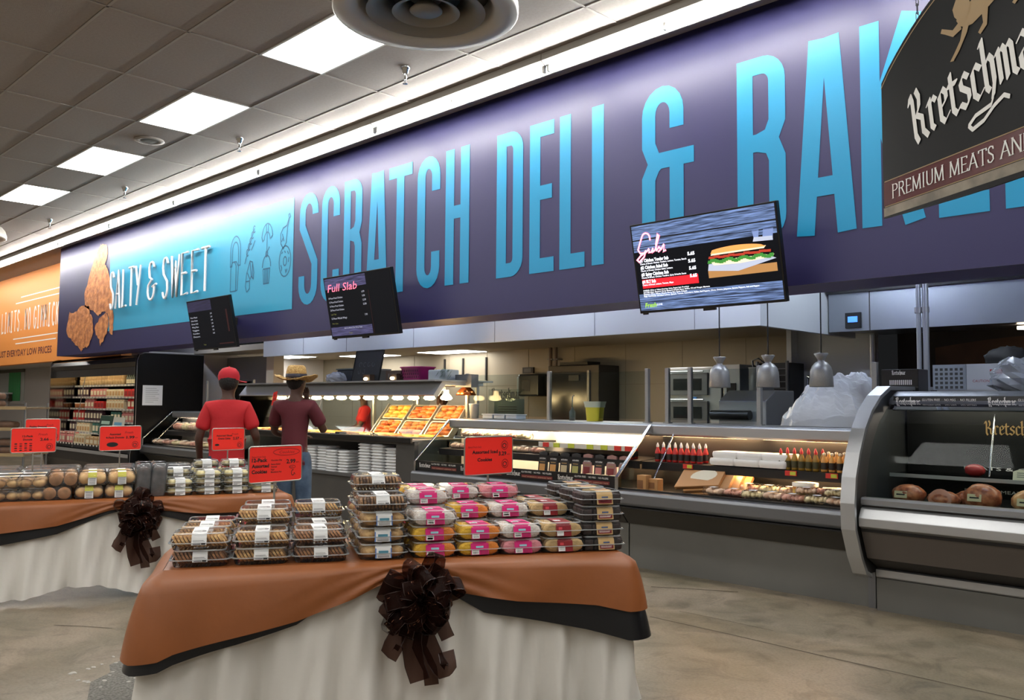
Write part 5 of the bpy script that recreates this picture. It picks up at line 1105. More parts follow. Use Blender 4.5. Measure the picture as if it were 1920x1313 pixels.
# red card clipped on the hot case glass
t = T('tilted_price_card', 'tilted red price card on the hot case beside the straw hat man', 'price sign', (-11.5, 6.7, 1.5)); f = Fr((-11.52, 6.62, 1.55), (1, -.25, .1), (.28, 0, .96)); m = MB(); m.prism(rrect(.2, .2, .01), f, -.002, .002); m.build('card', RED, t)
m = MB(); m.text(f, 'HOT', -.05, .03, .05, .003); m.text(f, 'FOOD', -.06, -.03, .05, .003); m.text(f, '5.99', -.06, -.08, .04, .003); m.build('print', INK, t)
# ================================================================== people
SKIN = M('skin_dark', (72, 46, 36), .55); DENIM = M('denim_blue', (84, 106, 132), .8, noise=(7, .35), col2=(56, 76, 100), bump=(14, .3)); DENIMD = M('denim_dark', (52, 62, 84), .8, noise=(7, .3), bump=(14, .3)); REDSH = M('shirt_red', (186, 30, 38), .8, bump=(7, .35)); MARSH = M('shirt_maroon', (84, 24, 36), .8, bump=(7, .35))
HAIRB = M('hair_black', (14, 12, 12), .8, bump=(60, .6)); SHOE = M('shoe_dark', (30, 30, 32), .6)
def skin(name, nodes, edges, mat, parent, sub=2):
    me = bpy.data.meshes.new(name); ks = list(nodes); ix = {k: i for i, k in enumerate(ks)}
    me.from_pydata([nodes[k][:3] for k in ks], [(ix[a], ix[b]) for a, b in edges], []); me.materials.append(mat)
    o = bpy.data.objects.new(name, me); COL.objects.link(o); o.parent = parent
    m = o.modifiers.new('skin', 'SKIN'); m.use_smooth_shade = True
    for i, k in enumerate(ks):
        d = me.skin_vertices[0].data[i]; r = nodes[k][3]; d.radius = r if isinstance(r, tuple) else (r, r); d.use_root = i == 0
    s = o.modifiers.new('sub', 'SUBSURF'); s.levels = sub; s.render_levels = sub; return o
def chain(*k): return list(zip(k, k[1:]))
def person(label, loc, rz, H, shirt, jeans, arms, hair_label=None, legs=((.1, 0, .0), (-.1, 0, .0)), turn=0., sleeve=.55, heavy=1.):
    """faces local +y; arms: per side (elbow, wrist, fingers direction)"""
    k = H / 1.8; t = T('person', label, 'person', loc, rz); hv = heavy
    N = {'pelvis': (0, 0, .98, (.12 * hv, .085)), 'waist': (0, 0, 1.12, (.11 * hv, .08)), 'chest': (0, .01, 1.3, (.12 * hv, .085)), 'upper': (0, 0, 1.43, (.085, .06)), 'neck': (0, .005, 1.52, .055), 'jaw': (0, .03, 1.6, (.068, .075)), 'head': (0, .025, 1.69, (.08, .095)), 'crown': (0, .01, 1.765, (.06, .07))}
    E = chain('pelvis', 'waist', 'chest', 'upper', 'neck', 'jaw', 'head', 'crown')
    N['nose'] = (0, .135, 1.665, .014); E.append(('head', 'nose'))
    for s, n in ((1, 'L'), (-1, 'R')): N['ear' + n] = (s * .09, .01, 1.665, .016); E.append(('head', 'ear' + n))
    SH = {k_: (v[0], v[1], v[2], {'pelvis': (.155 * hv, .118), 'waist': (.15 * hv, .115), 'chest': (.165 * hv, .125), 'upper': (.135, .105)}[k_]) for k_, v in N.items() if k_ in ('pelvis', 'waist', 'chest', 'upper')}; SE = chain('pelvis', 'waist', 'chest', 'upper')
    SH['collar'] = (0, .0, 1.505, .075); SE.append(('upper', 'collar')); SH['hem'] = (0, 0, .88, (.158 * hv, .12)); SE.append(('hem', 'pelvis'))
    for s, n, (el, wr, fd) in ((1, 'L', arms[0]), (-1, 'R', arms[1])):
        N['sh' + n] = (s * .175, -.005, 1.42, .05); N['el' + n] = (*el, .042); N['wr' + n] = (*wr, .028); E += [('upper', 'sh' + n)] + chain('sh' + n, 'el' + n, 'wr' + n)
        w = V(wr); f = V(fd).normalized(); side = f.cross(V((0, 0, 1)) if abs(f.z) < .8 else V((0, 1, 0))).normalized(); pm = w + f * .07
        N['pm' + n] = (*pm, (.036, .02)); E.append(('wr' + n, 'pm' + n)); curl = f.cross(side)
        for i in range(4):
            a = pm + side * (i - 1.5) * .019 + f * .02; L = (.07, .08, .075, .06)[i]; b = a + f * L * .55 + curl * .008; c_ = a + f * L * .85 + curl * .035
            for q, p_ in (('a', a), ('b', b), ('c', c_)): N['f%s%d%s' % (n, i, q)] = (*p_, .0095)
            E += chain('pm' + n, *('f%s%d%s' % (n, i, q) for q in 'abc'))
        a = w + f * .03 + side * .03; b = a + side * .025 + f * .03; N['t%sa' % n] = (*a, .012); N['t%sb' % n] = (*b, .01); E += chain('wr' + n, 't%sa' % n, 't%sb' % n)
        m = V(N['sh' + n][:3]).lerp(V(el), sleeve); SH['sh' + n] = (s * .165, -.005, 1.425, .076); SH['sl' + n] = (*V(N['sh' + n][:3]).lerp(V(el), .5), .076); SH['se' + n] = (*V(N['sh' + n][:3]).lerp(V(el), sleeve + .2), .078); SE += chain('upper', 'sh' + n, 'sl' + n, 'se' + n)
    JN = {'pelvis': (0, 0, .96, (.155 * hv, .118)), 'belt': (0, 0, 1.02, (.15 * hv, .112))}; JE = [('pelvis', 'belt')]; SN_ = []
    for s, n, (lx, ly, kb) in ((1, 'L', legs[0]), (-1, 'R', legs[1])):
        N['hip' + n] = (s * .09, 0, .9, .085); N['kn' + n] = (lx, ly * .5 + .02 + kb, .5, .056); N['an' + n] = (lx * 1.05, ly, .09, .04); N['toe' + n] = (lx * 1.15, ly + .13, .04, (.042, .03)); E += chain('pelvis', 'hip' + n, 'kn' + n, 'an' + n, 'toe' + n)
        JN['hip' + n] = (s * .092, 0, .88, .1); JN['kn' + n] = (lx, ly * .5 + .02 + kb, .5, .08); JN['an' + n] = (lx * 1.05, ly, .1, .082); JN['cf' + n] = (lx * 1.05, ly, .05, .084); JE += chain('pelvis', 'hip' + n, 'kn' + n, 'an' + n, 'cf' + n)
    sc = lambda D: {a: (v[0] * k, v[1] * k, v[2] * k, tuple(x * k for x in v[3]) if isinstance(v[3], tuple) else v[3] * k) for a, v in D.items()}
    if turn:
        for a in ('jaw', 'head', 'crown', 'nose', 'earL', 'earR'):
            x, y, z, r = N[a]; c_, s_ = math.cos(turn), math.sin(turn); N[a] = (x * c_ - y * s_, x * s_ + y * c_, z, r)
    skin('body', sc(N), E, SKIN, t); skin('shirt', sc(SH), SE, shirt, t); skin('jeans', sc(JN), JE, jeans, t)
    for s, (lx, ly, kb) in ((1, legs[0]), (-1, legs[1])):
        MB().rings([[((lx * 1.08 + a * q) * k, (ly + .05 + b * q + (.01 if q < 1 else 0)) * k, z) for a, b in rrect(.095, .29, .045, 4)] for q, z in ((1, .0), (1.02, .03), (.95, .06), (.6, .1))], 0, True, True, True).build('shoe', SHOE, t, local=True)
    return t, k
def cap(t, k, m, turn=0., back=False):
    o = MB().lathe([(.098 * k, -.02), (.102 * k, .02), (.092 * k, .06), (.062 * k, .095), (.02 * k, .108), (0, .109)], (0, .015 * k, 1.71 * k), 20, sy=1.12)
    a0 = PI / 2 + turn + (PI if back else 0)
    o.grid(lambda u, v: V(((.098 + .075 * v) * k * math.cos(a0 + (u - .5) * 1.5), .015 * k + (.11 + .085 * v) * k * math.sin(a0 + (u - .5) * 1.5), (1.69 - .012 * v - .02 * abs(u - .5) * v) * k)), 8, 2)
    c = o.build('cap', m, t, local=True)
    MB().blob((0, .015 * k, 1.82 * k), (.01, .01, .006), 8, 4).build('cap_button', m, c, local=True)
    return c
def hair(t, k, up=0.):
    MB().blob((0, .0, 1.68 * k), (.092 * k, .105 * k, .1 * k), 16, 9, 0, .03, 3).build('hair', HAIRB, t, local=True)
RF = PI / 4 + .25   # facing away from the camera
t, k = person('man in red t-shirt and red cap seen from behind, standing before the deli cases', (-8.03, 4.11, 0), RF, 1.82, REDSH, DENIMD, (((.27, -.02, 1.14), (.27, .22, 1.03), (-.1, 1, -.2)), ((-.26, .0, 1.13), (-.25, .1, .9), (0, .4, -1))), heavy=1.12, legs=((.12, 0, 0), (-.1, .06, .0)))
hair(t, k); cap(t, k, M('cap_red', (178, 24, 40), .8), -1.25)
t, k = person('man in maroon t-shirt and straw hat seen from behind, hand raised to his chin', (-7.87, 4.76, 0), RF - .35, 1.84, MARSH, DENIM, (((.27, .11, 1.17), (.06, .18, 1.47), (-.1, -.15, 1)), ((-.25, .1, 1.16), (-.08, .28, 1.1), (1, .4, .2))), turn=-.35, heavy=.9, legs=((.1, 0, 0), (-.1, -.03, .02)))
hair(t, k)
STRAW = M('straw', (206, 174, 112), .75, noise=(60, .35), col2=(160, 122, 68), bump=(120, .5))
h = MB().lathe([(.098, 1.70), (.104, 1.735), (.1, 1.79), (.088, 1.84), (.07, 1.855), (.04, 1.842), (0, 1.838)], (0, .015, .02), 28, sy=1.12)
h.grid(lambda u, v: V(((.1 + .115 * v) * math.cos(2 * PI * u), .015 + (.112 + .115 * v) * math.sin(2 * PI * u), 1.722 + .055 * v * v * abs(math.cos(2 * PI * u)) ** 1.5 - .025 * v * max(0, math.sin(2 * PI * u)) ** 2 + .004 * math.sin(u * 60))), 40, 5)
hh = h.build('straw_hat', STRAW, t, local=True); sol = hh.modifiers.new('thick', 'SOLIDIFY'); sol.thickness = .006
MB().lathe([(.105, 1.735), (.107, 1.74), (.1045, 1.775), (.103, 1.775)], (0, .015, .012), 28, sy=1.12).build('hat_band', M('band_navy', (24, 24, 44), .6), t, local=True)
MB().box(-.17, -.16, .94, -.1, -.13, 1.02).build('belt_pouch', BLACKM, t, local=True)
# staff behind the counters
t, k = person('worker in red shirt with black hair cap, beyond the straw hat man', (-11.2, 8.0, 0), 2.6, 1.76, REDSH, DENIMD, (((.26, .1, 1.15), (.12, .3, 1.1), (-.3, 1, 0)), ((-.26, .1, 1.15), (-.12, .3, 1.1), (.3, 1, 0))))
hair(t, k); MB().blob((0, -.02, 1.73 * k), (.108, .12, .1), 16, 9, 0, .06, 8).build('hair_cap', BLACKM, t, local=True)
t, k = person('worker in red shirt and black apron half hidden behind the hot case', (-9.95, 8.5, 0), PI + .5, 1.66, REDSH, BLACKM, (((.26, .1, 1.15), (.16, .3, 1.02), (-.3, 1, 0)), ((-.26, .06, 1.15), (-.2, .26, 1.0), (.3, 1, 0))))
hair(t, k)
a = MB(); a.grid(lambda u, v: V(((u - .5) * .34, .135 + .03 * math.cos((u - .5) * 3), .6 + .75 * v)), 8, 6); a.build('apron', BLACKM, t, local=True)
# ================================================================== menu screens
SCRD = M('screen_dark', (9, 11, 17), .5, emit=.7, spec=.15); SCRW = glow('screen_white', (236, 240, 250), 1.6); SCRR = glow('screen_red', (232, 22, 36), 1.4); SCRP = glow('screen_pink', (255, 120, 150), 1.3); SCRG = glow('screen_green', (150, 200, 60), 1.2)
WOOD = M('screen_wood', (122, 150, 205), .5, noise=(5, .7), col2=(34, 46, 72), emit=.75, stretch=(1.2, 8, 30)); WOODD = M('screen_wood_dim', (86, 84, 128), .5, noise=(5, .7), col2=(28, 30, 54), emit=.8, stretch=(1.2, 8, 30)); SEAM = glow('screen_seam', (10, 14, 26), .5)
def tv(x, lab, draw):
    b = 11.6; s, c = math.sin(math.radians(b)), math.cos(math.radians(b))
    f = Fr((x, 5.6, 2.22), (1, 0, 0), (0, -s, c)); w, h = 1.25, .7
    t = T('menu_screen', lab, 'screen', (x + .625, 5.65, 2.22), 0, 'hanging menu screens')
    m = MB(); m.slab(f, 0, 0, w, h, -.045, 0); m.build('casing', M('tv_black', (10, 10, 11), .3), t, bevel=.004)
    m = MB(); m.slab(f, .015, .02, w - .015, h - .014, 0, .001, 0); p = m.build('display', SCRD, t)
    m = MB(); q = draw(m, f); m.build('picture', q, t)
    m = MB(); m.slab(f, w / 2 - .05, -.018, w / 2 + .05, 0, -.03, -.005); m.build('logo_bar', BLACK, t); 
    m = MB(); m.slab(f, .02, -.012, .06, 0, -.03, -.01); m.build('sensor', BLACK, t)
    a = f(w / 2, .4, -.045); m = MB(); m.box(a.x - .2, a.y, a.z - .12, a.x + .2, a.y + .02, a.z + .12); m.box(a.x - .05, a.y + .02, a.z - .05, a.x + .05, 5.9, a.z + .05); m.build('wall_bracket', BLACKM, t)
FOOD = {k: glow('pic_' + k, c, e) for k, c, e in (('bread', (226, 156, 84), 1.), ('crumb', (246, 224, 190), 1.), ('lettuce', (58, 132, 52), .9), ('tomato', (170, 52, 34), .9), ('board', (176, 128, 76), .8), ('paper', (176, 184, 206), .9), ('glass', (120, 140, 190), .8))}
def subs(m, f):
    m.quad(f, .015, .575, 1.235, .686, .002, 0); m.quad(f, .015, .48, 1.235, .57, .002, 0); m.quad(f, .015, .02, 1.235, .15, .002, 0)
    m.quad(f, .015, .568, 1.235, .578, .003, 5); m.quad(f, .015, .515, 1.235, .521, .003, 5); m.quad(f, .015, .085, 1.235, .09, .003, 5)
    S = [[(.26, .3)] + arc(.2, .34, .06, 20, 150, 6) + [(.1, .28), (.06, .2), (.09, .15), (.15, .15), (.18, .18), (.14, .1), (.06, .04), (.03, .07), (.09, .12), (.2, .17)], [(.2, .17), (.23, .2), (.22, .15), (.26, .15), (.29, .2), (.28, .15), (.32, .17)], [(.32, .17), (.4, .34), (.38, .36), (.34, .24), (.34, .15), (.38, .2), (.41, .17), (.36, .14)], [(.41, .17), (.46, .23), (.44, .14), (.48, .15)]]
    for p in S: m.stroke(f, [(.02 + a * .62, .38 + b * .6) for a, b in p], .016, .004, 3); m.stroke(f, [(.02 + a * .62, .38 + b * .6) for a, b in p], .006, .0065, 1)
    y = .4
    m.quad(f, .06, .195, .57, .262, .003, 2)
    for k, (a, b) in enumerate((('#1 Chicken Tender Sub', 'Choice of Bread, Chicken Tenders, Lettuce, Tomato, Ranch'), ('#2 Chicken Salad Sub', 'Choice of Bread, Chicken Salad, Lettuce'), ('#3 Spicy Chicken Sub', 'Choice of Bread, Chicken Tenders, Spicy Sriracha Sauce'), ('#4 BLT Sub', 'Choice of Bread, Lettuce, Tomato, Mayo'))):
        z = .4 - .054 * k - (.003 if k == 3 else 0); m.text(f, a, .06, z, .034, .004, 1, bold=.035, w=len(a) * .0128); m.text(f, b, .06, z - .02, .019, .004, 1, w=min(.43, len(b) * .0076), bold=.01); m.text(f, '5.65', .5, z + .008, .034, .004, 1, bold=.035, w=.062)
    for k, b in enumerate(('CHEESES: White or Yellow American, Swiss, Pepper Jack, Provolone', 'SAUCES: Mayo, Mustard, Honey Mustard, Sriracha Sauce, Buffalo, Oil and Vinegar, Marinara', 'BREADS: White, Wheat, Cheese, Savory Bun, Garlic Ciabatta', 'FREE TOPPINGS: Shredded Lettuce, Spinach, Tomato, Cucumbers, Pickles, Bell Peppers, Olives, Onions, Jalapenos, Banana Peppers, Salt and Pepper')):
        m.text(f, b, .06, .172 - .0155 * k, .0155, .004, 1, w=(.42, .6, .4, 1.0)[k], bold=.01)
    m.text(f, 'Fresh', .06, .045, .05, .004, 4, shear=.2, bold=.02); m.text(f, 'ZONE', .17, .055, .02, .004, 1)
    X, Y = .66, .22; P = lambda pts, c, mi: m.poly(f, [(X + a * .55, Y + b * .3) for a, b in pts], c, mi)
    P([(0, 0), (1, 0), (1, .2), (0, .2)], .003, 10); P([(0, .18), (.45, .1), (1, .3), (.95, .34), (.02, .34)], .0035, 11)
    P([(.06, .38), (.1, .3), (.5, .28), (.95, .34), (.98, .4), (.5, .42)], .0045, 7)
    r = random.Random(4)
    for k in range(26): P([(.04 + .036 * k + a * .035, .39 + .03 * math.sin(k) + b * .05 + r.uniform(-.01, .01)) for a, b in ((-1, -.6), (.8, -.8), (1, .7), (-.6, .9))], .005 + k * 1e-4, 8)
    for k in range(12): P([(.08 + .074 * k + a * .05, .49 + .012 * math.sin(k * 2) + b * .04) for a, b in ((-1, -.6), (.9, -.8), (1, .7), (-.8, .8))], .008 + k * 1e-4, 9)
    P([(.07, .54), (.85, .56), (.88, .62), (.1, .62)], .0095, 7); P([(.07, .58)] + [(.1 + .78 * u, .6 + .12 * math.sin(PI * min(1, u * .9 + .1)) ** .5) for u in [i / 12 for i in range(13)]] + [(.9, .6)], .0098, 6)
    P([(.72, .8), (.78, .78), (.8, 1), (.7, 1)], .003, 12); P([(.84, .8), (.98, .78), (1., 1), (.86, 1)], .003, 12); P([(.7, .74), (.98, .72), (.98, .82), (.72, .84)], .0032, 11)
    return [WOOD, SCRW, SCRR, SCRP, SCRG, SEAM, FOOD['bread'], FOOD['crumb'], FOOD['lettuce'], FOOD['tomato'], FOOD['board'], FOOD['paper'], FOOD['glass']]
SDW = glow('screen_dimwhite', (170, 174, 190), 1.)
def full(m, f):
    m.quad(f, .02, .56, .8, .68, .002, 0); m.quad(f, .02, .03, .8, .13, .002, 0); m.text(f, 'Full Slab', .06, .53, .12, .004, 1, shear=.25, w=.56)
    for k in range(4): m.text(f, '%d Piece Fried Chicken' % (8 + 4 * k), .06, .45 - .045 * k, .028, .004, 2, w=.27)
    m.text(f, 'Leg & Thigh', .06, .27, .022, .004, 3); m.text(f, '12 Piece Whole Wings', .06, .22, .03, .004, 2, w=.3); m.text(f, 'Mild or Spicy', .06, .165, .022, .004, 3)
    for k in range(4): m.text(f, '%d.99' % (6 + 3 * k), .7, .48 - .045 * k, .03, .004, 2)
    m.text(f, '7.99', .7, .23, .03, .004, 2); m.text(f, 'Ask Us About Our Party Trays', .28, .105, .022, .004, 2, w=.34); m.text(f, 'Fresh', .36, .045, .03, .004, 3); m.quad(f, .82, .03, .826, .5, .003, 4)
    return [WOODD, SCRP, SDW, glow('screen_olive', (110, 110, 60), .9), M('screen_maroon', (70, 24, 28), .5)]
def small(m, f):
    m.quad(f, .02, .54, .72, .68, .002, 0)
    for k in range(7): m.text(f, ('Hot Meal', 'Side Dish', 'Dinner Roll', 'Wing Plate', 'Veggies', 'Combo', 'Dessert')[k], .06, .45 - .045 * k, .03, .004, 1, w=.2); m.text(f, '%d.49' % (2 + k), .66, .48 - .045 * k, .03, .004, 1)
    m.text(f, 'Fresh', .34, .06, .03, .004, 2); m.quad(f, 1.1, .22, 1.14, .52, .003, 3); m.quad(f, .8, .06, 1.2, .075, .003, 3)
    return [M('screen_wood_faint', (52, 50, 84), .5, noise=(5, .6), emit=.5, stretch=(1.2, 8, 30)), SDW, glow('screen_olive', (110, 110, 60), .9), M('screen_maroon', (70, 24, 28), .5)]
tv(-4.16, 'bright menu screen headed Subs with a sandwich picture', subs)
tv(-8.5, 'dim menu screen with a pink heading over the word SCRATCH', full)
tv(-11.99, 'dim menu screen under the raised white word SWEET', small)
# ------------------------------------------------------------------ hanging brand sign
su = V((.834, -.552, 0)); f = Fr((-1.19, 2.98, 2.14), su, (0, 0, 1)); t = T('hanging_sign', 'black arched hanging sign lettered Kretschmar with gold lion', 'sign', f(.5, .3))
Wd = .98; top = lambda a: .47 + .23 * math.sin(PI * min(1, max(0, a / Wd))) ** .85
ol = [(0, 0)] + [(Wd * i / 12, -.012 * math.sin(PI * i / 12)) for i in range(1, 12)] + [(Wd, 0)] + [(Wd * i / 24, top(Wd * i / 24)) for i in range(24, -1, -1)]
m = MB(); m.prism(ol, f, -.008, 0); m.build('panel', M('sign_black', (12, 13, 14), .3, coat=.0, spec=.14), t)
m = MB(); e = [(Wd * i / 24, top(Wd * i / 24) - .018) for i in range(25)]; m.stroke(f, e, .004, .001, 0); m.quad(f, .01, .036, Wd - .01, .039, .0015, 0); m.quad(f, .01, .122, Wd - .01, .125, .0015, 0); m.build('gold_lines', GOLD, t)
m = MB(); m.quad(f, .006, .04, Wd - .006, .121, .001); m.build('maroon_band', M('band_maroon', (84, 30, 34), .2, coat=.5), t)
m = MB(); m.quad(f, .004, .004, Wd - .004, .034, .001); m.build('worn_edge', M('worn_card', (150, 140, 124), .6, noise=(12, .5)), t)
m = MB(); roman(m, f, 'PREMIUM MEATS AND CHEESES', .05, .058, .047, 0, .0025, w=.868); f9 = Fr(f(.165, .215), su + V((0, 0, .15)), V((0, 0, 1)) - su * .15); blackletter(m, f9, 'Kretschmar', 0, 0, .1, 0, .0025, w=.56); m.build('lettering', M('sign_white', (226, 226, 222), .4), t)
m = MB(); LX, LY, LS = .375, .475, .15
P = lambda pts, c=.002: m.poly(f, [(LX + a * LS, LY + b * LS) for a, b in pts], c)
P([(.0, .35), (.1, .5), (.3, .52), (.5, .62), (.9, .66), (1.2, .78), (1.5, .8), (1.62, .66), (1.55, .5), (1.3, .42), (1.0, .3), (.7, .18), (.45, .1), (.25, .12), (.1, .2)])
P([(-.05, .45), (-.1, .62), (.0, .78), (.08, .95), (.16, .8), (.34, .72), (.42, .5), (.3, .3), (.1, .28)], .0025)
P([(.1, .3), (-.1, .2), (-.3, .3), (-.42, .36), (-.46, .28), (-.32, .2), (-.1, .06), (.15, .12)], .003); P([(.2, .2), (.1, -.1), (-.08, -.3), (-.2, -.42), (-.1, -.44), (.08, -.28), (.3, .0), (.36, .16)], .0026)
P([(.7, .26), (.74, .0), (.6, -.14), (.66, -.2), (.84, -.08), (.88, .26)], .0028); P([(1.4, .56), (1.62, .4), (1.6, .14), (1.48, .06), (1.54, .0), (1.74, .1), (1.78, .46), (1.6, .72)], .0028)
m.stroke(f, [(LX + a * LS, LY + b * LS) for a, b in [(1.55, .72), (1.4, .95), (1.1, 1.0), (.8, .88), (.9, .8), (1.2, .88), (1.35, 1.02), (1.2, 1.08)]], .009, .0032)
m.build('lion_emblem', GOLD, t)
for a in (.19, Wd - .19):
    c0 = f(a, top(a) - .01, -.004); ch = MB(); n = int((4.5 - c0.z) / .028); pz = c0.z
    for i in range(n):
        z0, z1 = c0.z + (4.5 - c0.z) * i / n, c0.z + (4.5 - c0.z) * (i + 1.25) / n; d = .004 if i % 2 else 0; e_ = .004 - d
        q = [V((c0.x + e_ * s1 + 0, c0.y + d * s1, zz)) for s1, zz in ((1, z0), (1, min(z1, 4.5)), (-1, min(z1, 4.5)), (-1, z0), (1, z0))]; ch.tube(q, .0013, 4)
    ch.build('chain', M('chain_dark', (40, 40, 44), .4, .6), t, kind='stuff')
# ================================================================== pendant heat lamps
def pend(x, y, lab):
    t = T('pendant_lamp', lab, 'heat lamp', (x, y, 3.3), 0, 'pendant heat lamps')
    MB().cyl((x, y, 1.93), (x, y, 3.3), .006, n=8).build('cord', BLACK, t)
    MB().lathe([(.055, 1.955), (.06, 1.95), (.03, 1.9), (.028, 1.885), (.05, 1.875), (.08, 1.84), (.092, 1.8), (.1, 1.67), (.098, 1.665), (.088, 1.8), (.06, 1.86), (.02, 1.88)], (x, y, 0), 24).build('shade', ALU, t)
    MB().lathe([(.0, 1.94), (.05, 1.945), (.055, 1.955)], (x, y, 0), 20).build('collar', ALU, t); MB().blob((x, y, 1.74), (.045, .045, .05), 10, 6).build('bulb', M('bulb_off', (200, 196, 186), .4), t)
pend(-4.43, 7.2, 'brushed metal pendant heat lamp in front of the deck oven'); pend(-3.93, 7.2, 'middle brushed metal pendant heat lamp'); pend(-3.43, 7.2, 'brushed metal pendant heat lamp above the plastic-draped machine')
# ================================================================== kitchen
t = T('exhaust_hood', 'long stainless exhaust hood over the dark cooking wall', 'hood', (-1, 9.4, 2.28))
MB().prism([(8.9, 2.28), (8.9, 2.68), (10.3, 2.68), (10.3, 2.34), (9.0, 2.3)], FX, -4.15, 3).build('hood_face', M('hood_steel', (150, 156, 164), .3, .75, bump=(30, .06), stretch=(1, 1, 20)), t)
MB().box(-4.15, 8.86, 2.68, 3, 10.3, 2.72).build('ledge_shadow', BLACK, t); MB().box(-4.15, 8.8, 2.72, 3, 8.86, 3.3).build('upper_trim', STEEL, t); MB().box(-3.72, 8.893, 2.28, -3.71, 8.9, 2.68).build('seam', GREYD, t)  # black ledge holds the shadow below the trim in its colour
MB().box(-3.96, 8.87, 2.31, -3.8, 8.9, 2.47).build('control_box', BLACK, t); MB().box(-3.93, 8.866, 2.37, -3.83, 8.87, 2.43).build('control_display', glow('control_blue', (70, 130, 240), 1.6), t)
MB().cyl((-2.5, 9.6, 2.27), (-2.5, 9.6, 2.3), .05, n=12).build('hood_lamp', glow('hood_lamp', (255, 230, 200), 8.), t)
for x, s in ((-2.905, 'left slim steel pipe by the black branded box'), (-2.845, 'right slim steel pipe by the black branded box')):
    t = T('steel_pipe', s, 'pipe', (x, 8, 0)); MB().cyl((x, 8, 0), (x, 8, 3.3), .02 if x < -2.88 else .026, n=12).build('pipe', M('pipe_grey', (186, 192, 198), .35, .6), t); MB().cyl((x, 8, 2.33), (x, 8, 2.38), .032, n=12).build('coupling', STEEL, t)
def tb(name, lab, cat, loc, parts):
    t = T(name, lab, cat, loc)
    for pn, b, mt, *bv in parts: MB().box(*b).build(pn, mt, t, bevel=bv[0] if bv else 0)
    return t
# deck oven
t = T('deck_oven', 'two-deck stainless oven with dark glass windows', 'oven', (-5.97, 9.4, 0))
MB().box(-6.32, 9.05, 0, -5.55, 10.0, 1.96).build('body', STEEL, t, bevel=.008)
for z in (1.28, 1.62):
    d = MB().box(-6.28, 9.02, z, -5.72, 9.05, z + .27); d = d.build('door', STEELD, t, bevel=.005)
    MB().box(-6.2, 9.015, z + .06, -5.8, 9.02, z + .2).build('window', M('oven_glass', (20, 24, 24), .1), d); MB().cyl((-6.24, 9.0, z + .285), (-5.76, 9.0, z + .285), .012, n=8).build('handle', CHROME, d)
MB().box(-5.95, 9.01, 1.56, -5.86, 9.02, 1.6).build('blue_tape', M('tape_blue', (50, 120, 200), .6), t)
tb('oven_column', 'stainless control column between the deck oven and tall rack', 'cabinet', (-5.4, 9.3, 0), [('body', (-5.52, 9.05, 0, -5.3, 10, 1.98), STEEL, .006), ('control_screen', (-5.47, 9.04, 1.62, -5.35, 9.05, 1.76), BLACK)])
t = T('oven_rack', 'tall dark rack cabinet with rails beside the oven column', 'rack', (-5.1, 9.5, 0)); MB().box(-5.27, 9.4, 0, -4.86, 10.1, 2.0).build('body', M('rack_dark', (52, 52, 54), .4, .3), t)
for k in range(14): MB().box(-5.25, 9.37, .95 + k * .075, -4.88, 9.4, .96 + k * .075).build('rail', STEELD, t)
for x in (-5.26, -4.88): MB().box(x - .012, 9.36, .6, x + .012, 9.4, 2.02).build('upright', STEELD, t)
# warming cabinet, pipes, dispenser, thermometer
t = T('warming_cabinet', 'tall dark warming cabinet with a glass door behind the counter glass', 'cabinet', (-8.6, 10, 0)); MB().box(-9.1, 9.9, 0, -8.1, 10.38, 2.08).build('body', M('cab_dark', (44, 42, 40), .4, .2), t, bevel=.008)
MB().box(-9.04, 9.88, .9, -8.3, 9.9, 1.98).build('glass_door', M('door_glass_dark', (34, 36, 38), .12), t); MB().box(-9.08, 9.87, .9, -9.03, 9.9, 2.0).build('door_frame', STEELD, t); MB().box(-8.3, 9.87, .9, -8.26, 9.9, 2.0).build('door_frame', STEELD, t); MB().box(-8.65, 9.86, 1.85, -8.45, 9.88, 1.93).build('badge', GREYD, t); MB().box(-8.95, 10.0, 2.08, -8.4, 10.3, 2.14).build('top_lid', BLACK, t)
for x, r in ((-9.42, .03), (-9.3, .024)):
    t = T('wall_pipe', 'brown pipe by the dark warming cabinet, %s' % ('thicker' if r > .025 else 'thinner'), 'pipe', (x, 10.3, 0)); MB().cyl((x, 10.3, .9), (x, 10.3, 2.4), r, n=10).build('pipe', M('pipe_brown', (96, 84, 74), .5), t); MB().box(x - .05, 10.28, 2.2, x + .05, 10.4, 2.22).build('clamp', STEELD, t)
t = T('towel_dispenser', 'black and grey paper towel dispenser on the kitchen wall', 'dispenser', (-9.75, 10.3, 1.85)); MB().box(-9.95, 10.1, 1.62, -9.5, 10.4, 1.98).build('body', M('disp_black', (26, 28, 30), .25), t, bevel=.03); MB().box(-10.08, 10.2, 1.62, -9.95, 10.4, 1.94).build('side_unit', M('disp_grey', (140, 156, 160), .4), t, bevel=.02); MB().box(-9.86, 10.095, 1.7, -9.68, 10.1, 1.88).build('window', GREYD, t)
tb('wall_thermometer', 'small dark wall box above the paper towel dispenser', 'gauge', (-10.0, 10.38, 2.03), [('body', (-10.1, 10.36, 2.0, -9.86, 10.4, 2.1), BLACK), ('dial', (-10.06, 10.355, 2.02, -9.9, 10.36, 2.08), GREYD)])
for x in (-11.6, -12.1, -11.0):
    t = T('conduit', 'thin dark conduit on the kitchen wall above the %s' % {-11.6: 'magenta basket', -12.1: 'chalkboard', -11.0: 'white tub'}[x], 'pipe', (x, 10.38, 1.9)); MB().box(x - .015, 10.37, 1.9, x + .015, 10.4, 2.3).build('tube', BLACKM, t)
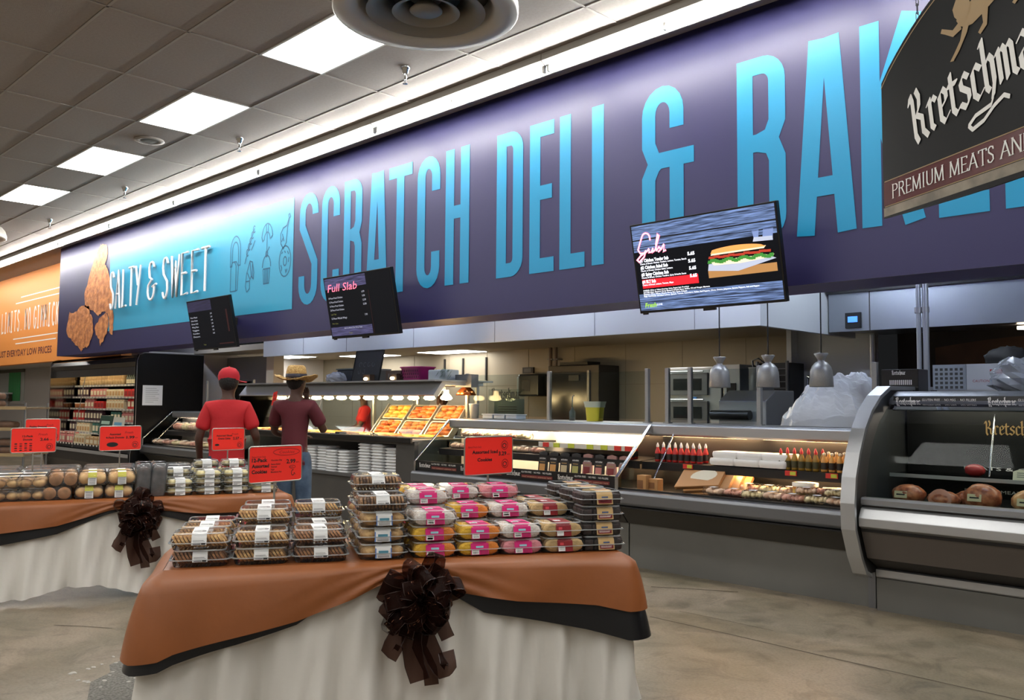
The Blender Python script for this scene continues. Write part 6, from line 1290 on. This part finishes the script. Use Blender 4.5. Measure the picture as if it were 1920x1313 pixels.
# things on the hot case shelf (z 1.785)
ZS = 1.786
t = T('chalkboard_sign', 'tilted black chalkboard sign standing on the hot case shelf', 'sign', (-10.1, 7.3, ZS)); f = Fr((-10.42, 7.2, ZS), (1, 0, 0), (.14, .1, .98)); m = MB(); m.slab(f, 0, 0, .62, .44, -.015, 0); m.build('board', M('chalkboard', (24, 25, 28), .7), t)
m = MB(); m.slab(f, -.012, -.0, .0, .45, -.02, .006); m.slab(f, .62, 0, .632, .45, -.02, .006); m.slab(f, 0, .44, .62, .452, -.02, .006); m.build('frame', BLACKM, t)
m = MB()
for k in range(6): m.stroke(f, arc(.15 + .1 * (k % 4), .25 - .1 * (k // 4), .03, k * 40, k * 40 + 260, 8), .004, .001)
m.build('chalk_marks', M('chalk', (110, 112, 120), .8), t)
t = T('basket', 'magenta plastic basket on the hot case shelf', 'basket', (-9.05, 7.3, ZS)); bs = MB(); R_ = lambda s, z: [(-9.05 + a * s, 7.3 + b * s, ZS + z) for a, b in rrect(.42, .3, .06, 4)]
bs.rings([R_(.82, 0), R_(.98, .17), R_(1.06, .175), R_(1.06, .19), R_(.95, .185), R_(.8, .01)], 0, True, True, True); bs.build('body', M('basket_magenta', (164, 24, 104), .4), t)
m = MB()
for k in range(9):
    for j in range(3): m.quad(wallfr(-9.23 + k * .044, 7.3 - .128 - .01 * j, ZS + .04 + j * .04), 0, 0, .016, .025, .004)
m.build('slots', M('basket_slot', (74, 8, 48), .6), t, kind='stuff')
t = T('plastic_bag', 'crumpled clear white plastic bag on the hot case shelf', 'bag', (-10.95, 7.3, ZS)); MB().blob((-10.95, 7.3, ZS + .06), (.2, .13, .1), 16, 9, 0, .22, 5, zmin=ZS, sm=False).build('bag', clear('milky_bag', (235, 238, 244), .3, .2, .5, (214, 220, 230)), t)
tb('dark_crate', 'dark square container behind the crumpled bag on the hot case', 'container', (-10.9, 7.55, ZS), [('body', (-11.2, 7.48, ZS, -10.6, 7.72, ZS + .2), M('crate_dark', (46, 50, 54), .4), .01), ('lid', (-11.22, 7.47, ZS + .2, -10.58, 7.73, ZS + .22), M('crate_lid', (80, 92, 92), .4))])
tb('grey_crate', 'grey metal box left of the chalkboard on the hot case', 'container', (-10.5, 7.55, ZS), [('body', (-10.55, 7.48, ZS, -10.2, 7.72, ZS + .2), STEELD, .01), ('rim', (-10.56, 7.47, ZS + .18, -10.19, 7.73, ZS + .2), STEEL)])
tb('wood_riser', 'small wooden riser beside the magenta basket', 'box', (-9.5, 7.35, ZS), [('body', (-9.68, 7.25, ZS, -9.34, 7.45, ZS + .15), M('riser_brown', (74, 56, 44), .6)), ('label', (-9.62, 7.246, ZS + .04, -9.42, 7.25, ZS + .11), GREYP)])
t = T('white_tub', 'white tub with a green plant on the hot case shelf', 'tub', (-8.55, 7.3, ZS)); MB().box(-8.72, 7.2, ZS, -8.36, 7.42, ZS + .14).build('body', M('tub_white', (196, 204, 206), .4), t, bevel=.015); g = MB(); r = random.Random(2)
for k in range(30):
    a, b, c_ = -8.45 + r.uniform(-.12, .1), 7.2 + r.uniform(-.05, .05), ZS + r.uniform(.02, .12); g.add([(a, b, c_), (a + .03, b - .01, c_ + .015), (a + .05, b, c_ + .05), (a + .01, b + .01, c_ + .03)], [(0, 1, 2, 3)])
g.build('plant', M('leaf_green', (62, 104, 62), .6), t, kind='stuff')
for x in (-9.95, -9.35):
    t = T('spot_lamp', 'small warm lamp glowing under the %s' % ('chalkboard' if x < -9.5 else 'basket'), 'lamp', (x, 7.15, ZS)); MB().box(x - .08, 7.12, ZS, x + .08, 7.2, ZS + .1).build('body', M('lamp_brown', (70, 52, 40), .5), t); MB().blob((x, 7.11, ZS + .04), (.045, .02, .022), 10, 6).build('bulb', glow('spot_glow', (255, 226, 170), 12.), t)
# things on the case B counter (z 1.316)
ZC = 1.317
t = T('foam_cup', 'tall white foam cup on the counter by the hot case', 'cup', (-8.0, 7.35, ZC)); MB().lathe([(0, 0), (.045, 0), (.062, .17), (.066, .172), (.066, .18), (.058, .18), (.04, .01)], (-8.0, 7.35, ZC), 18).build('cup', FOAM, t)
t = T('brand_stand', 'clear standing plaque with black Kretschmar lettering on the counter', 'sign', (-7.6, 7.55, ZC)); f = wallfr(-7.95, 7.55, ZC); m = MB(); m.slab(f, 0, 0, .62, .36, -.004, 0); m.build('plaque', GLASS, t); m = MB(); m.slab(f, .1, .0, .62, .24, -.0045, -.0042); m.build('grey_insert', M('insert_grey', (104, 106, 108), .5), t)
m = MB(); blackletter(m, f, 'Kretschmar', .06, .245, .08, 0, .003, w=.5, swash=False)
for k in range(4): m.quad(f, .18, .14 - k * .03, .5, .15 - k * .03, .002)
m.build('lettering', INK, t)
t = T('counter_plant', 'olive potted plant behind the Kretschmar plaque', 'plant', (-7.75, 7.7, ZC)); MB().lathe([(0, 0), (.06, 0), (.075, .12), (.07, .12), (.05, .1), (0, .1)], (-7.75, 7.7, ZC), 14).build('pot', M('pot_brown', (86, 66, 48), .6), t); g = MB(); r = random.Random(9)
for k in range(70):
    a = r.uniform(0, 2 * PI); q = r.uniform(.01, .15); z = ZC + .13 + r.uniform(.0, .2); p = V((-7.75 + q * math.cos(a), 7.7 + q * math.sin(a) * .7, z)); d = V((math.cos(a), math.sin(a), .7)) * .035; g.add([p, p + d.cross(V((0, 0, 1))) * .35 + d * .5, p + d, p - d.cross(V((0, 0, 1))) * .35 + d * .5], [(0, 1, 2, 3)])
g.build('leaves', M('leaf_olive', (96, 96, 62), .6), t, kind='stuff')
for k in range(3):
    x = -7.62 + k * .2; t = T('clear_container', 'pale clear container in a row before the plaque, %s' % ['nearest the cup', 'middle', 'nearest the glass post'][k], 'container', (x, 7.3, ZC)); MB().box(x - .09, 7.22, ZC, x + .09, 7.38, ZC + .05).build('body', M('cont_pale', (184, 196, 208), .4), t, bevel=.01); MB().box(x - .095, 7.215, ZC + .05, x + .095, 7.385, ZC + .06).build('lid', M('cont_lid', (206, 216, 226), .3), t)
t = T('yellow_pitcher', 'clear pitcher filled with yellow dressing on the counter', 'pitcher', (-6.15, 7.45, ZC)); MB().rings([[(-6.15 + a * s, 7.45 + b * s, ZC + z) for a, b in rrect(.2, .16, .04, 4)] for s, z in ((.8, 0), (.9, .12), (.93, .15))], 0, True, True, True).build('dressing', M('dressing_yellow', (216, 206, 60), .5), t)
MB().rings([[(-6.15 + a * s, 7.45 + b * s, ZC + z) for a, b in rrect(.21, .17, .04, 4)] for s, z in ((.82, 0), (.97, .18), (1.06, .21))], 0, True).build('pitcher_body', M('pitcher_pale', (206, 214, 190), .4), t) if False else MB().rings([[(-6.15 + a * s, 7.45 + b * s, ZC + z) for a, b in rrect(.21, .17, .04, 4)] for s, z in ((.93, .15), (.97, .18), (1.06, .215))], 0, True).build('rim', M('pitcher_pale', (206, 214, 190), .4), t)
t = T('soap_bottle', 'clear pump bottle on the counter before the warming cabinet', 'bottle', (-6.52, 7.5, ZC)); MB().lathe([(0, 0), (.035, 0), (.035, .1), (.012, .13), (.012, .15)], (-6.52, 7.5, ZC), 14).build('body', M('bottle_grey', (150, 156, 156), .25), t); MB().tube([(-6.52, 7.5, ZC + .15), (-6.52, 7.5, ZC + .27), (-6.48, 7.48, ZC + .28)], .007, 6).build('pump', CHROME, t)
t = T('work_table', 'steel work table with white wrapped goods beyond the counter', 'table', (-6.6, 9.2, 0)); MB().box(-7.6, 8.9, 1.12, -6.36, 9.5, 1.16).build('top', STEEL, t); MB().box(-7.6, 9.46, 1.16, -6.36, 9.5, 1.26).build('backsplash', WHITE, t)
for a in (-7.55, -6.42): MB().cyl((a, 8.95, 0), (a, 8.95, 1.12), .02, n=8).build('leg', STEEL, t)
for k in range(4):
    x = -7.35 + k * .27; b = MB().blob((x, 9.15, 1.2), (.12, .1, .06), 12, 7, 0, .25, k, zmin=1.161).build('wrapped_loaf', M('wrapped_tan', (176, 164, 148), .5, noise=(9, .3))); tag(b, 'wrapped loaf on the steel work table, %s' % ['behind the yellow pitcher', 'right of the yellow pitcher', 'left of the glass post', 'beyond the glass post'][k], 'bread')
# slicer, pot, tools beyond case C
t = T('food_slicer', 'grey slicing machine beyond the middle counter glass', 'slicer', (-4.7, 8.3, 0)); MB().prism([(8.1, 1.3), (8.1, 1.55), (8.3, 1.66), (8.7, 1.66), (8.7, 1.3)], FX, -5.0, -4.45).build('housing', STEEL, t, bevel=.01); MB().box(-5.1, 8.0, 1.1, -4.36, 8.8, 1.3).build('base_box', STEELD, t, bevel=.01); MB().cyl((-5.05, 8.05, 1.4), (-4.6, 8.05, 1.4), .05, n=14).build('motor_tube', BLACK, t); MB().box(-4.98, 8.5, 0, -4.4, 8.75, 1.1).build('stand', STEELD, t)
t = T('stock_pot', 'steel stock pot with a ladle on the slicing machine', 'pot', (-4.72, 8.5, 1.661)); MB().lathe([(0, 0), (.13, 0), (.13, .24), (.14, .245), (.12, .245), (.12, .02)], (-4.72, 8.5, 1.661), 22).build('body', STEEL, t); MB().tube([(-4.76, 8.46, 1.7), (-4.78, 8.42, 1.98), (-4.7, 8.4, 2.0), (-4.6, 8.4, 1.93)], .01, 6).build('ladle', STEELD, t); MB().tube([(-4.85, 8.5, 1.86), (-4.72, 8.5, 1.97), (-4.59, 8.5, 1.86)], .006, 6).build('handle', CHROME, t)
t = T('prep_tap', 'slim chrome tap and bowl left of the plastic-draped machine', 'tap', (-4.15, 8.4, 1.3)); MB().tube([(-4.15, 8.4, 1.3), (-4.15, 8.4, 1.78), (-4.13, 8.36, 1.8), (-4.05, 8.34, 1.77)], .013, 8).build('spout', CHROME, t); MB().lathe([(0, 1.47), (.08, 1.48), (.11, 1.53), (.105, 1.53), (.06, 1.49)], (-4.1, 8.3, 0), 18).build('bowl', CHROME, t); MB().box(-4.3, 8.25, 0, -3.95, 8.6, 1.3).build('cabinet', STEELD, t)
# machine under a clear plastic sheet
t = T('draped_machine', 'machine draped in a translucent white plastic sheet on the counter', 'covered machine', (-3.5, 7.6, ZC)); r = random.Random(21); ns = [[r.uniform(-1, 1) for _ in range(26)] for _ in range(14)]
from mathutils import noise as NZ
def sheet(u, v):
    th = 2 * PI * u; q = .02 + .98 * min(1, v * 1.15) ** .8; d = V((math.cos(th), math.sin(th), 0))
    h_ = .5 * (1 - max(0, v - .38) / .62) ** 1.15 if v > .38 else .5
    p = V((math.cos(th) * 2, math.sin(th) * 2, v * 3)); k = 1 + .09 * NZ.noise(p * 1.3) * min(1, v * 3); w = NZ.noise(p * 2.2) * .05 + abs(NZ.noise(p * 4.5)) * .035
    z = ZC + h_ * (.8 + .2 * math.cos(th + .4) * min(1, v * 2)) + w * (v > .03) * (v < .97)
    return V((-3.5 + .5 * q * d.x * k, 7.62 + .24 * q * d.y * k, max(ZC + .002, z)))
m = MB(); m.grid(sheet, 64, 30, sm=False); m.build('plastic_sheet', clear('sheet_plastic', (240, 246, 252), .1, .5, .8, (244, 249, 255)), t)
MB().box(-3.78, 7.5, ZC, -3.3, 7.75, ZC + .3).build('machine_body', M('machine_grey', (130, 136, 142), .4, .5), t, bevel=.02)
# things on and beyond the curved case
ZD = 1.621
t = T('brand_box', 'black branded merchandiser box on the curved glass case', 'box', (-2.9, 7.5, ZD)); MB().box(-3.0, 7.4, ZD, -2.7, 7.62, ZD + .19).build('body', BLACK, t, bevel=.004); f = wallfr(0, 7.398, 0); m = MB(); blackletter(m, f, 'Kretschmar', -2.91, ZD + .145, .022, 0, .002, w=.11, swash=False)
for k in range(12): m.quad(f, -2.93 + k * .0155, ZD + .06, -2.921 + k * .0155, ZD + .1, .002)
m.build('print', INKW, t); MB().box(-3.0, 7.395, ZD + .035, -2.7, 7.4, ZD + .045).build('trim', GREYD, t)
t = T('label_printer', 'pale label printers with dark side beyond the curved case', 'printer', (-2.7, 8.4, 1.651)); MB().box(-2.9, 8.3, 1.651, -2.62, 8.58, 1.88).build('left_unit', M('printer_grey', (150, 156, 162), .5), t); MB().box(-2.61, 8.28, 1.651, -2.3, 8.58, 1.88).build('right_unit', M('printer_pale', (190, 192, 194), .5), t); MB().box(-2.3, 8.28, 1.651, -2.12, 8.58, 1.88).build('dark_unit', BLACK, t)
m = MB(); f = wallfr(0, 8.3, 0)
for k in range(5):
    for j in range(6): m.quad(f, -2.88 + j * .042, 1.665 + k * .04, -2.855 + j * .042, 1.688 + k * .04, .003)
m.build('keys', GREYD, t, kind='stuff'); m = MB(); f = wallfr(0, 8.28, 0); m.quad(f, -2.42, 1.78, -2.32, 1.83, .002); m.text(f, 'CAUTION', -2.56, 1.72, .03, .002); m.build('sticker', REDINK, t)
t = T('dark_cloth', 'crumpled dark cloth on top of the label printer', 'cloth', (-2.3, 8.45, 1.881)); MB().blob((-2.32, 8.42, 1.92), (.18, .12, .11), 18, 10, 0, .3, 6, zmin=1.881).build('cloth', BLACKM, t)
tb('steel_counter', 'steel back counter beyond the curved case top', 'counter', (-1.5, 8.4, 0), [('body', (-2.75, 8.1, 0, 2, 8.6, 1.62), STEELD, .01), ('top', (-2.78, 8.05, 1.62, 2, 8.6, 1.65), STEEL)])
t = T('clear_bag', 'bundle of clear plastic bags on the curved case at the picture edge', 'bag', (-2.05, 7.4, ZD)); MB().blob((-1.95, 7.4, ZD + .1), (.22, .14, .15), 18, 10, 0, .35, 14, zmin=ZD, sm=False).build('bag', clear('bag_clear', (240, 244, 248), .35, .1, .3, (220, 226, 234)), t); MB().blob((-2.0, 7.38, ZD + .07), (.1, .08, .08), 10, 7, 0, .4, 3, zmin=ZD).build('inner_bag', clear('bag_clear2', (220, 224, 230), .35, .1, .4, (190, 196, 206)), t)
# ================================================================== goods in the cases
BC = lambda n, *c: M('gd_' + n, c, .4)
def sauce(liq, lab, capc, nm, spiky=False):
    t = T('sauce_bottle', 'x', 'bottle'); MB().lathe([(0, 0), (.024, 0), (.026, .01), (.026, .085), (.02, .105), (.012, .125), (.011, .14)], n=12).build('bottle', liq, t); MB().lathe([(.0265, .02), (.0265, .075)], n=12).build('label', lab, t)
    MB().lathe([(.013, .135), (.013, .15), (.004, .175 if spiky else .155), (0, .176 if spiky else .156)], n=10).build('cap', capc, t); return Proto(t)
sR = sauce(BC('sauce_red', 196, 44, 40), BC('lab_dark', 40, 36, 34), BC('cap_white', 226, 220, 214), '', True); sG = sauce(BC('sauce_olive', 156, 120, 40), BC('lab_olive', 70, 66, 40), BC('cap_red', 210, 40, 44), '', True); sA = sauce(BC('sauce_amber', 226, 166, 84), BC('lab_brown', 52, 44, 38), BC('cap_cream', 230, 214, 180), '')
for j in range(2):
    for k in range(8): sR((-4.88 + k * .066 + .01 * j, 6.84 + .08 * j, .969 + .005 * j), 0, 'red sauce bottle with pale cap, %s row, %s along from the prop rod' % (['front', 'rear'][j], ordw(k + 1)), 'red sauce bottles')
for j in range(2):
    for k in range(6): sG((-3.62 + k * .062 + .02 * j, 6.83 + .08 * j, .969 + .005 * j), 0, 'olive sauce bottle with pointed red cap, %s row, %s from the white packages' % (['front', 'rear'][j], ordw(k + 1)), 'red capped sauce bottles')
for k in range(5):
    for j in range(2): sA((-3.24 + k * .066, 6.83 + j * .08, .969 + .005 * j), 0, 'amber sauce bottle with cream cap, %s row, %s from the red capped bottles' % (['front', 'rear'][j], ordw(k + 1)), 'amber sauce bottles')
PKW = BC('pack_white', 244, 242, 238); PKE = BC('pack_edge', 214, 206, 196)
for k in range(3):
    x = -4.16 + k * .24
    t = T('white_package', 'white paper package on the sauce case shelf, %s' % ['next to the red bottles', 'middle', 'next to the red capped bottles'][k], 'package', (x, 6.9, .975)); MB().rings([[(x + a * s, 6.9 + b * s, .975 + z) for a, b in rrect(.25, .26, .03, 3)] for s, z in ((.95, 0), (1, .02), (1, .045), (.96, .06))], 0, True, True, True).build('package', PKW, t); MB().rings([[(x + .01 + a * s, 6.92 + b * s, 1.036 + z) for a, b in rrect(.25, .24, .03, 3)] for s, z in ((.95, 0), (1, .02), (1, .04), (.96, .055))], 0, True, True, True).build('upper_fold', PKW, t)
def slabbox(name, lab, cat, x, y, z, rz, dims, mats, ins=None):
    t = T(name, lab, cat, (x, y, z), rz); a, b, h = dims; MB().box(-a / 2, -b / 2, 0, a / 2, b / 2, h).build('carton', mats[0], t, local=True, bevel=.004)
    if ins: 
        m = MB(); m.poly(FXY, [(q[0] * a * .3 + a * .06, q[1] * b * .3) for q in arc(0, 0, 1, -60, 200, 12)], h + .002); m.build('cut_window', M('window_cream', (224, 214, 190), .3), t, local=True)
    m = MB(); m.quad(Fr((0, -b / 2, 0), (1, 0, 0), (0, 0, 1)), -a * .45, h * .2, a * .2, h * .7, .002); m.build('print', mats[1], t, local=True); return t
KR = BC('kraft', 184, 136, 86); KRD = BC('kraft_dark', 130, 88, 54)
rows = [(-4.1, 6.77, .765, 0), (-4.17, 6.755, .792, 0), (-4.24, 6.74, .82, 0), (-4.32, 6.725, .848, 0)]
for k, (x, y, z, r_) in enumerate(rows):
    b = slabbox('kraft_box', 'brown flat kraft box leaning in the sauce case, %s' % ['undermost', 'second in the lean', 'third in the lean', 'uppermost with an oval window'][k], 'box', x, y, z, .08, (.42, .3, .032), (KR, KRD), k == 3); b.rotation_euler = (.55, -.1, .14)
for k, (x, y) in enumerate(((-4.86, 6.6), (-4.76, 6.64))):
    slabbox('kraft_carton', 'small brown carton at the left end of the sauce case, %s' % ['taller', 'shorter'][k], 'box', x, y, .705 + .01 * k, 0, (.1, .09, .15 - .04 * k), (KR, KRD))
def deli_tub(x, y, z, rr, h, c1, c2, lab):
    t = T('deli_tub', lab, 'tub', (x, y, z)); MB().lathe([(0, 0), (rr * .9, 0), (rr, h * .8)], (x, y, z), 18).build('body', c1, t); MB().lathe([(rr * 1.04, h * .8), (rr * 1.04, h), (rr * .9, h + .002), (0, h + .002)], (x, y, z), 18).build('lid', c2, t); MB().lathe([(rr * .96, h * .25), (rr * .99, h * .65)], (x, y, z), 18).build('label', M('tub_label', (206, 176, 90), .5), t)
deli_tub(-3.38, 6.78, .735, .1, .14, BC('tub_fruit', 222, 150, 70), BC('tub_lid', 236, 226, 206), 'fruit coloured round tub in the sauce case'); deli_tub(-3.14, 6.8, .735, .09, .11, BC('tub_cream', 226, 206, 160), BC('tub_lid', 236, 226, 206), 'cream round tub next to the fruit tub')
MEATC = [BC('meat_pale', 236, 200, 168), BC('meat_pink', 224, 164, 140), BC('cheese_pale', 240, 220, 170)]
def flatpack(x, y, z, w, d, h, ci, lab, rz=0., grp=None):
    t = T('deli_pack', lab, 'deli pack', (x, y, z), rz, grp); r = random.Random(int(abs(x * 997 + z * 31)))
    m = MB()
    for k in range(5): m.blob((-w * .36 + k * w * .18, r.uniform(-.1, .1) * d, h * .45), (w * .13, d * .38, h * .42), 8, 5, 0, .2, k)
    m.build('slices', MEATC[ci], t, local=True, kind='stuff'); MB().rings([[(a * s, b * s, zz) for a, b in rrect(w, d, .02, 2)] for s, zz in ((.9, 0), (1, h * .4), (.9, h), (.5, h + .001))], 0, False, True, True).build('film', PLASTIC, t, local=True)
    m = MB(); m.quad(FXY, -w * .15, -d * .42, w * .2, -d * .02, h + .003); m.build('label', PAPER, t, local=True); return t
for k in range(7): flatpack(-4.1 + k * .18, 6.6 + .02 * (k % 2), .735, .18, .18, .065, k % 3, 'clear deli pack along the front of the sauce case, %s' % ['below the kraft boxes', 'second from the kraft boxes', 'third from the kraft boxes', 'middle', 'before the fruit tub', 'before the cream tub', 'by the curved end panel'][k], .2 * (k % 3 - 1))
for k in range(4): flatpack(-3.3 + k * .12, 6.64 + .1 * (k % 2), .803, .16, .15, .05, k % 3, 'clear deli pack lying on others by the curved end panel, %s' % ['lowest', 'second', 'third', 'closest to the panel'][k], .3)
for k in range(5): flatpack(-3.9 + k * .19, 6.82, .757, .18, .16, .075, (k + 1) % 3, 'clear deli pack behind the front packs of the sauce case, %s' % ['by the kraft boxes', 'second', 'third', 'fourth', 'behind the tubs'][k], .1)
# case B: black hanging packs, trays
for k in range(8):
    x = -6.3 + k * .152; c = [None, BC('win_tan', 206, 150, 84), BC('win_cream', 200, 180, 140), BC('win_olive', 170, 164, 96), BC('win_red', 120, 34, 36), BC('win_rose', 190, 120, 110)][[1, 1, 2, 3, 4, 5, 4, 4][k]]
    t = T('meat_pouch', 'black upright meat pack in the branded case, %s from its far end' % ['first', 'second', 'third', 'fourth', 'fifth', 'sixth', 'seventh', 'eighth'][k], 'meat pack', (x, 6.78, .78), 0, 'black upright meat packs'); f = Fr((x, 6.76, .775), (1, 0, 0), (0, .12, 1)); m = MB(); m.prism([(-.06, 0), (.06, 0), (.062, .22), (.0, .235), (-.062, .22)], f, -.03, 0); m.build('pouch', BC('pouch_black', 24, 22, 22) if k < 4 or k == 5 else BC('pouch_clear', 150, 110, 104), t, bevel=.008)
    m = MB(); m.quad(f, -.04, .02, .04, .1, .002, 0); blackletter(m, f, 'Kretschmar', -.045, .15, .014, 1, .002, w=.09, swash=False); m.quad(f, -.035, .115, .035, .125, .002, 2); m.build('print', [c, INKW, GOLD], t)
for z, y, nm, dd in ((.745, 6.62, 'front deck', .0), (.97, 6.9, 'middle shelf', .1), (1.106, 7.05, 'top shelf', .2)):
    for k in range(8 if z < 1 else 6):
        x = -7.82 + k * .185 + dd * .3; flatpack(x, y, z, .16, .15, .07, k % 3, 'clear tray of sliced food, %s of the branded case, %s' % (nm, ['hot case end', 'second along', 'third along', 'fourth along', 'fifth along', 'sixth along', 'seventh along', 'eighth along'][k]))
t = T('yellow_tray', 'yellow tray of cream rolls at the near end of the branded case', 'tray', (-5.35, 6.6, .75)); m = MB(); R_ = lambda s, z: [(-5.38 + a * s, 6.6 + b * s, .75 + z) for a, b in rrect(.4, .2, .04, 4)]; m.rings([R_(.85, 0), R_(1, .05), R_(1.04, .05), R_(.95, .045), R_(.8, .01)], 0, True, True, True); m.build('tray', BC('tray_yellow', 236, 186, 30), t)
for k in range(4): MB().blob((-5.52 + k * .095, 6.6, .8), (.045, .07, .03), 10, 6, 0, .1, k).build('roll', BC('roll_cream', 236, 214, 170), t)
for k in range(4): flatpack(-6.2 + k * .19, 6.6, .75, .17, .16, .05, k % 3, 'clear meat tray in front of the black meat packs, %s' % ['farthest', 'second', 'third', 'next to the yellow tray'][k])
for k in range(6): flatpack(-15.4 + k * .36, 6.62, .745, .3, .22, .09, k % 3, 'pale package on the deck beside the tall cooler, %s' % ['at the slanted end', 'second', 'third', 'fourth', 'fifth', 'behind the man in red'][k]); 
for k in range(6): flatpack(-15.3 + k * .3, 6.92, .985, .27, .22, .14, (k + 1) % 3, 'bright wrapped package on the shelf beside the tall cooler, %s' % ['at the slanted end', 'second', 'third', 'fourth', 'fifth', 'behind the man in red'][k])
# curved case: hams, cheese, meats on the shelf
HAM = M('ham', (206, 128, 86), .3, noise=(24, .5), col2=(132, 64, 42), bump=(9, .3)); HAMC = M('ham_cut', (206, 140, 116), .4, noise=(8, .3)); TURK = M('turkey', (222, 170, 118), .3, noise=(20, .3), col2=(170, 104, 64)); CHEESE = M('cheese_yellow', (214, 190, 104), .4, noise=(4, .15)); BACN = M('bologna_red', (170, 44, 44), .35, noise=(4, .3))
def ham(x, y, z, r, mt, lab, cut=None, seed=0, lbl=True):
    t = T('ham_joint', lab, 'meat', (x, y, z)); MB().blob((x, y, z + r[2]), r, 20, 12, 0, .09, seed).build('joint', mt, t)
    if cut: m = MB(); m.lathe([(r[0] * .72, 0), (r[0] * .7, .004), (0, .006)], (0, 0, 0), 20); o = m.build('cut_face', HAMC, t, local=True); o.location = (0, -r[1] * .78, r[2] * 1.05); o.rotation_euler = (PI / 2 - .3, 0, 0)
    if lbl: m = MB(); m.quad(Fr((x - .02, y - r[1] * .96, z + r[2]), (1, 0, 0), (0, .25, 1)), -.045, -.02, .045, .03, .004, 0); m.quad(Fr((x - .02, y - r[1] * .96, z + r[2]), (1, 0, 0), (0, .25, 1)), -.03, .0, .03, .01, .005, 1); m.build('label', [M('ham_label', (206, 190, 150), .5), INK], t)
ham(-2.5, 6.62, .785, (.12, .1, .075), HAM, 'netted dark ham nearest the curved end panel', 0, 1); ham(-2.25, 6.6, .785, (.11, .1, .06), HAM, 'low ham with a cut pale face, second from the end panel', 1, 2, False); ham(-1.99, 6.58, .785, (.12, .11, .095), HAM, 'tall domed smoked ham with a pale label', 0, 3)
ham(-1.69, 6.6, .785, (.13, .11, .085), TURK, 'golden glazed turkey joint on the deck', 0, 4); ham(-1.41, 6.57, .785, (.12, .1, .055), HAM, 'flat brown ham with cut pale face near the cheese', 1, 5, False); ham(-2.12, 6.72, .79, (.1, .08, .06), HAM, 'small ham half hidden between two larger hams', 0, 16, False)
t = T('cheese_ball', 'pear shaped yellow cheese at the picture edge', 'cheese', (-1.2, 6.56, .785)); MB().lathe([(0, 0), (.07, .01), (.095, .06), (.085, .11), (.05, .155), (.02, .17), (0, .17)], (-1.2, 6.56, .785), 20).build('cheese', CHEESE, t); MB().lathe([(.022, .168), (.014, .178), (.012, .2), (0, .2)], (-1.2, 6.56, .785), 10).build('tied_top', CHEESE, t)
ham(-2.12, 6.86, 1.001, (.07, .06, .045), BACN, 'small red sausage piece on the glass shelf', 0, 7, False); ham(-1.5, 6.86, 1.001, (.14, .1, .075), TURK, 'large golden joint on the glass shelf', 1, 8, False); ham(-1.12, 6.88, 1.001, (.1, .09, .07), BACN, 'red cut joint at the near end of the glass shelf', 1, 9, False)
for k, (x, h, c_, s) in enumerate(((-1.6, .16, BACN, 'red meat log standing behind the golden joint'), (-1.46, .17, HAMC, 'pink topped log with purple band on the shelf'), (-1.3, .15, HAM, 'brown meat log on the glass shelf'), (-1.08, .2, BACN, 'tall red sausage log with cream middle'))):
    t = T('meat_log', s, 'meat', (x, 7.05, 1.001)); MB().lathe([(0, 0), (.06, 0), (.065, .02), (.065, h - .02), (.05, h), (0, h + .005)], (x, 7.05, 1.001), 18).build('log', c_, t); MB().lathe([(.067, h * .35), (.067, h * .55)], (x, 7.05, 1.001), 18).build('band', M('band_purple', (110, 84, 150), .5) if k == 1 else M('band_cream', (220, 200, 170), .5), t)
for k, (x, s) in enumerate(((-1.78, 'white price card below the glass shelf lights'), (-1.66, 'cream tent card on the glass shelf beside the golden joint'))):
    t = T('tent_card', s, 'price card', (x, 6.76, 1.001)); f = Fr((x, 6.76 + .04 * k, 1.001), (1, 0, 0), (0, .3, 1)); m = MB(); m.prism([(-.07, 0), (.07, 0), (.07, .06), (.035, .075), (-.035, .075), (-.07, .06)], f, -.002, 0); m.build('card', M('card_cream', (232, 220, 186), .5), t); m = MB()
    for j in range(3): m.quad(f, -.045, .02 + j * .014, .045, .025 + j * .014, .001)
    m.build('print', GREYP, t)
